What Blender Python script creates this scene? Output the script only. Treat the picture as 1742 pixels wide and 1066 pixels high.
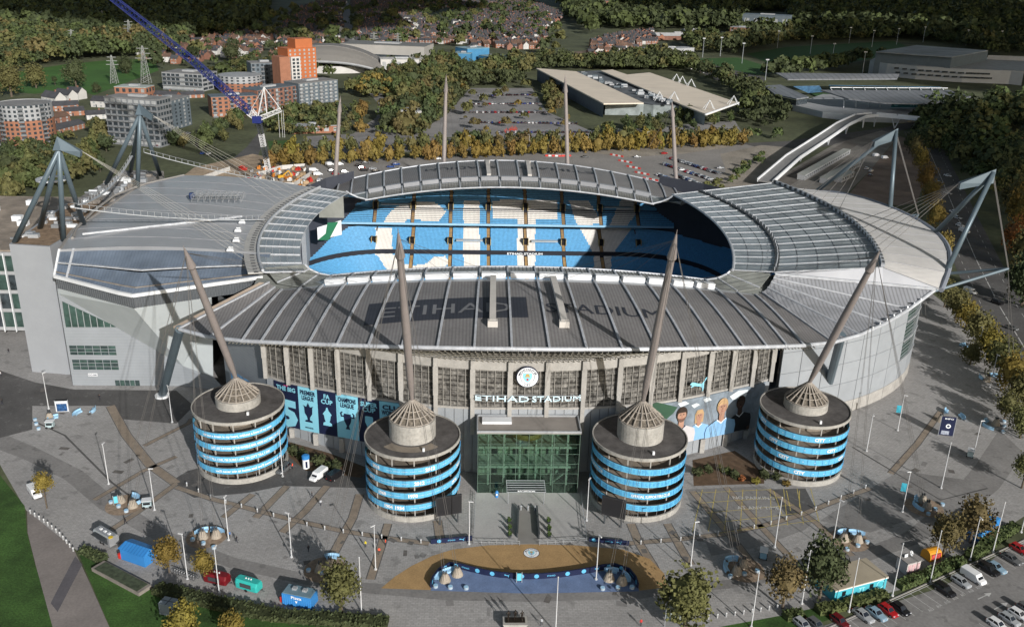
import bpy, bmesh, math, random
import numpy as np
from mathutils import Vector, Matrix, noise as mnoise
R=math.radians
for o in list(bpy.data.objects): bpy.data.objects.remove(o)
SC=bpy.context.scene; COL=SC.collection
# ------------------------------------------------------------ camera
F_=1567.142; TH=R(21.2911); PSI=R(2.38651); RO=R(1.41624)
CAM=np.array([-12.01,-283.304,120.])
_Fh=np.array([math.sin(PSI),math.cos(PSI),0]); _R0=np.array([math.cos(PSI),-math.sin(PSI),0]); _Z=np.array([0,0,1.])
_FW=_Fh*math.cos(TH)-_Z*math.sin(TH); _U0=_Fh*math.sin(TH)+_Z*math.cos(TH)
cd=bpy.data.cameras.new('camera'); cam=bpy.data.objects.new('camera',cd); COL.objects.link(cam)
_right=_R0*math.cos(RO)+_U0*math.sin(RO); _up=_U0*math.cos(RO)-_R0*math.sin(RO)
cam.matrix_world=Matrix(((_right[0],_up[0],-_FW[0],CAM[0]),(_right[1],_up[1],-_FW[1],CAM[1]),(_right[2],_up[2],-_FW[2],CAM[2]),(0,0,0,1)))
cd.sensor_width=36; cd.lens=F_/1742*36; cd.clip_start=1; cd.clip_end=20000
SC.camera=cam
# ------------------------------------------------------------ sky, sun, exposure
SUN_AZ=R(27); SUN_EL=R(21.5)                      # sun behind the camera, to the right
SUND=Vector((math.sin(SUN_AZ)*math.cos(SUN_EL),-math.cos(SUN_AZ)*math.cos(SUN_EL),math.sin(SUN_EL)))
w=bpy.data.worlds.new('World'); SC.world=w; w.use_nodes=True
nt=w.node_tree; sky=nt.nodes.new('ShaderNodeTexSky'); sky.sky_type='NISHITA'; sky.sun_disc=False
sky.sun_elevation=SUN_EL; sky.sun_rotation=math.pi-SUN_AZ; sky.air_density=1.0; sky.dust_density=1.5; sky.altitude=50
nt.links.new(sky.outputs[0],nt.nodes['Background'].inputs[0]); nt.nodes['Background'].inputs[1].default_value=.11
sl=bpy.data.lights.new('sun','SUN'); sl.energy=4.8; sl.angle=R(.5); sl.color=(1,.965,.925)
so=bpy.data.objects.new('sun',sl); COL.objects.link(so); so.rotation_euler=SUND.to_track_quat('Z','Y').to_euler()
SC.view_settings.view_transform='Standard'; SC.view_settings.look='None'; SC.view_settings.exposure=.12; SC.view_settings.gamma=1
SC.view_settings.use_curve_mapping=False
# ------------------------------------------------------------ placing: photo point + height -> world point
def _ray(px,py):
    x=px-871.;y=py-533.
    xu=x*math.cos(RO)+y*math.sin(RO); yu=-x*math.sin(RO)+y*math.cos(RO)
    return _FW*F_+_R0*xu-_U0*yu
def at(px,py,z=0.):
    d=_ray(px,py); p=CAM+d*((z-CAM[2])/d[2]); return Vector((p[0],p[1],z))
def atY(px,py,Y):
    d=_ray(px,py); p=CAM+d*((Y-CAM[1])/d[1]); return Vector(p)
def atX(px,py,X):
    d=_ray(px,py); p=CAM+d*((X-CAM[0])/d[0]); return Vector(p)
def pix(p):
    v=np.array([p[0],p[1],p[2]])-CAM; zc=v@_FW; xu=F_*(v@_R0)/zc; yu=-F_*(v@_U0)/zc
    return xu*math.cos(RO)-yu*math.sin(RO)+871., xu*math.sin(RO)+yu*math.cos(RO)+533.
def pxm(p):  # photo pixels per metre at a world point
    v=np.array([p[0],p[1],p[2]])-CAM; return F_/(v@_FW)
# ------------------------------------------------------------ materials
MATS={}
def mat(name,col,rough=.7,metal=0.,var=.12,vscale=.15,bump=0.,bscale=3.,fine=None,rnd=0.,spec=.3,hue=0.):
    """procedural material: base colour broken up by two noises (world/object space), optional per-object variation"""
    if name in MATS: return MATS[name]
    m=bpy.data.materials.new(name); m.use_nodes=True; n=m.node_tree.nodes; l=m.node_tree.links; b=n['Principled BSDF']
    b.inputs['Roughness'].default_value=rough; b.inputs['Metallic'].default_value=metal; b.inputs['Specular IOR Level'].default_value=spec
    c=n.new('ShaderNodeRGB'); c.outputs[0].default_value=(*col,1); cur=c.outputs[0]
    tc=n.new('ShaderNodeTexCoord')
    if var>0:
        g=n.new('ShaderNodeNewGeometry')
        no=n.new('ShaderNodeTexNoise'); no.inputs['Scale'].default_value=vscale; no.inputs['Detail'].default_value=5; no.inputs['Roughness'].default_value=.65
        l.new(g.outputs['Position'],no.inputs['Vector'])
        mr=n.new('ShaderNodeMapRange'); mr.inputs[1].default_value=.25; mr.inputs[2].default_value=.75; mr.inputs[3].default_value=1-var*1.6; mr.inputs[4].default_value=1+var*1.6
        l.new(no.outputs[0],mr.inputs[0]); cur=_mul(n,l,cur,mr.outputs[0])
    if fine:
        no=n.new('ShaderNodeTexNoise'); no.inputs['Scale'].default_value=fine[0]; no.inputs['Detail'].default_value=2
        g=n.new('ShaderNodeNewGeometry'); l.new(g.outputs['Position'],no.inputs['Vector'])
        mr=n.new('ShaderNodeMapRange'); mr.inputs[1].default_value=.3; mr.inputs[2].default_value=.7; mr.inputs[3].default_value=1-fine[1]; mr.inputs[4].default_value=1+fine[1]
        l.new(no.outputs[0],mr.inputs[0]); cur=_mul(n,l,cur,mr.outputs[0])
    if rnd>0 or hue>0:
        oi=n.new('ShaderNodeObjectInfo')
        hs=n.new('ShaderNodeHueSaturation')
        mr=n.new('ShaderNodeMapRange'); mr.inputs[3].default_value=1-rnd; mr.inputs[4].default_value=1+rnd
        l.new(oi.outputs['Random'],mr.inputs[0]); l.new(mr.outputs[0],hs.inputs['Value'])
        if hue>0:
            mm=n.new('ShaderNodeMath'); mm.operation='MULTIPLY'; mm.inputs[1].default_value=7.13; l.new(oi.outputs['Random'],mm.inputs[0])
            fr=n.new('ShaderNodeMath'); fr.operation='FRACT'; l.new(mm.outputs[0],fr.inputs[0])
            m2=n.new('ShaderNodeMapRange'); m2.inputs[3].default_value=.5-hue; m2.inputs[4].default_value=.5+hue
            l.new(fr.outputs[0],m2.inputs[0]); l.new(m2.outputs[0],hs.inputs['Hue'])
        l.new(cur,hs.inputs['Color']); cur=hs.outputs[0]
    l.new(cur,b.inputs['Base Color'])
    if bump>0:
        no=n.new('ShaderNodeTexNoise'); no.inputs['Scale'].default_value=bscale; no.inputs['Detail'].default_value=4
        g=n.new('ShaderNodeNewGeometry'); l.new(g.outputs['Position'],no.inputs['Vector'])
        bp=n.new('ShaderNodeBump'); bp.inputs['Strength'].default_value=bump; bp.inputs['Distance'].default_value=.3
        l.new(no.outputs[0],bp.inputs['Height']); l.new(bp.outputs[0],b.inputs['Normal'])
    MATS[name]=m; return m
def _mul(n,l,col,fac):
    x=n.new('ShaderNodeMix'); x.data_type='RGBA'; x.blend_type='MULTIPLY'; x.inputs[0].default_value=1
    l.new(col,x.inputs[6]); l.new(fac,x.inputs[7]); return x.outputs[2]
def stripes(m,axis,period,amt,frac=.5,bump=.0):
    """adds ribs/joints (thin lines along a world axis) to a material made by mat()"""
    n=m.node_tree.nodes; l=m.node_tree.links; b=n['Principled BSDF']
    g=n.new('ShaderNodeNewGeometry'); s=n.new('ShaderNodeSeparateXYZ'); l.new(g.outputs['Position'],s.inputs[0])
    d=n.new('ShaderNodeMath'); d.operation='DIVIDE'; d.inputs[1].default_value=period; l.new(s.outputs[axis],d.inputs[0])
    f=n.new('ShaderNodeMath'); f.operation='FRACT'; l.new(d.outputs[0],f.inputs[0])
    c=n.new('ShaderNodeMath'); c.operation='LESS_THAN'; c.inputs[1].default_value=frac; l.new(f.outputs[0],c.inputs[0])
    mr=n.new('ShaderNodeMapRange'); mr.inputs[3].default_value=1; mr.inputs[4].default_value=1-amt; l.new(c.outputs[0],mr.inputs[0])
    src=b.inputs['Base Color'].links[0].from_socket
    l.new(_mul(n,l,src,mr.outputs[0]),b.inputs['Base Color'])
    return m
def glassy(name,col,rough=.12,var=.1,vscale=.3,spec=.6):
    return mat(name,col,rough=rough,var=var,vscale=vscale,spec=spec)
# ------------------------------------------------------------ mesh building
class MB:
    def __init__(s): s.v=[];s.f=[];s.m=[]
    def add(s,vs,fs,mi=0):
        k=len(s.v); s.v+= [tuple(p) for p in vs]; s.f+=[tuple(i+k for i in f) for f in fs]; s.m+=[mi]*len(fs); return s
    def box(s,c,d,rz=0.,mi=0,top=None):
        x,y,z=d[0]/2,d[1]/2,d[2]/2; tx,ty=(x,y) if top is None else (x*top[0],y*top[1])
        P=[(-x,-y,-z),(x,-y,-z),(x,y,-z),(-x,y,-z),(-tx,-ty,z),(tx,-ty,z),(tx,ty,z),(-tx,ty,z)]
        ca,sa=math.cos(rz),math.sin(rz)
        return s.add([(c[0]+a*ca-b*sa,c[1]+a*sa+b*ca,c[2]+e) for a,b,e in P],[(3,2,1,0),(4,5,6,7),(0,1,5,4),(1,2,6,5),(2,3,7,6),(3,0,4,7)],mi)
    def tube(s,a,b,r0,r1=None,n=8,mi=0,cap=True):
        r1=r0 if r1 is None else r1; a=Vector(a);b=Vector(b);d=(b-a)
        if d.length<1e-6: return s
        d.normalize(); u=d.cross(Vector((0,0,1)) if abs(d.z)<.95 else Vector((1,0,0))).normalized(); w=d.cross(u)
        vs=[];
        for p,r in((a,r0),(b,r1)):
            for i in range(n):
                t=2*math.pi*i/n; vs.append(p+u*(math.cos(t)*r)+w*(math.sin(t)*r))
        fs=[(i,(i+1)%n,n+(i+1)%n,n+i) for i in range(n)]
        if cap: fs+=[tuple(reversed(range(n))),tuple(range(n,2*n))]
        return s.add(vs,fs,mi)
    def path(s,pts,r,n=6,mi=0):
        for a,b in zip(pts,pts[1:]): s.tube(a,b,r,n=n,mi=mi)
        return s
    def beam(s,a,b,w,h,mi=0,up=(0,0,1)):
        a=Vector(a);b=Vector(b);d=(b-a)
        if d.length<1e-6: return s
        d.normalize(); u=d.cross(Vector(up))
        if u.length<1e-3: u=d.cross(Vector((1,0,0)))
        u.normalize(); q=u.cross(d); u*=w/2;q*=h/2
        return s.add([a-u-q,a+u-q,a+u+q,a-u+q,b-u-q,b+u-q,b+u+q,b-u+q],[(0,1,2,3),(7,6,5,4),(0,4,5,1),(1,5,6,2),(2,6,7,3),(3,7,4,0)],mi)
    def prism(s,poly,z0,z1,mi=0,mit=None):
        n=len(poly); a=sum(poly[i][0]*poly[(i+1)%n][1]-poly[(i+1)%n][0]*poly[i][1] for i in range(n))
        if a<0: poly=list(reversed(poly))
        vs=[(p[0],p[1],z0) for p in poly]+[(p[0],p[1],z1 if len(p)<3 else p[2]) for p in poly]
        s.add(vs,[(i,(i+1)%n,n+(i+1)%n,n+i) for i in range(n)],mi)
        s.add(vs[n:],[tuple(range(n))],mi if mit is None else mit); s.add(vs[:n],[tuple(reversed(range(n)))],mi); return s
    def lathe(s,prof,c=(0,0),n=24,mi=0,a0=0.,a1=2*math.pi):
        full=abs(a1-a0-2*math.pi)<1e-6; k=n if full else n+1
        vs=[(c[0]+r*math.cos(a0+(a1-a0)*i/n),c[1]+r*math.sin(a0+(a1-a0)*i/n),z) for r,z in prof for i in range(k)]
        fs=[(j*k+i,j*k+(i+1)%k,(j+1)*k+(i+1)%k,(j+1)*k+i) for j in range(len(prof)-1) for i in range(n)]
        return s.add(vs,fs,mi)
    def slab(s,rows,t=.3,mi=0):
        """rows: grid of points (list of lists); closed slab of thickness t downward"""
        nu=len(rows);nv=len(rows[0]); top=[Vector(p) for r in rows for p in r]; bot=[p-Vector((0,0,t)) for p in top]
        e1=top[nv]-top[0]; e2=top[1]-top[0]; flip=e1.cross(e2).z<0
        N=nu*nv; fs=[]
        for i in range(nu-1):
            for j in range(nv-1):
                q=(i*nv+j,(i+1)*nv+j,(i+1)*nv+j+1,i*nv+j+1)
                if flip: q=q[::-1]
                fs.append(q); fs.append(tuple(N+x for x in reversed(q)))
        ring=[j for j in range(nv)]+[i*nv+nv-1 for i in range(1,nu)]+[(nu-1)*nv+j for j in range(nv-2,-1,-1)]+[i*nv for i in range(nu-2,0,-1)]
        if not flip: ring=ring[::-1]
        for a,b in zip(ring,ring[1:]+ring[:1]): fs.append((a,N+a,N+b,b) if True else None)
        fs=[f for f in fs]
        return s.add(top+bot,fs,mi)
    def mesh(s,name,mats):
        me=bpy.data.meshes.new(name); me.from_pydata(s.v,[],s.f)
        for m in (mats if isinstance(mats,(list,tuple)) else [mats]): me.materials.append(m)
        if s.m and max(s.m)>0: me.polygons.foreach_set('material_index',s.m)
        me.update(); return me
    def build(s,name,mats,parent=None,smooth=False):
        me=s.mesh(name,mats)
        if smooth: me.polygons.foreach_set('use_smooth',[True]*len(me.polygons))
        return link(name,me,parent)
def link(name,me,parent=None,loc=None,rz=None,sc=None):
    o=bpy.data.objects.new(name,me); COL.objects.link(o)
    if parent is not None: o.parent=parent
    if loc is not None: o.location=loc
    if rz is not None: o.rotation_euler=(0,0,rz)
    if sc is not None: o.scale=sc if hasattr(sc,'__len__') else (sc,sc,sc)
    return o
def thing(name,label,cat,loc=(0,0,0),rz=0.,group=None,sc=None):
    o=link(name,None,None,loc,rz,sc); o.empty_display_size=.5; return tag(o,label,cat,group)
def tag(o,label=None,cat=None,group=None,kind=None):
    if label: o['label']=label
    if cat: o['category']=cat
    if group: o['group']=group
    if kind: o['kind']=kind
    return o
def dup(root,loc,rz=0.,label=None,group=None,sc=None):
    r=root.copy(); COL.objects.link(r); r.location=loc; r.rotation_euler=(0,0,rz)
    if sc is not None: r.scale=sc if hasattr(sc,'__len__') else (sc,sc,sc)
    if label: r['label']=label
    if group: r['group']=group
    for ch in root.children:
        c=ch.copy(); COL.objects.link(c); c.parent=r
        for g in ch.children:
            d=g.copy(); COL.objects.link(d); d.parent=c
    return r
_TC={}
def textmesh(s,size=1.,bold=.0,sx=1.,align='CENTER',shear=0.):
    k=(s,bold,shear,align)
    if k not in _TC:
        cu=bpy.data.curves.new('lettering','FONT'); cu.body=s; cu.size=1; cu.align_x=align; cu.offset=bold; cu.shear=shear; cu.resolution_u=2
        o=bpy.data.objects.new('lettering',cu); COL.objects.link(o); dg=bpy.context.evaluated_depsgraph_get(); dg.update()
        me=bpy.data.meshes.new_from_object(o.evaluated_get(dg)); 
        _TC[k]=([tuple(v.co) for v in me.vertices],[tuple(p.vertices) for p in me.polygons])
        bpy.data.objects.remove(o); bpy.data.meshes.remove(me)
    v,f=_TC[k]; return [(x*size*sx,y*size) for x,y,_ in v],f
def textwidth(s,size,bold=0.,sx=1.):
    v,_=textmesh(s,size,bold,sx); return max(p[0] for p in v)-min(p[0] for p in v)
def addtext(mb,s,fn,size=1.,bold=.02,sx=1.,mi=0,width=None,shear=0.):
    if width: sx=width/max(1e-6,textwidth(s,size,bold,1.))
    v,f=textmesh(s,size,bold,sx,shear=shear); mb.add([fn(x,y) for x,y in v],f,mi)
def flat(name,poly,z,m,kind='structure',parent=None,cuts=0):
    """ground sheet from a polygon of world points"""
    bm=bmesh.new(); vs=[bm.verts.new((p[0],p[1],z)) for p in poly]; f=bm.faces.new(vs); f.normal_update()
    if f.normal.z<0: f.normal_flip()
    bmesh.ops.triangulate(bm,faces=[f])
    me=bpy.data.meshes.new(name); bm.to_mesh(me); bm.free(); me.materials.append(m)
    o=link(name,me,parent)
    if kind and parent is None: o['kind']=kind
    return o
def strip(pts,w,z):
    """ribbon of width w along world points -> list of quads"""
    P=[Vector((p[0],p[1])) for p in pts]; L=[];Rr=[]
    for i,p in enumerate(P):
        d=(P[min(i+1,len(P)-1)]-P[max(i-1,0)]).normalized(); n=Vector((-d.y,d.x))*(w/2)
        L.append((p.x+n.x,p.y+n.y,z)); Rr.append((p.x-n.x,p.y-n.y,z))
    return L,Rr
def ribbon(mb,pts,w,z,mi=0):
    L,Rr=strip(pts,w,z); n=len(L); mb.add(L+Rr,[(n+i,n+i+1,i+1,i) for i in range(n-1)],mi)
ORD=['first','second','third','fourth','fifth','sixth','seventh','eighth','ninth','tenth','eleventh','twelfth','thirteenth','fourteenth','fifteenth','sixteenth','seventeenth','eighteenth','nineteenth','twentieth']
def nth(i): return ORD[i] if i<20 else '%d%s'%(i+1,{1:'st',2:'nd',3:'rd'}.get((i+1)%10,'th'))
# ============================================================ STADIUM
deck=stripes(mat('roof_deck',(.185,.18,.18),rough=.6,var=.1,vscale=.08,fine=(1.2,.08)),0,.8,.22,.45)
deck_dk=stripes(mat('roof_deck_dark',(.034,.038,.05),rough=.6,var=.1),0,.8,.2,.45)
deck_lt=mat('roof_metal_light',(.27,.28,.30),rough=.45,var=.08,vscale=.1,metal=.2)
deck_cor=stripes(mat('roof_corner_metal',(.25,.26,.28),rough=.5,var=.08),0,1.0,.3,.4)
tanroof=mat('roof_cream',(.52,.51,.495),rough=.6,var=.08,vscale=.12)
tanedge=mat('roof_tan',(.47,.38,.30),rough=.7,var=.08)
ribm=mat('rib_metal',(.42,.44,.47),rough=.45,var=.15,vscale=.6,metal=.15)
polyc=mat('roof_polycarbonate',(.165,.175,.165),rough=.25,var=.15,vscale=.2,spec=.5)
glz=mat('roof_glass',(.215,.24,.25),rough=.22,var=.25,vscale=.12,spec=.6,rnd=.12)
glzb=stripes(mat('roof_blue_glass',(.115,.145,.19),rough=.25,var=.2,vscale=.12,spec=.6,rnd=.06),0,.9,.12,.3)
white=mat('white_paint',(.62,.64,.66),rough=.5,var=.07)
concrete=mat('concrete',(.32,.31,.29),rough=.85,var=.12,vscale=.4,fine=(3,.08))
conc_dk=mat('concrete_stained',(.20,.18,.16),rough=.9,var=.2,vscale=.5)
steel=mat('steel_blue_grey',(.10,.135,.16),rough=.4,var=.08,metal=.2)
galv=mat('galvanised_steel',(.36,.38,.40),rough=.45,var=.1,metal=.3)
dkmetal=mat('dark_metal',(.05,.055,.06),rough=.5,var=.15)
cladg=mat('wall_cladding',(.27,.29,.31),rough=.5,var=.05,vscale=.3,rnd=.03)
cladw=mat('wall_white_cladding',(.41,.445,.455),rough=.5,var=.04,vscale=.2)
cladp=stripes(mat('wall_plank_cladding',(.24,.26,.28),rough=.5,var=.06),2,.9,.12,.12)
glass_dk=mat('window_dark_glass',(.035,.055,.055),rough=.08,var=.4,vscale=.5,spec=.7)
glass_gr=mat('window_green_glass',(.04,.07,.062),rough=.08,var=.3,vscale=.4,spec=.7)
skyblue=mat('sky_blue_print',(.115,.40,.66),rough=.5,var=.05)
paleblue=mat('pale_blue_print',(.23,.56,.70),rough=.55,var=.05)
navy=mat('navy_print',(.012,.017,.05),rough=.5,var=.1)
whitep=mat('white_print',(.75,.78,.8),rough=.5,var=.03)
signw=mat('sign_white',(.58,.76,.84),rough=.4,var=.02)

ST=thing('football_stadium','large oval football stadium with grey ribbed roof and blue seats','stadium')
sg=lambda a:1 if a>=0 else -1
def XI(s): return 7.35*s-.008*s*s*s
def XO(s): return 8.25*s-.0133*s*s*s
def YO(x): return 98.3-.0038*x*x
def ZO(x): return max(39.6-.00132*x*x,32.2)
def rp(side,s,t):
    a=XI(s);b=XO(s); yi=46-.00145*a*a; zi=40.9-.00165*a*a; yo=YO(b); zo=ZO(b)
    return Vector((a+(b-a)*t,side*(yi+(yo-yi)*t),zi+(zo-zi)*t+1.2*math.sin(math.pi*min(1,max(0,t)))))
TG=.215
def panel(name,a,b,n,m,t=.35,parent=ST,nv=1):
    """slab between polyline-functions a(k), b(k), k=0..n"""
    rows=[[a(k/n).lerp(b(k/n),j/nv) for j in range(nv+1)] for k in range(n+1)]
    return MB().slab(rows,t).build(name,m,parent)
for side,nm in ((-1,'west'),(1,'east')):
    # main deck bays, ribs
    ss=[i+.5 for i in range(-10,10)]
    for s0,s1 in zip(ss,ss[1:]):
        panel('roof_panel',lambda k:rp(side,s0,TG+.03+(.97-TG)*k),lambda k:rp(side,s1,TG+.03+(.97-TG)*k),5,deck)
    for s in ss:
        mb=MB(); P=[rp(side,s,TG+.02+(.985-TG)*k/6)+Vector((0,0,.3)) for k in range(7)]
        for a,b in zip(P,P[1:]): mb.beam(a,b,.5,.4)
        mb.build('roof_rib',ribm,ST)
    # translucent inner strip
    ss2=[i+.5 for i in range(-8,8)]
    for s0,s1 in zip(ss2,ss2[1:]):
        panel('roof_light_panel',lambda k:rp(side,s0,0.+(TG-.055)*k),lambda k:rp(side,s1,0.+(TG-.055)*k),2,polyc,.25)
        a=rp(side,s0+.08,TG-.03)+Vector((0,0,.7)); b=rp(side,s1-.08,TG-.03)+Vector((0,0,.7))
        MB().beam(a,b,1.7,1.5).build('vent_box',white if side<0 else deck_lt,ST)
        mb=MB()
        for j in range(1,7):
            q=s0+(s1-s0)*j/7; mb.beam(rp(side,q,0)+Vector((0,0,.08)),rp(side,q,TG-.06)+Vector((0,0,.08)),.1,.12)
        for tt in (.04,.08,.12): mb.beam(rp(side,s0,tt)+Vector((0,0,.08)),rp(side,s1,tt)+Vector((0,0,.08)),.1,.12)
        mb.build('glazing_bar',mat('glazing_bar',(.12,.12,.115),rough=.5,var=.05),ST)
    for s in ss2:
        mb=MB(); mb.beam(rp(side,s,-.005)+Vector((0,0,.25)),rp(side,s,TG+.01)+Vector((0,0,.15)),.42,.35); mb.build('roof_rib',ribm,ST)
    # gutter walkway, inner and outer edge tubes
    panel('gutter_walkway',lambda k:rp(side,-9.5+19*k,TG-.005),lambda k:rp(side,-9.5+19*k,TG+.03),38,galv,.5)
    MB().path([rp(side,-7.6+15.2*k/30,-.008) for k in range(31)],.32).build('inner_edge_beam',ribm,ST)
    MB().path([rp(side,-9.6+19.2*k/40,1.0)+Vector((0,0,-.1)) for k in range(41)],.5,8).build('eave_beam',ribm,ST)
    # long service gantries on the roof
    for xx in (-1.02,1.02):
        mb=MB(); P=[rp(side,xx,.245+.55*k/4)+Vector((0,0,1.0)) for k in range(5)]
        for a,b in zip(P,P[1:]): mb.beam(a,b,1.5,1.2)
        e=P[-1]; mb.box((e.x,e.y,e.z-.3),(2.3,1.6,1.5)); mb.build('roof_gantry',mat('gantry_cream',(.47,.45,.42),rough=.6,var=.08),ST)
# roof lettering on the west deck: light letters on a dark field, then dark letters
def roofxy(x,y,h=.05):
    lo,hi=0.,1.
    s=x/8.
    for _ in range(12):
        p0=rp(-1,s,(lo+hi)/2)
        t=.5
        a=rp(-1,s,0);b=rp(-1,s,1); t=(y-a.y)/(b.y-a.y); p=rp(-1,s,t); s+= (x-p.x)/8.
    p=rp(-1,s,t); p.z+=h; return p
def roofgrid(x0,x1,y0,y1,h,n,m,name,parent=ST):
    mb=MB(); mb.slab([[roofxy(x0+(x1-x0)*i/n,y0+(y1-y0)*j/4,h) for j in range(5)] for i in range(n+1)],.04); return mb.build(name,m,parent)
roofgrid(-38.2,0.2,-83.2,-71.0,.09,14,deck_dk,'roof_sign_field')
lm=mat('roof_letter_grey',(.15,.155,.165),rough=.6,var=.08)
mb=MB(); addtext(mb,'ETIHAD',lambda x,y:roofxy(-19.5+x,-80.2+y,.16),size=8.,bold=.0,width=31); mb.build('roof_lettering',lm,ST)
mb=MB(); addtext(mb,'STADIUM',lambda x,y:roofxy(18.8+x,-80.0+y,.12),size=7.6,bold=.0,width=28); mb.build('roof_lettering',deck_dk,ST)
def roofxyE(x,y,h): p=roofxy(-x,-y,h); return Vector((-p.x,-p.y,p.z))
mb=MB(); addtext(mb,'ETIHAD',lambda x,y:roofxyE(18.5-x*-1-37,80.2-y,.12) if False else roofxyE(19.5-x,80.2-y,.12),size=7.6,bold=0,width=30); mb.build('roof_lettering',deck_dk,ST)
mb=MB(); addtext(mb,'STADIUM',lambda x,y:roofxyE(-18.8-x,80.2-y,.12),size=7.6,bold=0,width=28); mb.build('roof_lettering',deck_dk,ST)
# corner roofs
cOut=[(67,81.2,33.7),(76,76.3,32.4),(85,70.8,32.2),(94,64.5,32.8),(103,58,34.4),(111.5,53.3,38.3)]
cIn=[(63.8,48.8,34.4),(66,49,35.4),(67.5,48.6,36.6),(68.5,48,38),(69.2,47.4,39),(69.6,46.8,39.9)]
gl_in=[(51.75,42.1,36.5),(55,42.5,37.2),(57.6,42.4,38.4),(59,41.8,39.6)]
gl_out=[tuple(abs(c) for c in rp(1,7.5,TG-.02)),tuple(abs(c) for c in rp(1,8.6,TG-.02)),(65.5,48.0,36.4),(69,45.6,39.8)]
for sx in (1,-1):
    for sy in (-1,1):
        V=lambda p:Vector((p[0]*sx,p[1]*sy,p[2]))
        nO=5 if sx>0 else 2
        for i in range(nO):
            m=deck if i<1 else (deck_cor if sx>0 else deck)
            panel('corner_roof_panel',lambda k:V(cIn[i]).lerp(V(cOut[i]),k),lambda k:V(cIn[i+1]).lerp(V(cOut[i+1]),k),3,m)
            MB().beam(V(cIn[i+1])+Vector((0,0,.25)),V(cOut[i+1])+Vector((0,0,.25)),.5 if sx<0 else .35,.4).build('roof_rib',ribm,ST)
        if sx<0:
            panel('corner_edge_panel',lambda k:V((67.5,48.6,36.6)).lerp(V((85,70.8,32.2)),k),lambda k:V((70,48.5,36.7)).lerp(V((87,69.3,32.2)),k),3,tanedge)
        for i in range(3):
            panel('corner_light_panel',lambda k:V(gl_in[i]).lerp(V(gl_out[i]),k),lambda k:V(gl_in[i+1]).lerp(V(gl_out[i+1]),k),2,polyc,.25)
            MB().beam(V(gl_in[i])+Vector((0,0,.2)),V(gl_out[i])+Vector((0,0,.2)),.35,.3).build('roof_rib',ribm,ST)
        MB().path([V(p) for p in gl_in],.3).build('inner_edge_beam',ribm,ST)
        MB().path([V(p)+Vector((0,0,-.1)) for p in cOut[:nO+1]],.5,8).build('eave_beam',ribm,ST)
for sx in (1,-1):
    mb=MB(); mb.slab([[(50*sx,-50,34.2),(58*sx,-43,36.2)],[(72*sx,-49.5,34.8),(71*sx,-42,38.2)]],.4); mb.build('corner_valley_panel',polyc,ST)
# ---- south roof rings
def ringS(k,u):
    if k==0: return Vector((59+7*(1-u*u),43*u,39.8))
    if k==1: return Vector((69.6+10*(1-u*u),46*u,40.4))
    if k==2: return Vector((98+9*(1-u*u),49.5*u,43.2))
    y=54*u; return Vector((131.5-.0065*y*y,y,42.4-3.6*abs(u)**6))
NS=14; U=[-1+2*i/NS for i in range(NS+1)]
for i in range(NS):
    u0,u1=U[i],U[i+1]
    for (ka,kb,nsub,nh) in ((0,1,3,2),(1,2,5,2)):
        for j in range(nsub):
            for h in range(nh):
                ua=u0+(u1-u0)*h/nh+.004; ub=u0+(u1-u0)*(h+1)/nh-.004; fa=(j+.03)/nsub; fb=(j+.97)/nsub
                MB().slab([[ringS(ka,ua).lerp(ringS(kb,ua),fa),ringS(ka,ua).lerp(ringS(kb,ua),fb)],[ringS(ka,ub).lerp(ringS(kb,ub),fa),ringS(ka,ub).lerp(ringS(kb,ub),fb)]],.2).build('roof_pane',glz,ST)
    panel('roof_panel',lambda k:ringS(2,u0).lerp(ringS(3,u0),.02+.96*k),lambda k:ringS(2,u1).lerp(ringS(3,u1),.02+.96*k),4,tanroof,nv=3)
frame_dk=mat('roof_frame_dark',(.16,.175,.19),rough=.5,var=.1)
for i,u in enumerate(U):
    for ka,kb,wd in ((0,1,.4),(1,2,.4)):
        MB().beam(ringS(ka,u)+Vector((0,0,.05)),ringS(kb,u)+Vector((0,0,.05)),wd,.25).build('roof_rib',ribm,ST)
    MB().beam(ringS(2,u)+Vector((0,0,.03)),ringS(3,u)+Vector((0,0,.03)),.16,.14).build('roof_seam',deck_lt,ST)
# under-frame so that the panes sit on purlins
for ka,kb,nsub in ((0,1,3),(1,2,5)):
    for j in range(nsub+1):
        MB().path([ringS(ka,-1+2*k/28).lerp(ringS(kb,-1+2*k/28),j/nsub)-Vector((0,0,.1)) for k in range(29)],.14,4).build('purlin',ribm if j in(0,nsub) else frame_dk,ST)
MB().path([ringS(0,-1+2*k/28) for k in range(29)],.4,6).build('inner_edge_beam',ribm,ST)
mb=MB()
for k in range(56):
    a=ringS(1,-1+2*k/56);b=ringS(1,-1+2*(k+1)/56); mb.beam(a+Vector((0,0,.35)),b+Vector((0,0,.35)),1.3,.3,mi=1)
    if k%2==0: mb.beam(a+Vector((0,0,.5)),a+Vector((0,0,1.5)),.5,.12)
mb.build('ring_walkway',[ribm,dkmetal],ST)
mb=MB()
for k in range(64):
    a=ringS(2,-1+2*k/64)+Vector((0,0,.6));b=ringS(2,-1+2*(k+1)/64)+Vector((0,0,.6)); mb.beam(a,b,1.0,.8,mi=k%2); mb.tube(a+Vector((-.5,0,.7)),b+Vector((-.5,0,.7)),.12,n=4)
mb.build('ridge_truss',[ribm,dkmetal],ST)
MB().path([ringS(3,-1+2*k/30)+Vector((.4,0,-.3)) for k in range(31)],.75,8).build('eave_beam',mat('eave_blue_grey',(.20,.22,.26),rough=.4,var=.05),ST)
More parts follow.
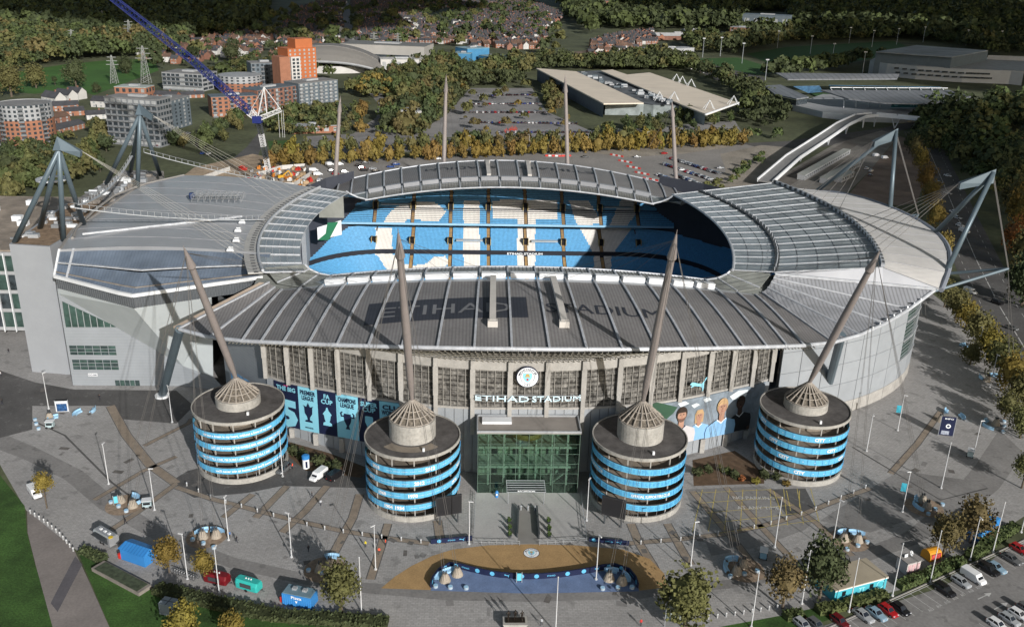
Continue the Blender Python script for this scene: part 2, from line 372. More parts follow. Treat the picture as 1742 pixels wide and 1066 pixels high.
# ridge upstand between the corner roof and the south roof
for sy in (-1,1):
    rows=[]
    a=Vector((69.6,46.8*sy,39.9));b=Vector((111.5,53.4*sy,38.4)); 
    MB().beam(a+Vector((0,.3*sy,.3)),b+Vector((0,.3*sy,.3)),.5,.7).build('roof_edge_beam',ribm,ST)
    c1=ringS(1,sy);c2=ringS(2,sy);c3=ringS(3,sy)
    mb=MB(); mb.add([a,a.lerp(b,.68),b,c3,c2,c1],[(0,1,4,5),(1,2,3,4)] if sy<0 else [(5,4,1,0),(4,3,2,1)]); mb.build('roof_edge_panel',deck_lt,ST)
# ---- north roof
def ringN(k,u):
    if k==0: return Vector((-(58.3+7*(1-u*u)),-2+44*u,38.9))
    if k==1: return Vector((-(68.8+8.5*(1-u*u)),-2+47*u,39.6))
    return Vector((-(72.4+8.8*(1-u*u)),-2+48.5*u,39.9))
NN=12; UN=[-1+2*i/NN for i in range(NN+1)]
for i in range(NN):
    u0,u1=UN[i],UN[i+1]
    for j in range(6):
        fa=(j+.05)/6;fb=(j+.95)/6;ua=u0+.006;ub=u1-.006
        MB().slab([[ringN(0,ua).lerp(ringN(1,ua),fa),ringN(0,ua).lerp(ringN(1,ua),fb)],[ringN(0,ub).lerp(ringN(1,ub),fa),ringN(0,ub).lerp(ringN(1,ub),fb)]],.2).build('roof_pane',glz,ST)
for u in UN: MB().beam(ringN(0,u)+Vector((0,0,.1)),ringN(1,u)+Vector((0,0,.1)),.3,.4).build('roof_rib',ribm,ST)
for j in range(7): MB().path([ringN(0,-1+2*k/24).lerp(ringN(1,-1+2*k/24),j/6)-Vector((0,0,.08)) for k in range(25)],.13,4).build('purlin',ribm,ST)
panel('gutter_walkway',lambda k:ringN(1,-1+2*k)+Vector((0,0,.2)),lambda k:ringN(2,-1+2*k)+Vector((0,0,.2)),24,mat('gutter_grey',(.36,.36,.35),rough=.7,var=.12,vscale=.5),.5)
mb=MB(); 
for k in range(40):
    a=ringN(1,-1+2*k/40).lerp(ringN(2,-1+2*k/40),.3)+Vector((0,0,.25)); b=ringN(1,-1+2*k/40).lerp(ringN(2,-1+2*k/40),.6)+Vector((0,0,.25)); mb.beam(a,b,.4,.3)
mb.build('walkway_tread',dkmetal,ST)
MB().path([ringN(1,-1+2*k/24)+Vector((0,0,.6)) for k in range(25)],.4,6).build('gutter_edge_beam',ribm,ST)
def xoutN(y):
    return -np.interp(y,[-33,-15,44,58,64],[128.5,132.6,132.2,123,119])
NB=9
ng=mat('roof_new_metal',(.335,.345,.36),rough=.4,var=.06,vscale=.1,metal=.15,rnd=.03)
for i in range(NB):
    f0,f1=i/NB,(i+1)/NB
    def edge(f,k):
        yi=-33+78*f; u=(yi+2)/48.5; u=max(-1,min(1,u)); a=ringN(2,u); yo=-33+93*f; b=Vector((xoutN(yo),yo,40.2)); p=a.lerp(b,k); p.z=39.9+1.2*math.sin(math.pi*k)+.3; return p
    panel('roof_panel',lambda k:edge(f0,k),lambda k:edge(f1,k),6,ng,.5)
    mb=MB(); P=[edge(f0,k/6)+Vector((0,0,.05)) for k in range(7)]
    for a,b in zip(P,P[1:]): mb.beam(a,b,.14,.12)
    mb.build('roof_seam',deck_lt,ST)
MB().path([edge(f,1.) for f in [k/20 for k in range(21)]],.45,6).build('roof_edge_beam',mat('edge_brown_grey',(.23,.22,.21),rough=.7,var=.1),ST)
# diagonal white gutter and curved capping on the new roof
MB().beam(at(140,398,41.3),at(412,368,41.9),.4,.6).build('roof_gutter_rail',ribm,ST)
MB().path([at(123,405,40.6),at(130,388,41),at(160,358,41.4),at(195,332,41.4),at(232,318,41.2)],.45,5).build('roof_edge_pipe',mat('edge_brown_grey',(.23,.22,.21)),ST)
# sloping glazed front of the north roof
def fr(x):  # ridge point / eave point for a given x
    ye=np.interp(x,[-128.5,-104,-70],[-38.5,-50,-44.5]); ze=np.interp(x,[-128.5,-104,-70],[34.3,33,36.8])
    return Vector((x,-33.2,40.15+1.25*math.sin(math.pi*min(1,max(0,(-x-74)/54.5))))),Vector((x,ye,ze))
xs=[-128.5+58.5*i/14 for i in range(15)]
for i in range(14):
    a,b=fr(xs[i]);c,d=fr(xs[i+1])
    for f0,f1,m in ((.0,.07,ng),(.07,.46,glzb),(.54,.84,glzb),(.86,.985,glzb)):
        MB().slab([[a.lerp(b,f0),a.lerp(b,f1)],[c.lerp(d,f0),c.lerp(d,f1)]],.2).build('roof_pane' if m is glzb else 'roof_panel',m,ST)
    MB().beam(a.lerp(b,.5)+Vector((0,0,.15)),c.lerp(d,.5)+Vector((0,0,.15)),.75,.3).build('roof_rail',ribm,ST)
    MB().beam(a.lerp(b,.85)+Vector((0,0,.1)),c.lerp(d,.85)+Vector((0,0,.1)),.35,.3).build('roof_rail',conc_dk,ST)
    MB().beam(b+Vector((0,-.1,0)),d+Vector((0,-.1,0)),.8,.9).build('eave_fascia',white,ST)
    lv=MB()
    for q in range(6):
        lv.beam(b.lerp(d,q/6)+Vector((0,.7,-.4)),b.lerp(d,q/6)+Vector((0,.9,-3.9)),.25,.3)
    lv.add([b+Vector((0,.9,-.4)),d+Vector((0,.9,-.4)),d+Vector((0,1.1,-4)),b+Vector((0,1.1,-4))],[(3,2,1,0)])
    lv.build('louvre_panel',mat('louvre_grey',(.10,.11,.12),rough=.6,var=.1),ST)
MB().beam(fr(-128.5)[0]+Vector((0,0,.2)),fr(-128.5)[1]+Vector((0,0,.2)),.5,.5).build('roof_edge_beam',white,ST)
MB().beam(fr(-124.5)[0]+Vector((0,0,.2)),fr(-124.5)[1]+Vector((0,0,.2)),.6,.3).build('roof_rail',ribm,ST)
# north-west wall
YW=-36.6
mb=MB(); mb.add([(-129.3,YW,0),(-93,YW,0),(-93,YW,31),(-129.3,YW,31),(-129.3,20,0),(-93,20,0),(-93,20,31),(-129.3,20,31)],[(0,1,2,3),(1,5,6,2),(4,0,3,7),(3,2,6,7)]); mb.build('lower_wall',cladp,ST)
def frl(x): p=fr(x)[1]; return p+Vector((0,1.1,-4))
d0=Vector((-129.25,YW-.05,28.5)); d1=Vector((-97,YW-.05,6.5))
mb=MB(); kk=frl(-104); aa=frl(-128.5); ee=frl(-84)
mb.add([d0,d1,kk,aa],[(0,1,2,3)]); mb.build('leaning_wall_panel',cladw,ST)
b2=Vector((-88,YW-2,4)); mb=MB(); mb.add([kk,d1,b2,Vector((-86,-40,24)),ee],[(0,1,2,3,4)]); mb.build('leaning_wall_panel',cladw,ST)
mb=MB(); mb.add([d1,Vector((-97,YW,0)),Vector((-84,-40,0)),b2],[(0,1,2,3)]); mb.build('lower_wall',cladp,ST)
def wplane(px,py): return atY(px,py,YW)
gl=MB(); g0=wplane(106,512);g1=wplane(112,556);g2=wplane(200,556)
gl.add([(g0.x,YW-.12,g0.z),(g1.x,YW-.12,g1.z),(g2.x,YW-.12,g2.z)],[(0,1,2)]); gl.build('curtain_glass',glass_gr,ST)
for i in range(8):
    x=g1.x+(g2.x-g1.x)*i/8; MB().beam((x,YW-.2,g1.z),(x,YW-.2,g1.z+(g0.z-g1.z)*(1-i/8)),.15,.15).build('mullion',galv,ST)
for (x0,y0,x1,y1,nx,nz) in ((117,587,199,604,6,3),(122,611,203,629,6,3),(195,646,239,657,5,1)):
    a=wplane(x0,y0);b=wplane(x1,y1)
    for i in range(nx):
        for j in range(nz):
            wx=(b.x-a.x)/nx; wz=(a.z-b.z)/nz
            MB().box((a.x+wx*(i+.5),YW-.03,b.z+wz*(j+.5)),(wx-.18,.14,wz-.16)).build('window_pane',glass_gr if (i+j)%2 else glass_dk,ST)
p=wplane(158,637); MB().box((p.x,YW-.06,p.z),(2.6,.12,.9)).build('wall_sign',white,ST)
mb=MB(); addtext(mb,'GO:080',lambda x,y:(p.x+x,YW-.14,p.z-.28+y),size=.75,bold=.02); mb.build('wall_sign_letters',navy,ST)
# ---- west facade
def yf(x): return -(85-.0052*x*x)
cols=[-67,-60.2,-53.3,-46.1,-38.1,-30.1,-21.6,-12.7,-3.8,5.1,13.9,22.8,31.2,39.2,47.1,54.0,60.6,67]
def onf(px,py):   # point of the photo on the curved facade
    Y=-80.
    for _ in range(8): p=atY(px,py,Y); Y=yf(p.x)
    return p
sill=[onf(px,py) for px,py in ((440,633),(475,645),(560,662),(690,683),(760,690),(897,692),(1040,690),(1120,683),(1230,662),(1310,643))]
bott=[onf(px,py) for px,py in ((440,712),(485,722),(590,743),(690,762),(760,770),(897,770),(1040,770),(1110,762),(1180,746),(1230,735),(1310,718))]
def zs(x): return float(np.interp(x,[p.x for p in sill],[p.z for p in sill]))
def zb(x): return float(np.interp(x,[p.x for p in bott],[p.z for p in bott]))
def fq(x0,x1,z0,z1,off,th,n=2):
    """curved vertical slab on the facade between x0,x1; z may be functions"""
    Z=lambda f,x:f(x) if callable(f) else f
    vs=[];fs=[]
    for i in range(n+1):
        x=x0+(x1-x0)*i/n; y=yf(x)-off
        vs+=[(x,y,Z(z0,x)),(x,y,Z(z1,x)),(x,y+th,Z(z1,x)),(x,y+th,Z(z0,x))]
    for i in range(n):
        a=4*i;b=a+4
        fs+=[(a,b,b+1,a+1),(a+1,b+1,b+2,a+2),(a+2,b+2,b+3,a+3),(a+3,b+3,b,a)]
    fs+=[(0,1,2,3),(4*n+3,4*n+2,4*n+1,4*n)]
    return vs,fs
brown=stripes(mat('concourse_glass',(.135,.13,.12),rough=.3,var=.6,vscale=.45,fine=(1.6,.5)),2,1.35,.5,.35)
bar=mat('mullion_tan',(.24,.23,.21),rough=.6,var=.1)
for i,(x0,x1) in enumerate(zip(cols,cols[1:])):
    mb=MB(); mb.add(*fq(x0,x1,28.0,30.8,.1,1.2)); mb.build('facade_beam',concrete,ST)
    g=MB(); g.add(*fq(x0+.4,x1-.4,zs,28.0,-.4,.2)); g=g.build('facade_window',brown,ST)
    ml=MB()
    for j in range(1,5 if x1-x0>7 else 4):
        nn=5 if x1-x0>7 else 4; x=x0+(x1-x0)*j/nn; ml.box((x,yf(x)+.2,(zs(x)+28)/2),(.16,.2,28-zs(x)))
    z=26.2
    while z>min(zs(x0),zs(x1))+.6:
        a=Vector((x0+.5,yf(x0+.5)+.25,z));b=Vector((x1-.5,yf(x1-.5)+.25,z))
        if z>max(zs(x0),zs(x1)): ml.beam(a,b,.08,.08)
        z-=2.2
    ml.build('mullion',bar,g)
    mb=MB(); mb.add(*fq(x0,x1,lambda x:zs(x)-.5,lambda x:zs(x),.15,.8)); mb.build('facade_sill',concrete,ST)
    nsub=4 if abs(x0)<32 else 3
    for j in range(nsub):
        xa=x0+(x1-x0)*j/nsub+.06; xb=x0+(x1-x0)*(j+1)/nsub-.06
        mb=MB(); mb.add(*fq(xa,xb,0,lambda x:zs(x)-.5,0,.5,1)); mb.build('cladding_panel',cladg,ST)
    # eave truss of the bay
    xe0=x0*1.06;xe1=x1*1.06
    e0=Vector((xe0,-YO(xe0)+.3,ZO(xe0)-.6));e1=Vector((xe1,-YO(xe1)+.3,ZO(xe1)-.6)); w0=Vector((x0,yf(x0)-.4,31.2));w1=Vector((x1,yf(x1)-.4,31.2))
    mb=MB(); mb.add([e0,e1,w1+Vector((0,0,1.2)),w0+Vector((0,0,1.2))],[(3,2,1,0)]); mb.build('soffit_panel',mat('soffit_grey',(.075,.075,.07),rough=.8,var=.2,vscale=.6),ST)
    mb=MB()
    n=7
    for j in range(n+1):
        a=e0.lerp(e1,j/n);b=w0.lerp(w1,j/n); mb.beam(a-Vector((0,0,.4)),b,.16,.2)
        if j<n: mb.beam(a.lerp(b,.75)-Vector((0,0,.1)),e0.lerp(e1,(j+1)/n).lerp(w0.lerp(w1,(j+1)/n),1.)-Vector((0,0,.9)),.14,.14)
    for q in (.28,.52,.76): mb.beam(e0.lerp(w0,q)-Vector((0,0,.25)),e1.lerp(w1,q)-Vector((0,0,.25)),.14,.16)
    mb.build('eave_truss',mat('truss_tan',(.22,.21,.18),rough=.6,var=.1),ST)
for x in cols:
    zc=zs(x)-.6 if abs(x)>26 else 11.; mb=MB(); mb.box((x,yf(x)-.45,(30.6+zc)/2),(1.0,1.1,30.6-zc)); mb.box((x,yf(x)-.45,24.6),(1.22,1.3,7.5)); mb.build('column',concrete,ST)
    if 30<abs(x)<64: MB().box((x,yf(x)-.45,zb(x)/2-.1),(1.2,1.2,zb(x)-.2)).build('column',concrete,ST)
# inner wall behind glass so no light leaks, stand backs
mb=MB(); mb.add(*fq(-67,67,0,31,-4,.3,12)); mb.build('concourse_back_wall',conc_dk,ST)
# ---- banners on the west wall
def onb(x,z,off=.62): return Vector((x,yf(x)-off,z))
xb0=onf(470,690).x; xb1=-28.5
edges=[xb0,onf(509,690).x,onf(541,690).x,onf(573,700).x,onf(610,700).x,onf(646,700).x,xb1]
btxt=[('THE BIG',None),('PREMIER','LEAGUE'),('FA','CUP'),('CHAMPIONS','LEAGUE'),('SUPER','CUP'),('CLUB','WORLD CUP')]
def cupshape(kind):
    L={1:[(-.5,-1),(.5,-1),(.45,-.8),(.15,-.75),(.2,-.4),(.5,0),(.55,.7),(.7,.9),(.25,.75),(0,1.25),(-.25,.75),(-.7,.9),(-.55,.7),(-.5,0),(-.2,-.4),(-.15,-.75),(-.45,-.8)],
       2:[(-.6,-1),(.6,-1),(.55,-.7),(.25,-.55),(.35,-.3),(.45,.2),(.6,.3),(.35,.6),(.2,.75),(.08,1.1),(-.08,1.1),(-.2,.75),(-.35,.6),(-.6,.3),(-.45,.2),(-.35,-.3),(-.25,-.55),(-.55,-.7)],
       3:[(-.3,-1),(.3,-1),(.2,-.8),(.15,-.6),(.42,-.1),(.5,.4),(.85,.35),(.95,.8),(.7,1),(.6,.95),(.75,.75),(.7,.5),(.45,.6),(.45,.8),(-.45,.8),(-.45,.6),(-.7,.5),(-.75,.75),(-.6,.95),(-.7,1),(-.95,.8),(-.85,.35),(-.5,.4),(-.42,-.1),(-.15,-.6),(-.2,-.8)],
       4:[(-.35,-1),(.35,-1),(.3,-.8),(.12,-.7),(.25,-.2),(.5,.3),(.5,.9),(.4,1),(-.4,1),(-.5,.9),(-.5,.3),(-.25,-.2),(-.12,-.7),(-.3,-.8)]}
    return L[kind]
def fan(mb,pts,fn,mi=0):
    bm=bmesh.new(); vs=[bm.verts.new((p[0],p[1],0)) for p in pts]; f=bm.faces.new(vs); f.normal_update(); bmesh.ops.triangulate(bm,faces=[f],ngon_method='EAR_CLIP')
    bm.verts.index_update(); V=[v.co[:2] for v in bm.verts]; Fs=[tuple(v.index for v in q.verts) for q in bm.faces]; bm.free(); mb.add([fn(*p) for p in V],Fs,mi)
for i in range(6):
    x0,x1=edges[i],edges[i+1]; bg,fg=(navy,paleblue) if i%2==0 else (paleblue,navy)
    mb=MB(); mb.add(*fq(x0,x1,lambda x:zb(x),lambda x:zs(x)-.55,.5,.3,4)); bo=mb.build('banner_panel',bg,ST)
    xm=(x0+x1)/2; wd=(x1-x0); zt=zs(xm)-.5; h=zt-zb(xm); sl=(zs(x1)-zs(x0))/wd
    fn=lambda cx,cz:(lambda x,y:onb(cx+x,cz+y+sl*x))
    mb=MB()
    a,b=btxt[i]
    addtext(mb,a,fn(xm,zt-h*.16),size=1.7,bold=.035,width=wd*(.8 if len(a)>3 else .32))
    if b: addtext(mb,b,fn(xm,zt-h*.28),size=1.7,bold=.035,width=wd*(.62 if len(b)<8 else .85))
    if i==0: addtext(mb,'5',fn(xm+.3,zb(xm)+h*.06),size=h*.78,bold=.06,width=wd*.78)
    else:
        kind={1:1,2:2,3:3,4:4,5:4}[i]; sc=h*.2
        fan(mb,cupshape(kind),lambda x,y:onb(xm+x*sc*.85,zb(xm)+h*.42+y*sc+sl*x*sc))
        addtext(mb,'MANCHESTER' if i<5 else '',fn(xm,zb(xm)+h*.07),size=.6,bold=.02,width=wd*.42) if i in(1,) else None
    mb.build('banner_print',fg,bo)
    if i==0:
        mb=MB(); addtext(mb,'MORE',fn(xm,zt-h*.06),size=.5,bold=.03); mb.build('banner_print',mat('pink_print',(.5,.05,.2)),bo)
# players banner (plain generic figures)
px0=onf(1095,700).x; px1=onf(1300,660).x
mb=MB(); mb.add(*fq(px0,px1,lambda x:zb(x),lambda x:zs(x)-.55,.5,.3,8)); pb=mb.build('player_banner',mat('banner_grey_blue',(.19,.23,.27),rough=.6,var=.3,vscale=.25),ST)
skin=mat('print_skin',(.36,.21,.15),rough=.6,var=.05); skind=mat('print_dark_skin',(.06,.035,.025),rough=.6); hairm=mat('print_hair',(.03,.02,.015)); hairf=mat('print_fair_hair',(.42,.28,.15))
shirtb=mat('print_sky_shirt',(.21,.40,.62),var=.05); shirtw=mat('print_white_shirt',(.5,.49,.5),var=.05); shirtk=mat('print_black_shirt',(.015,.016,.02)); grn=mat('print_green',(.03,.075,.045)); lamp=mat('print_lamp',(.55,.6,.63))
def figure(px,pyh,sc,skn,hr,sh,fem=False,off=.7):
    c=onf(px,pyh); f=lambda o:(lambda x,y:onb(c.x+x*sc,min(max(c.z+y*sc,zb(c.x+x*sc)+.05),zs(c.x+x*sc)-.6),off+o))
    ob=lambda m,pts,o:(lambda b:(fan(b,pts,f(o)),b.build('banner_print',m,pb)))(MB())
    ell=lambda cx,cy,rx,ry,n=16:[(cx+rx*math.cos(2*math.pi*i/n),cy+ry*math.sin(2*math.pi*i/n)) for i in range(n)]
    ob(hr,ell(0,.25,.78,1.05) if not fem else [(-.8,-1.3),(-.85,.4),(-.5,1.2),(.5,1.2),(.85,.4),(.8,-1.3)],0.)
    ob(sh,[(-2.1,-6.0),(-2.2,-3.0),(-2.0,-2.2),(-.7,-1.55),(0,-1.75),(.7,-1.55),(2.0,-2.2),(2.2,-3.0),(2.1,-6.0)],.03)
    ob(skn,[(-.38,-1.8),(-.38,-.7),(.38,-.7),(.38,-1.8),(0,-2.05)],.06); ob(skn,ell(0,-.05,.62,.88),.09)
    ob(skn,[(-2.15,-6.2),(-2.15,-4.2),(-1.6,-4.2),(-1.6,-6.2)],.06); ob(skn,[(2.15,-6.2),(2.15,-4.2),(1.6,-4.2),(1.6,-6.2)],.06)
    ob(hairm,[(-.3,.1),(-.1,.1),(-.1,.16),(-.3,.16)],.12); ob(hairm,[(.1,.1),(.3,.1),(.3,.16),(.1,.16)],.12)
    ob(mat('print_shade',(.30,.16,.11)) if skn is skin else hairm,[(-.05,.05),(.05,.05),(.14,-.28),(-.14,-.28)],.11); ob(hairm,[(-.34,.2),(-.08,.22),(-.08,.28),(-.34,.27)],.12); ob(hairm,[(.08,.22),(.34,.2),(.34,.27),(.08,.28)],.12)
    ob(hr,[(-.64,.15),(-.6,.6),(-.3,.92),(.3,.92),(.6,.6),(.64,.15),(.5,.45),(-.5,.45)],.115)
    if hr is hairm and skn is skin: ob(mat('print_beard',(.12,.07,.05)),[(-.58,-.2),(-.5,-.62),(-.2,-.92),(.2,-.92),(.5,-.62),(.58,-.2),(.3,-.38),(-.3,-.38)],.105)
    ob(mat('print_fold',tuple(.6*q for q in (.26,.50,.78))) if sh is shirtb else mat('print_fold2',(.45,.44,.45)) if sh is shirtw else hairm,[(-1.35,-2.1),(-1.25,-2.1),(-1.05,-6),(-1.3,-6)],.07); ob(whitep if sh is not shirtw else navy,[(-.7,-1.6),(0,-2.2),(.7,-1.6),(.6,-1.5),(0,-2.0),(-.6,-1.5)],.065)
    ob(mat('print_lip',(.3,.1,.08)),[(-.18,-.5),(.18,-.5),(.12,-.42),(-.12,-.42)],.12)
gp=MB(); fan(gp,[(1095,688),(1118,682),(1152,690),(1145,700),(1100,740)],lambda x,y:(lambda q:onb(q.x,q.z,.66))(onf(x,y))); gp.build('banner_print',grn,pb)
for q in ([(1152,684),(1165,680),(1172,684),(1157,690)],[(1175,687),(1184,683),(1190,686),(1180,692)],[(1195,677),(1205,673),(1210,678),(1199,682)],[(1240,672),(1255,662),(1272,660),(1268,672),(1245,678)]):
    gp=MB(); fan(gp,q,lambda x,y:(lambda k:onb(k.x,k.z,.67))(onf(x,y))); gp.build('banner_print',lamp,pb)
figure(1189,705,1.5,skin,hairf,shirtb,True,.68); figure(1259,684,1.8,skind,hairm,shirtk,False,.69)
figure(1159,704,1.95,skin,hairm,shirtw,False,.85); figure(1228,690,2.1,skin,hairf,shirtb,False,.95)
# lower wall strip with photo prints under the left banner
# ---- facade signs
def sgn(x,z,off=1.6): return Vector((x,yf(x)-off,z))
sc0=onf(897,637); 
def disc(mb,c,r,off,mi=0,n=32,r0=0.): 
    if r0<=0: fan(mb,[(math.cos(2*math.pi*i/n)*r,math.sin(2*math.pi*i/n)*r) for i in range(n)],lambda x,y:Vector((c.x+x,c.y-off,c.z+y)),mi)
cy=Vector((sc0.x,yf(sc0.x)-1.4,sc0.z))
mb=MB(); mb.tube((cy.x,cy.y+.5,cy.z),(cy.x,cy.y,cy.z),2.65,n=32); crest=mb.build('round_crest',navy,ST)
mb=MB(); disc(mb,cy,2.5,.06); mb.build('crest_print',whitep,crest)
def crestdetail(cx,fn,r,parent,mk=None):
    """fn(x,y,layer) -> point; badge: ring lettering, shield with ship and rose"""
    m1=MB(); n=40
    for i in range(n):
        a0=2*math.pi*i/n;a1=2*math.pi*(i+1)/n
        m1.add([fn(math.cos(a)*q,math.sin(a)*q,1) for a,q in ((a0,r*.63),(a1,r*.63),(a1,r*.67),(a0,r*.67))],[(0,1,2,3)])
    def arc(txt,rad,amid,sgnn,size):
        wd=textwidth(txt,size,.02)
        for k,chh in enumerate(txt):
            pre=textwidth(txt[:k],size,.02) if k and txt[:k].strip() else 0
            ac=amid-sgnn*((pre+size*.3)-wd/2)/rad
            def f(x,y,ac=ac):
                rr=rad+(y if sgnn>0 else -y); ang=ac-sgnn*x/rad; return fn(math.cos(ang)*rr,math.sin(ang)*rr,1)
            addtext(m1,chh,f,size=size,bold=.02)
    arc('MANCHESTER',r*.72,math.pi/2,1,r*.3); arc('CITY',r*.93,-math.pi/2,-1,r*.3)
    m1.build('crest_print',navy,parent)
    m2=MB(); fan(m2,[(-.42*r,.42*r),(.42*r,.42*r),(.42*r,-.05*r),(.22*r,-.38*r),(0,-.52*r),(-.22*r,-.38*r),(-.42*r,-.05*r)],lambda x,y:fn(x,y,1)); m2.build('crest_print',paleblue,parent)
    m3=MB(); fan(m3,[(-.26*r,.12*r),(.26*r,.12*r),(.2*r,0.02*r),(-.2*r,.02*r)],lambda x,y:fn(x,y,2)); fan(m3,[(-.2*r,.14*r),(.2*r,.14*r),(.12*r,.36*r),(-.12*r,.36*r)],lambda x,y:fn(x,y,2)); m3.build('crest_print',mat('gold_print',(.45,.28,.05)),parent)
    m4=MB(); fan(m4,[(math.cos(a)*(.14 if k%2 else .09)*r,math.sin(a)*(.14 if k%2 else .09)*r-.22*r) for k,a in enumerate([2*math.pi*j/10 for j in range(10)])],lambda x,y:fn(x,y,2)); m4.build('crest_print',mat('red_print',(.5,.02,.03)),parent)
crestdetail(0,lambda x,y,k:Vector((cy.x+x,cy.y-.06-.05*k,cy.z+y)),2.5,crest)
sl0=onf(808,670);sl1=onf(987,670); xw=sl1.x-sl0.x
mb=MB()
a1=onf(902,670).x
def exl(fn,zz): return fn
for txt,xa,xb in (('ETIHAD',sl0.x,onf(899,670).x),('STADIUM',onf(905,670).x,sl1.x)):
    addtext(mb,txt,lambda x,y:sgn((xa+xb)/2+x,sl0.z-.85+y),size=2.0,bold=.0,width=xb-xa)
n0=len(mb.v); mb.add([Vector(p)+Vector((0,.35,0)) for p in mb.v[:n0]],[tuple(f) for f in mb.f],0)
mb.build('facade_lettering',signw,ST)
mb=MB(); mb.box(((sl0.x+sl1.x)/2,yf(0)-.95,sl0.z-.3),(xw,.15,.18)); mb.box(((sl0.x+sl1.x)/2,yf(0)-.95,sl0.z+.5),(xw,.15,.18)); mb.build('sign_rail',galv,ST)
# leaping cat emblem
pc=onf(1186,650); pm=[(-1,.22),(-.93,.42),(-.78,.5),(-.6,.5),(-.38,.38),(-.05,.2),(.22,.12),(.45,.1),(.62,.35),(.8,.72),(.93,.85),(1,.8),(.92,.62),(.76,.3),(.66,.02),(.68,-.3),(.7,-.6),(.66,-.95),(.5,-.98),(.54,-.7),(.44,-.45),(.22,-.25),(-.05,-.18),(-.3,-.1),(-.5,-.02),(-.62,-.12),(-.86,-.16),(-.9,-.05),(-.72,.02),(-.8,.14)]
mb=MB(); fan(mb,pm,lambda x,y:sgn(pc.x+x*2.35,pc.z+y*2.0,1.5)); mb.build('leaping_cat_emblem',paleblue,ST)
# ---- curved south-west wall
plan=[(70,-60.5),(76,-58.5),(83,-56.2),(90,-53.2),(96,-50.2),(102,-46.6),(108,-42.3),(114,-37),(119,-31.5),(124,-24),(128,-15),(130.5,-5),(131,8),(129.5,22),(126,36),(120,47)]
for i,(a,b) in enumerate(zip(plan,plan[1:])):
    A=Vector((*a,0));B=Vector((*b,0)); n=(B-A).cross(Vector((0,0,1))).normalized()
    tops=33.0 if i<9 else 40
    hts=[0,3.8,10,16.2,22.4,28.6,tops]
    for j,(z0,z1) in enumerate(zip(hts,hts[1:])):
        isw=(i in(7,8) and 2<=j<=4)
        m=concrete if j==0 else (glass_gr if isw else (cladg if j<5 else cladw))
        off=-.25 if isw else 0.
        q=[A+n*off,B+n*off]; mb=MB()
        f0=.012;f1=.988
        P=[q[0].lerp(q[1],f0),q[0].lerp(q[1],f1)]
        if not isw: mb.add([P[0]+Vector((0,0,z0+.06)),P[1]+Vector((0,0,z0+.06)),P[1]+Vector((0,0,z1-.06)),P[0]+Vector((0,0,z1-.06))]+[p-n*.4 for p in (P[0]+Vector((0,0,z0+.06)),P[1]+Vector((0,0,z0+.06)),P[1]+Vector((0,0,z1-.06)),P[0]+Vector((0,0,z1-.06)))],[(0,1,2,3),(3,2,6,7),(0,4,5,1),(1,5,6,2),(0,3,7,4)])
        if isw:
            mb.add([P[0]+Vector((0,0,z0+.3)),P[1]+Vector((0,0,z0+.3)),P[1]+Vector((0,0,z1-.3)),P[0]+Vector((0,0,z1-.3))],[(0,1,2,3)]); mb.build('wall_window',m,ST)
            mb=MB()
            for k in range(1,5): mb.beam(P[0]+n*.15+Vector((0,0,z0+(z1-z0)*k/5)),P[1]+n*.15+Vector((0,0,z0+(z1-z0)*k/5)),.12,.12)
            mb.box(((A+B)/2+n*.1+Vector((0,0,z0)))[:],(.1,.1,.1)); mb.beam(A+Vector((0,0,z0)),B+Vector((0,0,z0)),.5,.5); mb.build('window_bar',galv,ST)
        else: mb.build('wall_panel',m,ST)
mb=MB(); mb.prism([(p[0]*.995,p[1]*.98) for p in plan]+[(104,44),(104,-40),(72,-58)],0,31); mb.build('wall_core',conc_dk,ST)
# steel brackets under the south-west eave
for i in range(12):
    f=i/11; a=Vector(cOut[2]).lerp(Vector(cOut[5]),f) if f<1 else Vector(cOut[5]); a=Vector((a.x,-a.y,a.z-.4)); k=min(len(plan)-1,2+int(f*6)); b=Vector((*plan[k],29.5))
    MB().beam(a,b,.3,.45).build('eave_bracket',galv,ST)
MB().tube(at(1402,683),Vector((80,-72,32.5)),1.1,1.1,10).build('steel_strut',steel,ST)
MB().tube(at(276,672),Vector((-85.2,-70,31.8)),1.15,1.15,12).build('steel_strut',steel,ST)
pp=at(276,674); MB().lathe([(2.0,.0),(2.0,.6),(0,.6)],(pp.x,pp.y),16).build('strut_foot',white,ST)
# blank infill between the leaning wall and facade (north-west corner)
mb=MB(); mb.add([(-84,-40,0),(-67,yf(67)+.5,0),(-67,yf(67)+.5,31),(-84,-40,30)],[(0,1,2,3)]); mb.build('corner_wall',cladp,ST)
for i in range(5):
    f=i/5; a=Vector((-80,-48,0)).lerp(Vector((-67.6,-61.3,0)),f); b=Vector((-80,-48,0)).lerp(Vector((-67.6,-61.3,0)),f+.18)
    mb=MB(); mb.add([a+Vector((0,-.5,1)),b+Vector((0,-.5,1)),b+Vector((0,-.5,11)),a+Vector((0,-.5,11))],[(0,1,2,3)]); mb.build('corner_glass_panel',mat('corner_blue_glass',(.12,.25,.42),rough=.2,var=.3,vscale=.4,rnd=.2),ST)
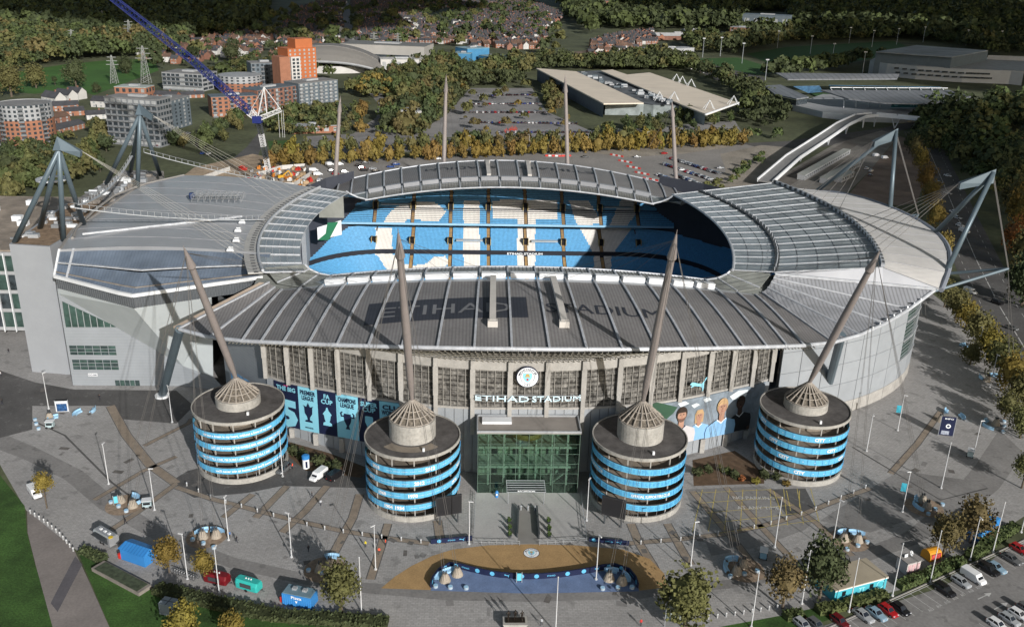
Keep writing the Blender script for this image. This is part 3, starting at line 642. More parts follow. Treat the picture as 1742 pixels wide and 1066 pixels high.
# ---- bowl: tiers and seats
tiers=[(43,65,1.,8.4,27),(65.2,78.6,10.,16.2,17),(72,94,19.2,33,27)]
conct=mat('tier_concrete_shade',(.035,.06,.10),rough=.8,var=.1)  # concrete colour darkened to stand for shade between the seat rows
def pathpt(d,q):
    """q: distance fraction round the bowl, d: offset of the row beyond the inner rectangle; returns x,y,nx,ny"""
    a=58-43;  # centre rectangle half width beyond the rounded end
    Rr=d; # radius about corner centres at (+-44,+-29+..)
    return None
cx,cyy,r0=46.,31.,12.
def rowpts(y,step,half=None):
    """row outline at distance y from the long axis (east side y>0), rounded corners, both ends"""
    r=y-cyy; L=[]
    n=int(2*cx/step); L+=[( -cx+2*cx*i/n, y,0,1) for i in range(n+1)]
    na=max(2,int(r*math.pi/2/step)); right=[(cx+r*math.sin(t),cyy+r*math.cos(t),math.sin(t),math.cos(t)) for t in [math.pi/2*i/na for i in range(1,na+1)]]
    nb=int(2*cyy/step); right+=[(cx+r,cyy-2*cyy*i/nb,1,0) for i in range(1,nb+1)]
    left=[(-a,b,-c,d) for a,b,c,d in right]
    return list(reversed(left))+L+right
def rowline(y,step): X_=min(67.,math.sqrt(max(1,(94.6-y)/.0038))); n=int(2*X_/step); return [(-X_+2*X_*i/n,y,0,1) for i in range(n+1)]
def inpoly(x,y,P):
    c=False;j=len(P)-1
    for i in range(len(P)):
        if (P[i][1]>y)!=(P[j][1]>y) and x<(P[j][0]-P[i][0])*(y-P[i][1])/(P[j][1]-P[i][1])+P[i][0]: c=not c
        j=i
    return c
letters=[[(651.6,380),(660.5,365),(673,353.6),(686,347.3),(701,344),(739,344),(750,352.4),(759,361),(746.5,376.5),(721,377.7),(711,372.7),(693,374),(688,380)],
 [(639,388),(667,388),(667,434),(639,434)],[(642,434),(670,434),(687,449),(705,452),(725,449),(740,437),(757,436),(764,447),(750,462),(665,462),(655,455)],
 [(788.4,341),(815.8,341),(815.8,470),(788.4,470)],[(838,341),(948.5,341),(948.5,373),(838,373)],[(880,343),(910.5,343),(910.5,470),(880,470)],
 [(967.5,341),(1001.7,341),(1026,382),(981.5,382)],[(1056,341),(1084,341),(1084,361),(1067.6,384),(1037,384)],[(985,386),(1076,386),(1042,434),(1010.6,434),(1002,417)],[(1010.6,434),(1040,434),(1040,480),(1010.6,480)]]
aisles=[-52.8,-37.7,-22.6,-7.5,7.5,22.6,37.7,52.8]
seatb=mat('seat_blue',(.11,.35,.60),rough=.45,var=.12,vscale=.9); seatw=mat('seat_white',(.70,.68,.64),rough=.5,var=.06); aislem=mat('aisle_tan',(.42,.27,.11),rough=.8,var=.2)
for ti,(y0,y1,z0,z1,nr) in enumerate(tiers):
    steps=MB(); sv=[];sf=[];sm=[]; ais=MB()
    for k in range(nr):
        ya=y0+(y1-y0)*k/nr; yb=y0+(y1-y0)*(k+1)/nr; z=z0+(z1-z0)*k/nr; zn=z0+(z1-z0)*(k+1)/nr
        A=rowpts(ya,4.) if ti<2 else rowline(ya,4.)
        r=yb-ya
        P0=[(a,b,z) for a,b,_,_ in A];P1=[(a+c*r,b+d*r,z) for a,b,c,d in A];P2=[(a+c*r,b+d*r,zn) for a,b,c,d in A]; n=len(A)
        steps.add(P0+P1+P2,[(i,i+1,n+i+1,n+i) for i in range(n-1)]+[(n+i,n+i+1,2*n+i+1,2*n+i) for i in range(n-1)])
        for (a,b,c,d) in (rowpts(ya+r*.45,.52) if ti<2 else rowline(ya+r*.45,.52)):
            if b<-20: continue
            if d>.99 and min(abs(a-q) for q in aisles)<.75: continue
            px,py=pix((a,b,z+.6)); wh=False
            if d>.7:
                for L in letters:
                    if inpoly(px,py,L): wh=True;break
            t=(d,-c); w_=.22; bx,by=a+c*.25,b+d*.25
            v=len(sv)
            sv+=[(a-t[0]*w_-c*.15,b-t[1]*w_-d*.15,z+.42),(a+t[0]*w_-c*.15,b+t[1]*w_-d*.15,z+.42),(bx+t[0]*w_,by+t[1]*w_,z+.40),(bx-t[0]*w_,by-t[1]*w_,z+.40),(bx+t[0]*w_+c*.08,by+t[1]*w_+d*.08,z+.9),(bx-t[0]*w_+c*.08,by-t[1]*w_+d*.08,z+.9)]
            sf+=[(v,v+1,v+2,v+3),(v+3,v+2,v+4,v+5)]; sm+=[1 if wh else 0]*2
    for q in aisles:
        for k in range(nr*2):
            ya=y0+(y1-y0)*k/nr/2; z=z0+(z1-z0)*(k//2)/nr+(.05 if k%2==0 else (z1-z0)/nr/2)
            ais.box((q,ya+(y1-y0)/nr/4,z+.03),(1.2,(y1-y0)/nr/2,.12))
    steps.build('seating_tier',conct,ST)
    me=bpy.data.meshes.new('seat_rows'); me.from_pydata(sv,[],sf); me.materials.append(seatb); me.materials.append(seatw); me.polygons.foreach_set('material_index',sm); me.update()
    so_=link('seat_rows',me,ST); so_['kind']='stuff'
    ais.build('aisle_steps',aislem,ST)
    # front wall of the tier
    A=rowpts(y0-.3,3.) if ti<2 else rowline(y0-.3,3.); n=len(A); fz=z0+(.75 if ti<2 else .45)
    mb=MB(); mb.add([(a,b,z0-(1.6 if ti<2 else .35)) for a,b,_,_ in A]+[(a,b,fz) for a,b,_,_ in A]+[(a+c*.3,b+d*.3,fz) for a,b,c,d in A],[(n+i,n+i+1,i+1,i) for i in range(n-1)]+[(2*n+i,2*n+i+1,n+i+1,n+i) for i in range(n-1)])
    mb.build('tier_front_wall',mat('front_wall_black',(.02,.022,.03)) if ti==1 else mat('front_wall_pale_blue',(.28,.5,.68),var=.1),ST)
    if ti>0:
        zz=z0+(z1-z0)*.34; yy=y0+(y1-y0)*.34
        for q in aisles:
            mb=MB(); mb.box((q-.95,yy,zz+1.0),(.25,3.0,2.6),mi=1); mb.box((q+.95,yy,zz+1.0),(.25,3.0,2.6),mi=1); mb.box((q,yy+.6,zz+.9),(1.7,2.4,2.2)); mb.build('stair_opening',[mat('opening_black',(.006,.006,.008)),mat('opening_yellow',(.38,.30,.14))],ST)
        for q0,q1 in ((-21,-9),(9,21)) if ti==1 else ((-51.5,-39),(39,51.5)):
            mb=MB(); mb.box(((q0+q1)/2,yy+.2,zz+1.3),(abs(q1-q0)-1.5,2.6,.25)); mb.box(((q0+q1)/2,yy+1.3,zz+.5),(abs(q1-q0)-1.5,.2,1.4)); mb.build('seat_cover',mat('cover_pale',(.5,.57,.62),var=.1),ST)
A=rowpts(78.7,3.); A=[q for q in A if q[1]>20]; n=len(A); mb=MB(); mb.add([(a,b,15.9) for a,b,_,_ in A]+[(a,b,16.7) for a,b,_,_ in A],[(n+i,n+i+1,i+1,i) for i in range(n-1)]); mb.build('tier_back_wall',MATS['front_wall_pale_blue'],ST)
mb=MB(); mb.add([(-66,79.2,16),(66,79.2,16),(66,79.2,24),(-66,79.2,24),(-66,72.4,18.8),(66,72.4,18.8)],[(0,1,2,3),(4,5,2,3)]); mb.build('tier_gap_dark',MATS['front_wall_black'],ST)  # black sheets put in to darken the gap under the upper tier
mb=MB(); addtext(mb,'ETIHAD STADIUM',lambda x,y:(7+x,64.7,9.2+y),size=1.2,bold=.03,width=14); mb.build('tier_lettering',whitep,ST)
# far back wall of the bowl, under the roof
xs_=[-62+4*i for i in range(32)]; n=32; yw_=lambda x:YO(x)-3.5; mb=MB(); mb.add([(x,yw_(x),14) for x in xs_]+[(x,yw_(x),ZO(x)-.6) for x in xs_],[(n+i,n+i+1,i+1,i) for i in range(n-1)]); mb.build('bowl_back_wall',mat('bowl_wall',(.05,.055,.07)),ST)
for sx in (1,-1):
    Q=[(61,79),(76,66),(90,50),(99,30),(101,0),(99,-30),(90,-44)] if sx>0 else [(-61,79),(-70,66),(-75,52),(-79,25),(-80,0),(-78,-25),(-72,-42)]
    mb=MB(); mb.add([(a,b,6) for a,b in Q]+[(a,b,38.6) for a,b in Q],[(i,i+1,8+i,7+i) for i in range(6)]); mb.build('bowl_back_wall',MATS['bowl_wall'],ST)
mb=MB(); mb.add([(-52,-34,.05),(52,-34,.05),(52,34,.05),(-52,34,.05)],[(0,1,2,3)]); mb.build('pitch',stripes(mat('pitch_grass',(.05,.14,.03)),0,11,.2),ST)
# outer east wall (mostly hidden), north end wall inside the bowl
mb=MB(); n=20; xs_=[-70+140*i/n for i in range(n+1)]; mb.add([(x,YO(x)-2.2,0) for x in xs_]+[(x,YO(x)-2.2,ZO(x)-.8) for x in xs_],[(i,i+1,n+2+i,n+1+i) for i in range(n)]); mb.build('east_wall',cladg,ST)
mb=MB(); mb.prism([(-146.0,18),(-129.5,18),(-129.5,60),(-120,62),(-75,58),(-75,45),(-93,20),(-146,20)],0,36); mb.build('north_wall_block',cladg,ST)
e=at(445,372,30)
# grandstand end wall with green banner at the north-east corner
q0=atY(540,397,44);q1=atY(581,388,44)
mb=MB(); mb.add([(q0.x,44,q0.z-2.5),(q1.x,44,q1.z-2.5),(q1.x,44,q1.z+3),(q0.x,44,q0.z+2.2)],[(0,1,2,3)]); g=mb.build('corner_banner',whitep,ST)
mb=MB(); mb.add([(q0.x,43.9,q0.z-2.5),(q0.x+4,43.9,q0.z-2.5),(q1.x-1,43.9,q1.z+2.4),(q1.x-5,43.9,q1.z+2.0),(q0.x+3,43.9,q0.z)],[(0,1,2,3,4)]); mb.build('banner_print',mat('green_print',(.02,.16,.08)),g)
mb=MB(); w0=atY(545,360,46);w1=atY(582,352,46); mb.box(((w0.x+w1.x)/2,46.5,33),(9,1,9)); mb.build('corner_wall',mat('corner_wall_grey',(.24,.25,.23),var=.15),ST)
# ============================================================ SPIRAL RAMP TOWERS AND MASTS
asph_roof=mat('tower_roof_felt',(.085,.08,.078),rough=.9,var=.3,vscale=.3,fine=(2,.1))
rampm=mat('ramp_concrete',(.21,.18,.145),rough=.9,var=.15,vscale=.5)
drumm=mat('drum_concrete',(.32,.31,.285),rough=.85,var=.15,vscale=.5,fine=(2,.06))
mastm=mat('mast_taupe',(.215,.19,.18),rough=.5,var=.06,vscale=.3)
cablem=mat('steel_cable',(.12,.115,.11),rough=.5,var=.0)
strutm=mat('cone_strut',(.30,.27,.235),rough=.6,var=.08)
bandb=mat('band_blue',(.11,.40,.62),rough=.5,var=.08,vscale=.5)
bandd=mat('band_dark_blue',(.05,.25,.50),rough=.5,var=.05)
TW=[((-69.9,-79.4),'outer',1,'left'),((-26.4,-95.1),'inner',1,'left'),((26.3,-95.1),'inner',-1,'right'),((70.4,-79.8),'outer',-1,'right')]
TXT=[[['without a dream in my heart, without a love of my own'],["JUST LIKE THE FANS OF THE INVISIBLE MAN, WE'RE NOT REALLY HERE"],["I'M CITY TILL I DIE, I'M SURE I AM, I'M CITY TILL I DIE"],["we'll never win at home and we'll never win away"]],
     None,None,None]
def tower(ci,c,kind,sg_,lab):
    Rr=11.; H=16.4; T=thing('spiral_ramp_tower',lab,'ramp tower',(c[0],c[1],0),group='spiral ramp towers along the front of the stadium')
    ang=lambda x:x
    view=math.atan2(CAM[1]-c[1],CAM[0]-c[0])        # angle that faces the camera
    def hz(a,turn): # helix height of band centre at angle a (relative to front)
        return 3.85+3.12*turn+sg_*1.55*(a/math.pi)
    mb=MB(); mb.lathe([(10.9,0),(10.9,1.35),(10.5,1.35),(10.5,0)],n=48); mb.build('base_wall',drumm,T)
    mb=MB(); mb.lathe([(10.3,0.02),(10.3,.12),(0,.12)],n=40); mb.build('floor_disc',rampm,T)
    mb=MB(); mb.lathe([(5.6,0),(5.6,H-.4)],n=32); mb.build('core_wall',rampm,T,smooth=True)
    n=40
    for t in range(4):
        # ramp deck and banner of the turn
        a=[(-math.pi+2*math.pi*i/n) for i in range(n+1)]
        P=lambda r,al,z:(r*math.cos(view+al),r*math.sin(view+al),z)
        mb=MB(); mb.add([P(5.6,q,hz(q,t)-.55) for q in a]+[P(10.75,q,hz(q,t)-.55) for q in a]+[P(10.75,q,hz(q,t)-.85) for q in a]+[P(5.6,q,hz(q,t)-.85) for q in a],
            [(k*(n+1)+i,(k+1)%4*(n+1)+i,(k+1)%4*(n+1)+i+1,k*(n+1)+i+1) for k in range(4) for i in range(n)]); mb.build('ramp_deck',rampm,T)
        mb=MB(); mb.add([P(10.98,q,hz(q,t)-.78) for q in a]+[P(10.98,q,hz(q,t)+.72) for q in a]+[P(10.8,q,hz(q,t)+.72) for q in a]+[P(10.8,q,hz(q,t)-.78) for q in a],
            [(k*(n+1)+i,(k+1)%4*(n+1)+i,(k+1)%4*(n+1)+i+1,k*(n+1)+i+1)[::-1] for k in range(4) for i in range(n)]); bo=mb.build('blue_banner',bandb,T)
        mb=MB(); mb.add([P(10.95,q,hz(q,t)+.72) for q in a]+[P(10.95,q,hz(q,t)+1.02) for q in a],[(i,i+1,n+2+i,n+1+i)[::-1] for i in range(n)]); mb.build('dark_rail',dkmetal,T)
        tm=MB(); td=MB()
        def put(m,s,ac,size,width=None,bold=.03):
            def f(x,y):
                al=ac+x/11.03; return P(11.03,al,hz(al,t)-size*.35+y)
            addtext(m,s,f,size=size,bold=bold,width=width)
        tt=3-t
        if ci==0:
            s=TXT[0][tt][0]; put(tm,s,[-.1,.1,-.2,.15][tt],.85,width=17.5)
        elif ci==1:
            yrs=[[('2018',-.85),('2012',.35)],[('2011',-1.0),('2012',.12),('2014',1.2)],[('1968',-.7),('1970',-.02),('1976',1.0)],[('1904',-.55),('1934',-.3)]][tt]
            for s,ac in yrs: put(tm,s,ac,1.15,bold=.05)
            for k in range(-7,8):
                ac=k*.17
                if min(abs(ac-q) for _,q in yrs)>.17:
                    for dz in (-.25,0,.25): put(tm,'the champions of',ac,.22,width=1.5,bold=.01) if dz==0 else None
        elif ci==2:
            if tt==2: put(tm,'OFFICIAL SUPPORTERS CLUB',.35,.95,width=9.5)
            if tt==1: put(tm,'OFFICIAL SUPPORTERS CLUB',-1.1,.95,width=7)
            rng=random.Random(5+t)
            for k in range(34):
                al=-1.45+k*.086+rng.random()*.02
                for dz in (-.35,-.05,.25):
                    wv=rng.uniform(.25,.75); td.add([P(11.02,al,hz(al,t)+dz),P(11.02,al+wv/11,hz(al,t)+dz),P(11.02,al+wv/11,hz(al,t)+dz+.13),P(11.02,al,hz(al,t)+dz+.13)],[(0,1,2,3)])
        else:
            for s,ac in [[('CITY',-1.0),('CITY',.42)],[('CITY',-.6),('CITY',.75)],[('CITY',-.3),('CITY',1.15)],[('CITY',.08),('CITY',-1.2)]][tt]: put(tm,s,ac,1.15,bold=.05)
            for k in range(-5,6):
                al=k*.26+.13
                for q in range(8):
                    pass
                r_=.13; tm.add([P(11.02,al-r_/11,hz(al,t)-.1),P(11.02,al+r_/11,hz(al,t)-.1),P(11.02,al,hz(al,t)+.14)],[(0,1,2)])
        if tm.v: tm.build('banner_print',whitep,bo)['kind']='stuff'
        if td.v: td.build('banner_print',whitep if ci!=2 else bandd,bo)['kind']='stuff'
    for k in range(12):
        al=2*math.pi*k/12+.1
        MB().box((9.7*math.cos(al),9.7*math.sin(al),H/2),(.26,.26,H-.3),rz=al).build('column',drumm,T)
    for k in range(30):
        al=2*math.pi*k/30
        MB().box((10.6*math.cos(al),10.6*math.sin(al),2.3),(.07,.07,2.),rz=al).build('glass_post',galv,T)
    mb=MB(); mb.lathe([(10.4,H-.55),(11.05,H-.5),(11.05,H+.25),(10.8,H+.25),(10.8,H),(5.3,H+.1)],n=48); mb.build('roof_rim',drumm,T)
    mb=MB(); mb.lathe([(10.8,H+.02),(5.0,H+.12)],n=48); mb.build('roof_surface',asph_roof,T)
    if ci==1: 
        mb=MB(); mb.lathe([(6.0,H+.14),(8.4,H+.12)],n=20,a0=view-.9,a1=view+.75); mb.build('roof_patch',rampm,T)
    dh=4.6 if kind=='inner' else 2.3
    mb=MB(); mb.lathe([(5.35,H),(5.35,H+dh),(5.0,H+dh),(5.0,H+dh-.4),(0,H+dh-.4)],n=40); mb.build('drum',drumm,T,smooth=False)
    # conical steel cap, foot of the mast
    ap=Vector((0,0,H+dh+4.6)); ap=Vector((0,-.2,H+dh+4.5))
    for k in range(18):
        al=2*math.pi*k/18; MB().beam((5.15*math.cos(al),5.15*math.sin(al),H+dh+.1),(ap.x+.4*math.cos(al),ap.y+.4*math.sin(al),ap.z),.24,.3).build('cone_strut',strutm,T)
    for f,wd in ((0.02,.3),(.3,.18),(.55,.18)):
        r=5.15*(1-f)+.4*f; z=H+dh+.1+(ap.z-H-dh-.1)*f
        mb=MB()
        for k in range(18):
            a0=2*math.pi*k/18;a1=2*math.pi*(k+1)/18; mb.beam((r*math.cos(a0),r*math.sin(a0),z),(r*math.cos(a1),r*math.sin(a1),z),wd,.2)
        mb.build('cone_ring',strutm,T)
    for nm_ in ('banner_joint',):
        mb=MB()
        for t in range(4):
            for k in range(-9,10):
                al=k*.17+.06*t; q=Vector((11.0*math.cos(view+al),11.0*math.sin(view+al),hz(al,t))); mb.beam(q-Vector((0,0,.76)),q+Vector((0,0,.7)),.04,.06)
        mb.build(nm_,bandd,T)['kind']='stuff'
    mb=MB(); mb.lathe([(4.85,H+dh),(.3,ap.z-.3)],n=18); mb.build('cone_mesh',mat('cone_inner',(.12,.105,.085),rough=.8,var=.6,vscale=1.5),T)
    rn=random.Random(ci); mb=MB(); mb.box((5.5*math.cos(view+.5),9.2*math.sin(view+.5),H+.5),(.5,.5,.8)); mb.build('roof_light',white,T)
    return Vector((c[0]+ap.x,c[1]+ap.y,ap.z))
APX=[]
labs=['round spiral ramp tower printed with long song lines, nearest the grey north wall','round spiral ramp tower printed with white years, left of the glass entrance','round spiral ramp tower with small print on blue bands, right of the glass entrance','round spiral ramp tower whose blue bands repeat the word CITY']
for ci,(c,kind,sg_,_) in enumerate(TW): APX.append(tower(ci,c,kind,sg_,labs[ci]))
TIPS=[Vector((-72.2,-100,62.5)),Vector((-26.9,-115,70.9)),Vector((26.1,-115,71.4)),Vector((73.0,-100,63.6))]
def mast(lab,foot,tip,cables,group):
    M=thing('leaning_mast',lab,'mast',foot,group=group); d=tip-foot; L=d.length; dn=d.normalized()
    mb=MB(); prev=None
    for f0,f1,r0,r1 in ((0,.12,.45,.8),(.12,.45,.8,.92),(.45,.86,.92,.68)): mb.tube(d*f0,d*f1,r0,r1,14,cap=False)
    mb.build('shaft',mastm,M,smooth=True)
    mb=MB(); mb.tube(d*.855,d*.87,.68,.98,14); mb.tube(d*.87,d*.985,.98,.2,14); mb.tube(d*.985,d*1.01,.12,.05,6); mb.build('tip_cone',mastm,M)
    for a in cables:
        b=Vector(a)-foot
        MB().tube(d*.96,b,.036,.036,4).build('stay_cable',cablem,M)
    return M
# ground anchors: pairs of concrete cones in paved islands
ISL=[((213,858),[(205,853),(226,861)]),((352,912),[(345,914),(368,912)]),((553,968),[(545,970),(562,962)]),((770,985),[(757,987),(778,977)]),((1050,985),[(1036,985),(1058,991)]),((1265,968),[(1253,974),(1264,962)]),((1445,918),[(1435,918),(1459,920)]),((1572,862),[(1569,853),(1577,864)])]
def gnd(p,z=0.): return at(p[0],p[1],z)
own=[(0,1),(2,3),(4,5),(6,7)]
mlabs=['taupe leaning mast rising from the tower with song lines','taupe leaning mast rising from the tower with white years','taupe leaning mast rising from the tower right of the glass entrance','taupe leaning mast rising from the tower with the word CITY']
for i in range(4):
    cb=[]
    for k in own[i]:
        for q in ISL[k][1]:
            g=gnd(q,2.2); cb+=[g+Vector((.25,0,0)),g-Vector((.25,0,0))]
    s0=[-6.5,-2.,2.,6.5][i]
    for ds in (-1.5,-.5,.5,1.5): cb.append(rp(-1,(s0+ds) ,TG)+Vector((0,0,.4)))
    mast(mlabs[i],APX[i],TIPS[i],cb,'leaning masts over the near side of the stadium')
far=[(Vector((-70,80,22)),Vector((-68.1,100,64.3))),(Vector((-26.4,95,24)),Vector((-25.6,115,71.9))),(Vector((26.4,95,24)),Vector((24.6,115,72.8))),(Vector((70,80,22)),Vector((67.8,100,65.1)))]
fl=['leaning mast behind the far roof, farthest left, next to the crane','leaning mast behind the far roof, second from the crane','leaning mast behind the far roof, in front of the big cream retail roof','leaning mast behind the far roof, farthest right, by the rows of parked cars']
for i,(f,t) in enumerate(far):
    cb=[rp(1,[-6.5,-2.,2.,6.5][i]+ds,TG) for ds in (-.5,.5)]+[Vector((f.x*1.1+6*k,132,2)) for k in (-1,1)]
    mast(fl[i],f,t,cb,'leaning masts behind the far side of the stadium')
# ---- paved islands with anchors, curved benches and round stools
earth=mat('island_paving',(.25,.19,.14),rough=.95,var=.25,vscale=1.)
conem=mat('anchor_concrete',(.31,.27,.22),rough=.9,var=.12,vscale=1.2)
benchm=mat('bench_pale_blue',(.30,.50,.68),rough=.5,var=.06,rnd=.06); stoolm=mat('stool_grey',(.35,.42,.48),rough=.6)
def arcbench(c,r,a0,a1):
    mb=MB(); n=8
    mb.lathe([(r-.55,.06),(r-.55,.5),(r+.4,.55),(r+.4,.06)],n=n,a0=a0,a1=a1); mb.lathe([(r+.2,.55),(r+.25,1.0),(r+.4,1.0),(r+.4,.55)],n=n,a0=a0,a1=a1)
    return mb
benchme=[arcbench((0,0),2.6,-.55,.55).mesh('curved_bench',benchm),arcbench((0,0),3.4,-.5,.5).mesh('curved_bench',benchm)]
anchme=MB().lathe([(1.25,0),(.95,.8),(.62,1.6),(.45,1.8),(0,1.8)],n=14).mesh('cable_anchor',conem)
clampm=MB(); 
for a in (-1,1): clampm.box((.25*a,0,2.05),(.2,.5,.6))
clampme=clampm.mesh('cable_clamp',dkmetal)
seatme=MB().lathe([(.5,0),(.52,.48),(.52,.55),(0,.55)],n=14).mesh('stool_drum',stoolm)
padme=MB().lathe([(.45,.551),(.45,.6),(0,.6)],n=14).mesh('stool_pad',benchm)
ISL2=[((100,705),[(85,712)],'by the big grey north wall'),((1585,712),[(1600,716)],'beside the tall dark sign board'),((1690,728),[(1694,722)],'by the bollards on the right'),((1655,595),[],'under trees behind the right wall'),((1682,645),[(1680,648)],'under the trees on the right')]
nm=['beside the pale trolley','between the lamp posts at lower left','behind the large tree','at the blue paving, left end','at the blue paving, right end','left of the pale blue kiosk car','behind the dark green tree','beside the teal flag']
benches={0:[(-1,8.0,-.6),(1,6.5,.8),(1,5,2.0)]}
kI=0
def stool(p,lab):
    t=thing('round_stool',lab,'stool',p,group='round stools on the plaza'); link('stool_drum',seatme,t); link('stool_pad',padme,t)
def bench(p,rz,lab,k=0):
    c,s=math.cos(rz),math.sin(rz); r=2.6 if k==0 else 3.4
    o=link('curved_bench',benchme[k],None,(p.x-c*r,p.y-s*r,.02),rz); tag(o,lab,'bench','curved pale blue benches on the plaza'); return o
LAY=[ # per island: benches (px,py,angle), stools (px,py)
 ([(233,846,.9),(232,858,-.7)],[(189,855),(202,862),(215,870)]),
 ([(343,905,2.2),(371,904,1.2)],[(328,919),(346,925),(364,932)]),
 ([(565,948,1.6)],[(525,971),(547,975)]),
 ([(745,982,2.6),(765,972,1.9)],[(741,998),(766,1000),(793,1001)]),
 ([(1040,972,1.5),(1067,984,.3)],[(1025,1002),(1051,1001),(1075,1000)]),
 ([(1244,952,1.7),(1233,966,3.0)],[(1242,981),(1266,977),(1288,972)]),
 ([(1430,907,2.0),(1457,908,1.2)],[(1441,935),(1459,929),(1475,923)]),
 ([(1557,851,2.6),(1561,864,-2.8)],[(1579,875),(1591,867),(1603,859)])]
for i,(c,an) in enumerate(ISL):
    C=gnd(c); rad=4.6
    if i in(3,4): pass
    else:
        mb=MB(); mb.lathe([(rad*.95,.03),(0,.031)],n=24)
        o=mb.build('anchor_island',earth); o['kind']='structure'; o.location=(C.x,C.y,0)
    for k,q in enumerate(an):
        p=gnd(q); t=thing('cable_anchor','concrete cone anchor, %s of the pair %s'%(['left','right'][k],nm[i]),'anchor',p,group='concrete cable anchors'); link('anchor_cone',anchme,t); link('cable_clamp',clampme,t)
    for k,(x,y,rz) in enumerate(LAY[i][0]): bench(gnd((x,y)),rz,'curved blue bench, %s of those %s'%(['first from left','second from left','third'][k],nm[i]),k%2)
    for k,(x,y) in enumerate(LAY[i][1]): stool(gnd((x,y)),'round stool, %s from left of those %s'%(nth(k),nm[i]))
for i,(c,an,w_) in enumerate(ISL2):
    C=gnd(c)
    for k,q in enumerate(an):
        p=gnd(q); t=thing('cable_anchor','concrete cone anchoring mast cables %s'%w_,'anchor',p,group='concrete cable anchors'); link('anchor_cone',anchme,t); link('cable_clamp',clampme,t)
    B=[[(90,712,2.5),(130,704,2.9),(160,699,0)],[(1608,701,2.7),(1638,711,-.1)],[(1675,718,2.4),(1680,728,3.6)],[(1636,588,2.),(1652,592,1.6)],[(1668,643,3.),(1693,640,1.)]][i]
    for k,(x,y,rz) in enumerate(B): bench(gnd((x,y)),rz,'curved blue bench, %s from left of those %s'%(nth(k),w_),k%2)
    S=[[(60,715),(62,722),(66,730)],[],[(1708,718),(1708,726),(1706,735)],[],[(1699,648),(1702,655)]][i]
    for k,(x,y) in enumerate(S): stool(gnd((x,y)),'round stool, %s from back of those %s'%(nth(k),w_))
# ============================================================ STEEL TRIPODS (NORTH) AND RAKING MASTS (SOUTH)
def node(mb,p,q):  # hood at the head: tapered box from p toward q
    mb.beam(p,q,2.2,1.8)
def tripod(lab,tip,feet,hood,cb):
    T=thing('steel_tripod',lab,'mast',(tip.x,tip.y,40),group='steel tripods on the north roof'); o=Vector((tip.x,tip.y,40))
    for f in feet: MB().tube(f-o,tip-o+Vector((0,0,-3)),.8,.65,10).build('leg',steel,T,smooth=True)
    mb=MB(); t=tip-o; h=hood-o
    w_=Vector((0,1.6,0)); 
    mb.add([t+Vector((0,0,.6)),t+Vector((-1.2,-1.2,-3)),t+Vector((1.,-1.2,-3)),t+Vector((1.,1.2,-3)),t+Vector((-1.2,1.2,-3)),h+Vector((0,-.8,0)),h+Vector((0,.8,0)),h+Vector((-.4,-.8,-1.6)),h+Vector((-.4,.8,-1.6))],[(0,1,2),(0,4,1),(0,2,5),(2,7,5),(0,5,6),(0,6,3),(3,6,8),(5,7,8,6),(2,3,8,7),(1,4,3,2),(0,3,4)]); mb.build('hood',steel,T)
    for c in cb: MB().tube(h,c-o,.04,.04,4).build('stay_cable',mat('cable_white',(.34,.33,.30),rough=.5,var=0),T)
tipF=Vector((-125,-31.75,71));tipB=Vector((-125,31.75,70.2))
tripod('steel tripod on the north roof nearest the camera',tipF,[at(25,412,40),at(108,408,40),at(142,381,40.5),at(68,388,40)],Vector((-120,-29.5,67.3)),[ringN(2,-.8+.09*k)+Vector((0,0,.5)) for k in range(5)])
tripod('steel tripod on the north roof, the farther one',tipB,[at(181,312,40),at(234,318,41),at(272,297,41),at(222,291,40)],Vector((-120,29.5,67.3)),[ringN(2,.45+.09*k)+Vector((0,0,.5)) for k in range(5)])
# ring platform in the near tripod
c=at(88,306,51); mb=MB(); mb.lathe([(4.6,0),(4.6,.5),(3.4,.5),(3.4,0)],n=24); o=mb.build('ring_platform',ribm); o.location=c; tag(o,'round steel ring platform inside the nearer tripod','platform')
def catwalk(lab,P):
    T=thing('hanging_catwalk',lab,'catwalk',P[0],group='hanging catwalks of the north roof'); o=P[0]
    mb=MB()
    for a,b in zip(P,P[1:]): mb.beam(a-o,b-o,.7,.25)
    mb.build('deck',galv,T)
    mb=MB()
    for a,b in zip(P,P[1:]): mb.tube(a-o+Vector((0,0,1.3)),b-o+Vector((0,0,1.3)),.06,n=4)
    mb.build('hand_rail',galv,T)
    for a,b in zip(P,P[1:]):
        for f in (0,.5): 
            q=a.lerp(b,f)-o; MB().beam(q,q+Vector((.05,0,1.3)),.12,.12).build('upright',galv,T)
def sag(a,b,h,n=10): return [a.lerp(b,i/n)-Vector((0,0,h*4*(i/n)*(1-i/n))) for i in range(n+1)]
catwalk('hanging catwalk strung between the two steel tripods',sag(Vector((-124,-27,51.5)),Vector((-128,28,54)),3.))
catwalk('long hanging catwalk from the nearer tripod to the glazed strip',sag(Vector((-124,-30,51.5)),at(450,373,41.2),1.2,14))
catwalk('hanging catwalk from the farther tripod towards the crane',sag(Vector((-126,34,54)),at(480,310,36),1.,12))
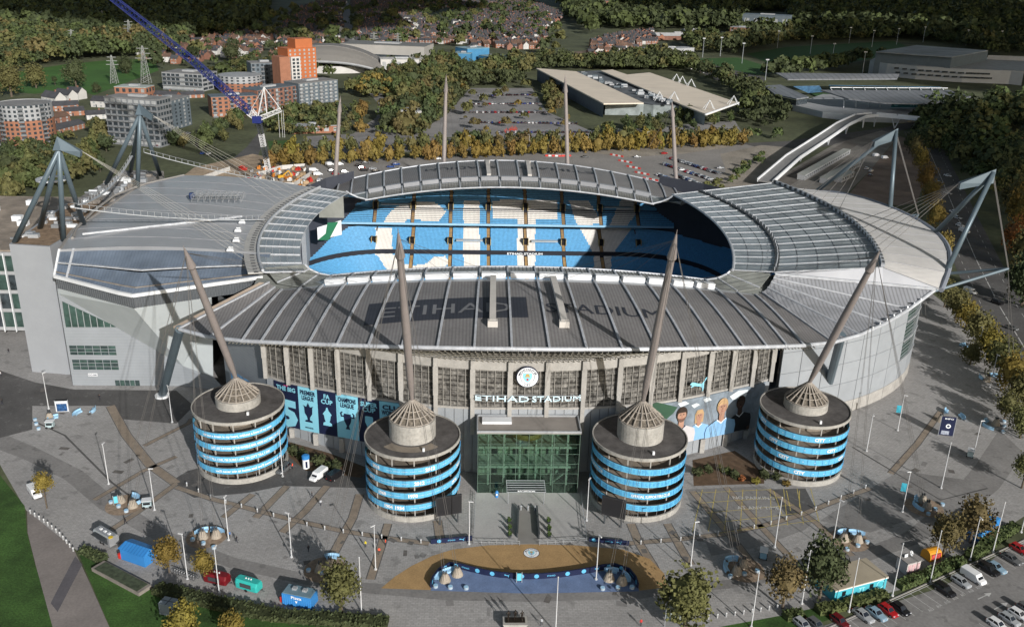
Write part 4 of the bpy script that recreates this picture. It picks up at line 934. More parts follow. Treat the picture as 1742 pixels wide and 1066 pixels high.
# work platform with scaffold on the new roof, boxes
mb=MB(); c=at(372,340,42)
for i in range(9):
    for j in range(4): 
        p=c+Vector((-8+2*i,-3+2*j,0)); mb.beam(p,p+Vector((0,0,2.2)),.09,.09)
for j in range(4): mb.beam(c+Vector((-8,-3+2*j,2.2)),c+Vector((8,-3+2*j,2.2)),.09,.09); mb.beam(c+Vector((-8,-3+2*j,1.1)),c+Vector((8,-3+2*j,1.1)),.5,.07)
for i in range(9): mb.beam(c+Vector((-8+2*i,-3,2.2)),c+Vector((-8+2*i,3,2.2)),.09,.09); mb.beam(c+Vector((-8+2*i,-3,0)),c+Vector((-7+2*i,-3,2.2)),.07,.07)
o=mb.build('scaffold',mat('scaffold_tube',(.24,.25,.26))); tag(o,'grey tube scaffold standing on the north roof','scaffold')
for k,(x,y) in enumerate(((412,380),(405,394),(402,411),(392,427))):
    p=at(x,y,41); mb=MB(); mb.box((0,0,.4),(2.,.9,.7),top=(.8,.8)); mb.box((.2,0,1.15),(1.2,.5,.3)); o=mb.build('roof_hatch',white); o.location=p; tag(o,'white roof hatch on the north roof, %s from the top'%nth(k),'roof hatch','white roof hatches')
p=at(327,338,42); mb=MB(); mb.lathe([(.9,0),(1,.4),(1,1.6),(.8,2.0),(0,2.1)],n=14); o=mb.build('blue_tank',mat('tank_blue',(.03,.05,.12))); o.location=p; tag(o,'small dark blue tank beside the scaffold on the north roof','tank')
# raking masts of the south stand
def raker(lab,tip,feet,hood,low,lowfeet,cb,gnd_):
    T=thing('raking_mast',lab,'mast',(tip.x,tip.y,40),group='raking masts of the south stand'); o=Vector((tip.x,tip.y,40))
    for f in feet: MB().tube(f-o,tip-o,.75,.65,10).build('leg',steel,T,smooth=True)
    t=tip-o;h=hood-o; mb=MB(); d=(h-t); s_=d.cross(Vector((0,0,1))).normalized()*1.0
    mb.add([t+Vector((.6,0,1)),t-s_*.5+Vector((.4,0,-3)),t+s_*.5+Vector((.4,0,-3)),h-s_,h+s_,h-s_+Vector((0,0,-1.8)),h+s_+Vector((0,0,-1.8))],[(0,1,3),(1,5,3),(0,3,4),(0,4,2),(2,4,6),(3,5,6,4),(1,2,6,5),(0,2,1)]); mb.build('hood',steel,T)
    for f in lowfeet: MB().tube(f-o,low-o,.5,.45,8).build('spreader',steel,T)
    MB().tube(t+Vector((0,0,-1)),low-o,.13,.13,5).build('stay_cable',cablem,T); MB().tube(t+Vector((.5,.4,-1)),low-o+Vector((.4,.4,0)),.13,.13,5).build('stay_cable',cablem,T)
    for c in cb: MB().tube(h,c-o,.08,.08,4).build('stay_cable',cablem,T)
    for g in gnd_: MB().tube(low-o,g-o,.09,.09,4).build('stay_cable',cablem,T)
for sy,lab in ((-1,'steel raking mast over the cream south roof, nearer the camera'),(1,'steel raking mast over the cream south roof, the farther one')):
    raker(lab,Vector((132.8,32.5*sy,66)),[ringS(3,-.2 if sy<0 else .35)+Vector((0,0,-.5)),ringS(3,-.82 if sy<0 else .95)+Vector((0,0,-.5))],Vector((124.6,30.8*sy,62.6)),Vector((144.8,30*sy,36.9)),[Vector((129.5,-16*sy*-1,30)),Vector((118.5,-36*sy*-1,31))],[ringS(2,sy*(.15+.13*k))+Vector((0,0,1)) for k in range(6)],[Vector((150,30*sy-6,1)),Vector((150,30*sy-10,1))])
# ============================================================ GROUND, PLAZA, ROADS
flat('ground',[(-9000,-1500),(9000,-1500),(9000,12000),(-9000,12000)],-.03,mat('ground_mix',(.075,.085,.045),rough=.95,var=.35,vscale=.02,fine=(.3,.2)))
def PW(pts,z=0.): return [at(x,y,z) for x,y in pts]
paving=mat('plaza_paving',(.325,.318,.312),rough=.9,var=.11,vscale=.06,fine=(1.5,.10),bump=.05)
def brick_overlay(m,sc,amt):
    n=m.node_tree.nodes; l=m.node_tree.links; b=n['Principled BSDF']
    g=n.new('ShaderNodeNewGeometry'); br=n.new('ShaderNodeTexBrick'); br.inputs['Scale'].default_value=sc; br.inputs['Color1'].default_value=(1,1,1,1); br.inputs['Color2'].default_value=(1-amt*.6,)*3+(1,); br.inputs['Mortar'].default_value=(1-amt,)*3+(1,); br.inputs['Mortar Size'].default_value=.03
    l.new(g.outputs['Position'],br.inputs['Vector']); src=b.inputs['Base Color'].links[0].from_socket; l.new(_mul(n,l,src,br.outputs[0]),b.inputs['Base Color'])
brick_overlay(paving,.5,.26)
def stain(m,scale,thr,amt):
    n=m.node_tree.nodes; l=m.node_tree.links; b=n['Principled BSDF']; g=n.new('ShaderNodeNewGeometry'); no=n.new('ShaderNodeTexNoise'); no.inputs['Scale'].default_value=scale; no.inputs['Detail'].default_value=6; l.new(g.outputs['Position'],no.inputs['Vector'])
    mr=n.new('ShaderNodeMapRange'); mr.inputs[1].default_value=thr; mr.inputs[2].default_value=thr+.06; mr.inputs[3].default_value=1; mr.inputs[4].default_value=1-amt; l.new(no.outputs[0],mr.inputs[0]); l.new(_mul(n,l,b.inputs['Base Color'].links[0].from_socket,mr.outputs[0]),b.inputs['Base Color'])
stain(paving,.22,.60,.22); stain(paving,.9,.66,.25)
asphalt=mat('asphalt',(.085,.083,.082),rough=.95,var=.2,vscale=.08,fine=(2.,.12))
asphalt_lt=mat('asphalt_worn',(.195,.19,.186),rough=.95,var=.18,vscale=.06,fine=(1.5,.12))
tanp=mat('brick_band_paving',(.23,.19,.15),rough=.95,var=.15,vscale=.4,fine=(2,.1))
goldp=mat('gold_paving',(.33,.215,.10),rough=.95,var=.12,vscale=.3,fine=(3,.12))
bluep=mat('blue_paving',(.125,.18,.31),rough=.95,var=.15,vscale=.3,fine=(3,.1))
lightp=mat('terrace_paving',(.34,.335,.33),rough=.9,var=.06,vscale=.3,fine=(2,.06))
grassm=mat('lawn_grass',(.038,.085,.018),rough=.95,var=.38,vscale=.12,fine=(2.5,.3),bump=.3,bscale=4)
linew=mat('road_paint_white',(.42,.42,.41),rough=.8,var=.2,vscale=1.); liney=mat('road_paint_yellow',(.42,.34,.10),rough=.8,var=.25,vscale=1.)
pathm=mat('path_tarmac',(.20,.18,.17),rough=.95,var=.15,vscale=.1,fine=(2,.1)); pathd=mat('path_tarmac_dark',(.10,.095,.105),rough=.95,var=.1,fine=(2,.1))
sandy=mat('gravel_yard',(.26,.235,.20),rough=.95,var=.25,vscale=.05,fine=(.8,.15))
flat('plaza',[at(-260,560),at(0,790),at(45,868),at(130,935),at(265,1000),at(470,1038),at(640,1062),at(760,1085),at(1240,1085),at(1390,1040),at(1540,1000),at(1700,905),at(1800,840),at(1850,700),at(1560,480),(165,120),(60,130),(-60,130),(-190,60)],.0,paving)
flat('ring_path',PW([(0,735),(60,760),(140,800),(200,850),(290,905),(400,948),(520,975),(620,990),(760,1003),(900,1006),(1080,1003),(1240,985),(1340,965),(1450,940),(1540,905),(1610,850),(1660,790),(1700,730),(1742,770),(1700,830),(1640,880),(1560,925),(1460,960),(1350,983),(1240,1000),(1080,1018),(900,1023),(760,1020),(620,1008),(510,992),(390,965),(270,922),(170,865),(110,815),(40,780),(0,765)]),.004,asphalt_lt)
flat('service_road',PW([(-60,610),(60,650),(125,662),(300,664),(330,690),(300,720),(200,712),(188,690),(55,690),(55,730),(-60,760)]),.006,asphalt)
flat('tower_apron',PW([(300,812),(320,800),(490,760),(620,800),(640,830),(560,828),(480,826),(420,838),(330,846),(302,830)]),.008,asphalt)
flat('asphalt_patch',PW([(1395,885),(1440,856),(1530,800),(1640,815),(1625,850),(1560,880),(1480,905)]),.008,asphalt_lt)
flat('yellow_box_asphalt',PW([(1165,832),(1300,826),(1390,880),(1370,900),(1290,930),(1210,945)]),.008,asphalt_lt)
flat('yellow_box_patch',PW([(1303,832),(1370,830),(1387,863),(1340,877)]),.012,asphalt)
flat('garden_bed_soil',PW([(1178,782),(1250,766),(1300,800),(1300,822),(1180,826)]),.010,mat('soil_bark',(.10,.065,.04),rough=1,var=.25,vscale=.6))
flat('garden_bed_soil',PW([(488,750),(560,770),(625,795),(615,812),(520,800),(490,775)]),.010,mat('soil_bark',(.10,.065,.04)))
# tan brick bands
bands=[([(188,690),(215,740),(255,790),(300,822)],2.2),([(300,822),(235,870),(190,900)],1.3),([(188,700),(170,830)],.01),
 ([(300,828),(360,848),(430,866),(500,884),(580,902),(660,915),(730,924)],1.3),([(435,880),(488,826)],1.6),([(480,905),(520,868),(556,826)],1.7),([(568,940),(600,880),(612,840)],1.8),([(630,985),(648,930),(660,890)],1.6),
 ([(1065,924),(1150,917),(1230,908),(1300,893),(1360,876),(1420,852),(1480,830)],1.3),([(1073,890),(1088,925),(1110,960),(1125,990)],1.8),([(1135,890),(1160,935),(1175,960)],1.7),([(1178,835),(1225,890),(1262,935),(1300,985)],1.5),([(1235,828),(1290,890),(1370,975)],1.4),([(1308,832),(1390,890),(1450,945)],1.4),
 ([(1515,805),(1560,755),(1600,700)],1.4),([(245,758),(320,720),(326,712)],1.1),([(160,850),(245,800),(300,776)],1.1),([(380,880),(430,840)],1.4),([(750,925),(744,885)],1.8)]
mb=MB()
for i,(P,wd) in enumerate(bands):
    if wd>.1: ribbon(mb,[at(*p) for p in P],wd,.014+.002*(i%4))
o=mb.build('brick_bands',tanp); o['kind']='structure'
mb=MB()
for i,(P,wd) in enumerate(bands):
    if wd>.1:
        L_,R_=strip([at(*p) for p in P],wd+.25,.0)
        ribbon(mb,L_,.18,.0225+.0002*i); ribbon(mb,R_,.18,.0226+.0002*i)
o=mb.build('brick_band_edges',asphalt); o['kind']='structure'
mb=MB()
for P,wd in [([(0,690),(110,740),(190,820),(230,850)],.5),([(1450,760),(1600,850),(1680,830)],.5),([(1100,700),(1500,790)],.01)]: 
    if wd>.1: ribbon(mb,[at(*p) for p in P],wd,.02)
o=mb.build('drain_line',asphalt); o['kind']='structure'
stain(asphalt_lt,.4,.6,.25); stain(asphalt,.5,.6,-.35)
rgp=random.Random(12); mb=MB()
for k in range(70):
    x=rgp.uniform(60,1680); yb=np.interp(x,[60,300,870,1400,1680],[740,880,1030,960,760]); y=rgp.uniform(yb-90,yb+25); c=at(x,y); a=rgp.uniform(0,3.1); w_,h_=rgp.uniform(.6,2.6),rgp.uniform(.5,1.6); ca,sa=math.cos(a),math.sin(a)
    mb.add([(c.x+u*w_*ca-v*h_*sa,c.y+u*w_*sa+v*h_*ca,.024+.0005*k/70) for u,v in ((-.5,-.5),(.5,-.5),(.5,.5),(-.5,.5))],[(0,1,2,3)],k%2)
o=mb.build('paving_patches',[asphalt_lt,mat('patch_dark',(.12,.112,.105),rough=.95,var=.2,vscale=.8)]); o['kind']='structure'
# yellow hatching and the NO PARKING lettering
mb=MB()
for k in range(9):
    a=(1180+k*24,836);b=(1140+k*28+20,905)
    ribbon(mb,[at(1195+k*23,832-.2*k),at(1178+k*27,905-2*k)],.16,.022)
for k in range(5): ribbon(mb,[at(1182+k*10,838+k*17),at(1312+k*20,832+k*13)],.16,.023)
for k in range(3): ribbon(mb,[at(1316+k*22,834),at(1342+k*15-12,874-k*6)],.18,.024)
o=mb.build('yellow_hatching',liney); o['kind']='structure'
def gtext(s,px,py,size,width,rz,m,z=.026):
    c=at(px,py); ca,sa=math.cos(rz),math.sin(rz); mb=MB(); addtext(mb,s,lambda x,y:(c.x+x*ca-y*sa,c.y+x*sa+y*ca,z),size=size,bold=.01,width=width); o=mb.build('ground_lettering',m); o['kind']='structure'
gtext('NO PARKING',1283,849,1.9,10,-.02,linew); gtext('AT ANY TIME',1291,866,1.9,10,-.02,linew)
# gold and blue paving with the curved wall
flat('gold_paving',PW([(648,1000),(672,980),(700,962),(735,945),(770,934),(830,927),(900,925),(980,927),(1060,934),(1105,950),(1130,975),(1135,998),(1088,1004),(1083,990),(1070,973),(1045,966),(1005,973),(950,981),(900,983),(850,981),(800,971),(765,963),(745,973),(735,990),(732,1003)]),.028,goldp)
flat('blue_paving',PW([(733,1004),(736,990),(746,974),(766,964),(800,972),(850,982),(900,984),(950,982),(1005,974),(1045,967),(1070,974),(1083,990),(1087,1005),(900,1009)]),.028,bluep)
flat('terrace',PW([(809,838),(986,838),(998,922),(806,923)]),.03,lightp)
flat('terrace_walk',PW([(884,862),(911,862),(917,924),(880,924)]),.034,mat('walk_paving',(.20,.195,.185),rough=.9,var=.1))
c=at(904,940); cr=link('ground_crest',None); cr.location=(c.x,c.y,.034); tag(cr,'round printed club crest laid in the gold paving','emblem')
mb=MB(); mb.lathe([(1.75,0),(0,.0)],n=32); mb.build('crest_print',navy,cr); mb=MB(); mb.lathe([(1.62,.004),(0,.004)],n=32); mb.build('crest_print',whitep,cr)
crestdetail(0,lambda x,y,k:Vector((x,y,.004+.003*k)),1.62,cr)
# lawns and path, left
flat('lawn',PW([(-300,640),(0,808),(42,860),(46,905),(60,960),(95,1066),(110,1120),(-400,1120)]),.012,grassm)
flat('garden_path',PW([(46,868),(125,932),(150,985),(190,1075),(92,1075),(62,965),(47,905)]),.014,pathm)
flat('garden_path_band',PW([(128,945),(140,960),(98,1040),(86,1025)]),.018,pathd)
flat('lawn',PW([(131,935),(170,962),(270,1008),(470,1052),(655,1064),(680,1130),(215,1130),(192,1078)]),.012,grassm)
flat('lawn',PW([(1190,1072),(1330,1046),(1400,1030),(1420,1050),(1300,1090),(1180,1100)]),.012,grassm)
# car park, bottom right
flat('car_park',PW([(1240,1110),(1330,1066),(1400,1064),(1470,1040),(1590,1002),(1650,975),(1742,915),(1850,860),(1950,1000),(1800,1200),(1300,1200)]),.012,asphalt_lt)
cpA=at(1470,1040);cpB=at(1752,914)
dirp=(cpB-cpA).normalized(); perp=Vector((dirp.y,-dirp.x,0))
if (at(1500,1080)-cpA).dot(perp)<0: perp=-perp
mb=MB()
L=(cpB-cpA).length; k=0; x=-22.
while x<L+2:
    p=cpA+dirp*x+perp*.6; ribbon(mb,[p,p+perp*4.9],.12,.018); x+=2.5
p0=cpA+dirp*-22+perp*.5; ribbon(mb,[p0,cpA+dirp*(L+2)+perp*.5],.2,.02)
p0=cpA+dirp*12+perp*17; 
for x in range(0,14): q=cpA+dirp*(10+2.5*x)+perp*13.; ribbon(mb,[q,q+perp*4.9],.12,.018)
o=mb.build('parking_lines',linew); o['kind']='structure'
for i in range(8):
    c=cpA+dirp*(12.5+2.5*i)+perp*6.2; ca,sa=dirp.x,dirp.y; mb=MB(); addtext(mb,'A%d'%(13+i),lambda x,y:(c.x+x*ca-y*sa,c.y+x*sa+y*ca,.022),size=1.1,bold=.01,width=1.4); o=mb.build('ground_lettering',linew); o['kind']='structure'
for px,py in ((1675,1013),(1703,1030)):
    c=at(px,py); mb=MB(); q=lambda a,b:(c.x+dirp.x*a+perp.x*b,c.y+dirp.y*a+perp.y*b,.02)
    mb.add([q(-2.2,-.12),q(.6,-.12),q(.6,.12),q(-2.2,.12),q(.6,-.6),q(2.2,0),q(.6,.6)],[(0,1,2,3),(4,5,6)]); o=mb.build('road_arrow',linew); o['kind']='structure'
mb=MB(); mb.beam(cpA+dirp*-22+Vector((0,0,.06)),cpA+dirp*(L+3)+Vector((0,0,.06)),.25,.16); o=mb.build('kerb',mat('kerb_stone',(.3,.29,.28),rough=.9)); o['kind']='structure'
# ---- behind the stadium: car park, yards, roads
flat('east_car_park',PW([(385,330),(395,300),(520,270),(760,268),(980,258),(1270,246),(1330,262),(1300,300),(1240,345),(1100,360),(600,360)]),.006,mat('car_park_tarmac',(.23,.22,.21),rough=.95,var=.15,vscale=.03,fine=(.8,.12)))
flat('gravel_yard',PW([(1225,262),(1295,247),(1335,250),(1370,258),(1330,290),(1280,325),(1205,322),(1235,290)]),.010,sandy)
flat('gravel_yard',PW([(1000,258),(1150,246),(1265,242),(1230,252),(1160,262),(1060,268)]),.009,sandy)
flat('main_road',PW([(460,276),(760,266),(980,256),(1200,247),(1340,240),(1500,218),(1560,205),(1560,214),(1500,232),(1400,250),(1280,256),(1000,268),(760,277),(470,288)]),.004,asphalt)
road_r=[(1742,590),(1700,520),(1660,440),(1625,360),(1600,300),(1580,255),(1560,225),(1520,200),(1450,190),(1380,198),(1330,218)]
mb=MB(); ribbon(mb,[at(*p) for p in [(1900,800),(1810,690)]+road_r[:7]],20,.012); o=mb.build('dual_carriageway',asphalt); o['kind']='structure'
mb=MB()
for off in (-6.5,0.,6.5):
    Pp=[at(*p) for p in [(1900,800),(1810,690)]+road_r[:7]]
    for a,b in zip(Pp,Pp[1:]):
        d=(b-a); n_=Vector((-d.y,d.x,0)).normalized()*off; m_=int(d.length/9)
        for k in range(max(1,m_)):
            u=a+d*(k/max(1,m_))+n_; v=u+d.normalized()*(4. if off else 9); ribbon(mb,[u,v],.18 if off else .35,.02)
o=mb.build('lane_markings',linew); o['kind']='structure'
flat('concourse_yard',PW([(1440,335),(1480,290),(1530,232),(1560,240),(1575,300),(1560,345),(1530,350)]),.008,mat('yard_brown',(.17,.13,.105),rough=.95,var=.25,vscale=.08))
flat('bridge_yard',PW([(1295,318),(1420,245),(1500,222),(1530,230),(1480,290),(1440,330)]),.006,mat('yard_grey',(.19,.18,.165),rough=.95,var=.25,vscale=.08))
flat('road_far_left',PW([(372,290),(420,250),(440,225),(452,232),(440,262),(405,300)]),.008,asphalt)
flat('construction_yard',PW([(285,320),(330,285),(430,262),(470,270),(545,295),(520,335),(420,330)]),.009,mat('yard_sand',(.31,.24,.17),rough=.95,var=.3,vscale=.08,fine=(.6,.2)))
flat('retail_car_park',PW([(800,150),(905,150),(930,190),(1010,225),(1250,205),(1262,225),(1010,242),(840,235),(700,232),(760,195)]),.006,mat('car_park_tarmac2',(.22,.215,.215),rough=.95,var=.2,vscale=.03))
flat('road_mid',PW([(520,232),(600,228),(640,200),(645,178),(620,150),(640,148),(665,180),(655,210),(700,232),(840,240),(1000,246),(1000,252),(500,262)]),.007,asphalt_lt)
flat('grass_strip',PW([(455,240),(500,238),(505,262),(462,266)]),.011,grassm)
flat('meadow',PW([(-40,150),(30,122),(110,110),(180,103),(262,100),(270,120),(205,145),(160,162),(120,150),(60,160)]),.010,mat('meadow_grass',(.045,.115,.02),rough=.95,var=.2,vscale=.03))
flat('waste_ground',PW([(905,95),(1000,86),(1080,92),(1040,100),(1000,112),(930,108)]),.008,mat('waste_earth',(.17,.125,.095),rough=1,var=.25,vscale=.03))
flat('training_pitch',PW([(1270,92),(1340,80),(1520,70),(1560,85),(1420,112),(1330,118)]),.008,mat('training_grass',(.03,.085,.018),rough=.95,var=.1))
flat('training_pitch',PW([(1190,100),(1255,98),(1330,120),(1290,128),(1210,118)]),.009,mat('training_grass',(.03,.085,.018)))
flat('academy_car_park',PW([(1170,112),(1210,110),(1300,132),(1300,142),(1230,142)]),.010,asphalt)
flat('tram_lines',PW([(1310,312),(1440,240),(1460,246),(1340,318)]),.010,mat('ballast',(.12,.11,.10),rough=1,var=.2))
# far streets between the houses
for k,P in enumerate(([(598,95),(594,60),(590,30),(588,5)],[(440,75),(475,55),(492,35)],[(745,60),(720,40),(700,20)],[(790,75),(770,55)],[(1030,80),(1075,60),(1120,55)])):
    mb=MB(); ribbon(mb,[at(*p) for p in P],12 if k else 14,.01); o=mb.build('street',asphalt_lt); o['kind']='structure'
# ============================================================ ENTRANCE AND PLAZA THINGS
gm=bpy.data.materials.new('green_glass'); gm.use_nodes=True; n_=gm.node_tree.nodes; l_=gm.node_tree.links
for x in list(n_): n_.remove(x)
out=n_.new('ShaderNodeOutputMaterial'); tr=n_.new('ShaderNodeBsdfTransparent'); tr.inputs[0].default_value=(.60,.69,.645,1); gs=n_.new('ShaderNodeBsdfGlossy'); gs.inputs['Roughness'].default_value=.05; gs.inputs[0].default_value=(.8,.9,.85,1); mx=n_.new('ShaderNodeMixShader'); fr_=n_.new('ShaderNodeFresnel'); fr_.inputs[0].default_value=1.6
l_.new(fr_.outputs[0],mx.inputs[0]); l_.new(tr.outputs[0],mx.inputs[1]); l_.new(gs.outputs[0],mx.inputs[2]); l_.new(mx.outputs[0],out.inputs[0])
greenfr=mat('green_frame',(.10,.15,.12),rough=.5); inter=mat('interior_floor',(.68,.7,.66),rough=.7,var=.15)
E0=thing('glass_entrance','green glass entrance box with a canopy in the middle of the front','entrance',(0.65,-93.6,0))
X0,X1=-11.95,11.95; HB=15.8; NX,NZ=8,6
for i in range(NX):
    for j in range(NZ):
        w_=(X1-X0)/NX; h_=HB/NZ
        MB().box((X0+w_*(i+.5),0,h_*(j+.5)),(w_-.1,.05,h_-.1)).build('glass_pane',gm,E0)
for sx in (X0,X1):
    for k in range(2):
        for j in range(NZ): MB().box((sx,2.+3.8*k,HB/NZ*(j+.5)),(.05,3.7,HB/NZ-.1)).build('glass_pane',gm,E0)
for i in range(NX+1): MB().box((X0+(X1-X0)*i/NX,.08,HB/2),(.12,.16,HB)).build('mullion',greenfr,E0)
for j in range(NZ+1): MB().box((0,.12,HB/NZ*j),(X1-X0,.14,.12)).build('transom',greenfr,E0)
MB().box((0,4.2,HB+.2),(24.4,8.2,.4)).build('roof_slab',mat('entrance_roof',(.24,.22,.20),rough=.9,var=.15),E0)
for d in ((0,.1,24.4,.3),(0,8.2,24.4,.3)): MB().box((d[0],d[1],HB+.6),(d[2],d[3],.5)).build('roof_parapet',galv,E0)
for sx in (X0-.15,X1+.15): MB().box((sx,4.2,HB+.6),(.3,8.2,.5)).build('roof_parapet',galv,E0)
MB().box((-7.5,5.5,HB+.7),(7,2.6,.6)).build('roof_plant',white,E0)
for z in (5.3,10.6): MB().box((0,5.4,z),(23.5,5.,.5)).build('floor_slab',inter,E0)
MB().box((0,8.4,HB/2),(23.6,.3,HB)).build('back_wall',mat('interior_wall',(.42,.46,.38),rough=.8,var=.35,vscale=.3),E0)
rr=random.Random(3)
for z in (.3,5.6,10.9):
    for k in range(9):
        MB().box((-10.5+2.6*k,8.1,z+1.8),(1.3 if k%2 else .5,.2,3.2)).build('interior_door',mat('interior_light_door',(.62,.7,.62)) if k in(0,2,5,7) else dkmetal,E0)
    for k in range(6): MB().tube((-9.5+3.8*k,3.2,z),(-9.5+3.8*k,3.2,z+4.8),.25,n=8).build('interior_column',inter,E0)
for k in range(14): MB().box((6.2+.38*k,5,.4+.36*k),(.45,2.4,.2)).build('stair_tread',inter,E0)
mb=MB(); mb.lathe([(0,13.4),(3.9,13.8),(4.2,14.6),(3.9,15.2)],n=28); o=mb.build('ceiling_feature',mat('warm_feature',(.40,.28,.10),rough=.5),E0); o.location=(-.3,4.3,0)
# canopy
MB().box((-.6,-2.6,3.4),(9.,5.,.12)).build('canopy_glass',gm,E0)
for x in (-5.1,3.9): MB().box((x,-2.6,3.4),(.14,5.,.22)).build('canopy_beam',galv,E0)
for k in range(6): MB().box((-.6,-.2-1.*k,3.5),(9.2,.1,.16)).build('canopy_beam',galv,E0)
for x in (-4.8,3.6): MB().tube((x,-4.8,0),(x,-4.8,3.4),.09).build('canopy_post',galv,E0)
mb=MB(); addtext(mb,'RECEPTION',lambda x,y:(-.6+x,-5.2,3.5+y),size=.6,bold=.02,width=4); mb.build('canopy_lettering',whitep,E0)
# railings of the terrace
def railing(lab,pts,h=1.1,gap=1.6):
    P=[at(*p) if not isinstance(p,Vector) else p for p in pts]; o=P[0]; T=thing('railing',lab,'railing',o,group='grey railings of the entrance terrace')
    for a,b in zip(P,P[1:]):
        for z in (h,h*.55): MB().beam(a-o+Vector((0,0,z)),b-o+Vector((0,0,z)),.07,.07).build('rail',galv,T)
        n=max(1,int((b-a).length/gap))
        for k in range(n+1): q=a.lerp(b,k/n)-o; MB().beam(q,q+Vector((0,0,h)),.07,.07).build('post',galv,T)
railing('grey railing along the terrace edge, left of the walkway',[(806,925),(884,927)]); railing('grey railing along the terrace edge, right of the walkway',[(918,927),(998,922)])
railing('grey railing down the left side of the terrace',[(809,842),(806,922)]); railing('grey railing down the right side of the terrace',[(988,842),(998,920)])
for i,(a,b) in enumerate((((882,866),(880,914)),((913,866),(917,916)))):
    A=at(*a);B=at(*b); mb=MB(); mb.beam(A+Vector((0,0,.55)),B+Vector((0,0,.55)),.25,1.1); mb.beam(A+Vector((0,0,1.14)),B+Vector((0,0,1.14)),.4,.08); o=mb.build('low_wall',dkmetal); tag(o,'dark low wall on the %s side of the terrace walkway'%['left','right'][i],'wall','dark low walls of the walkway')
bush=mat('bush_leaf',(.045,.075,.018),rough=.8,var=.4,vscale=1.5,fine=(6,.4))
def leafblob(n,rad,leaf,seed,sq=(1,1,1),core=True):
    """uneven leafy volume: many small quads in clumps over a lumpy core"""
    rg=np.random.default_rng(seed); V=[];F=[]
    cl=rg.normal(size=(max(4,n//26),3)); cl/=np.linalg.norm(cl,axis=1)[:,None]; cl*=rg.uniform(.45,.9,(len(cl),1)); cr=rg.uniform(.22,.42,len(cl))
    idx=rg.integers(0,len(cl),n); d=rg.normal(size=(n,3)); d/=np.linalg.norm(d,axis=1)[:,None]
    c=(cl[idx]+d*cr[idx][:,None]*rg.uniform(.65,1.08,(n,1)))*np.array(rad)
    nrm=d+rg.normal(size=(n,3))*.55; nrm/=np.linalg.norm(nrm,axis=1)[:,None]
    t=np.cross(nrm,rg.normal(size=(n,3))); t/=np.linalg.norm(t,axis=1)[:,None]; b=np.cross(nrm,t); s=leaf*rg.uniform(.6,1.3,(n,1))
    q=np.stack([c-t*s-b*s*.7,c+t*s-b*s*.7,c+t*s*.6+b*s*.8,c-t*s*.6+b*s*.8],1).reshape(-1,3)
    F=[(4*i,4*i+1,4*i+2,4*i+3) for i in range(n)]
    V=[tuple(p) for p in q]
    if core:
        bm=bmesh.new(); bmesh.ops.create_icosphere(bm,subdivisions=2,radius=.62)
        for v in bm.verts: v.co*=1+.35*mnoise.noise(v.co*2.3+Vector((seed,0,0)))
        k=len(V); bm.verts.index_update(); V+=[(v.co.x*rad[0],v.co.y*rad[1],v.co.z*rad[2]) for v in bm.verts]; F+=[tuple(v.index+k for v in f.verts) for f in bm.faces]; bm.free()
    mb=MB(); mb.v=V; mb.f=F; mb.m=[0]*len(F); return mb
pl_me=leafblob(240,(.55,.55,.7),.1,4).mesh('shrub_leaves',bush); tub=MB().lathe([(.38,0),(.5,.55),(.42,.55),(0,.5)],n=12).mesh('planter_tub',dkmetal)
for k,(x,y) in enumerate(((866,890),(867,902),(867,913),(933,890),(934,903),(934,914))):
    t=thing('potted_shrub','green potted shrub, %s from the door of the %s row'%(nth(k%3),['left','right'][k//3]),'plant',at(x,y),group='potted shrubs on the terrace'); link('planter_tub',tub,t); o=link('shrub_leaves',pl_me,t,(0,0,1.1))
for k,(x,y) in enumerate(((886,867),(898,868),(910,868))):
    mb=MB(); mb.lathe([(.16,0),(.16,1.25),(.05,1.3),(0,1.3)],n=10); mb.lathe([(.17,1.05),(.17,1.12)],n=10,mi=1); o=mb.build('bollard',[galv,white]); o.location=at(x,y); tag(o,'%s tall grey post in front of the glass entrance'%['left','middle','right'][k],'bollard','posts before the entrance')
# big screens
def screen(lab,a,b,h0,h1):
    A=at(*a);B=at(*b); T=thing('outdoor_screen',lab,'screen',A,group='big black screens'); d=B-A; u=d.normalized(); n=Vector((u.y,-u.x,0)); n=n if n.y<0 else -n
    mb=MB(); mb.beam(Vector((0,0,(h0+h1)/2)),d+Vector((0,0,(h0+h1)/2)),.5,h1-h0); mb.build('cabinet',mat('screen_casing',(.03,.03,.032),rough=.5),T)
    P=[n*.27+u*.2+Vector((0,0,h0+.2)),n*.27+d-u*.2+Vector((0,0,h0+.2)),n*.27+d-u*.2+Vector((0,0,h1-.2)),n*.27+u*.2+Vector((0,0,h1-.2))]
    MB().add(P,[(0,1,2,3)]).build('display_panel',mat('screen_black',(.022,.022,.024),rough=.35,var=.1),T)
    for f in (.15,.85): q=d*f; MB().beam(q,q+Vector((0,0,h0)),.35,.35,up=(1,0,0)).build('leg',dkmetal,T); MB().beam(q-n*2.2,q+Vector((0,0,h0+2)),.15,.15).build('brace',dkmetal,T)
screen('big black outdoor screen on legs, left of the entrance terrace',(742,893),(785,886),2.4,7.2); screen('big black outdoor screen on legs, right of the entrance terrace',(1022,888),(1062,898),2.4,7.2)
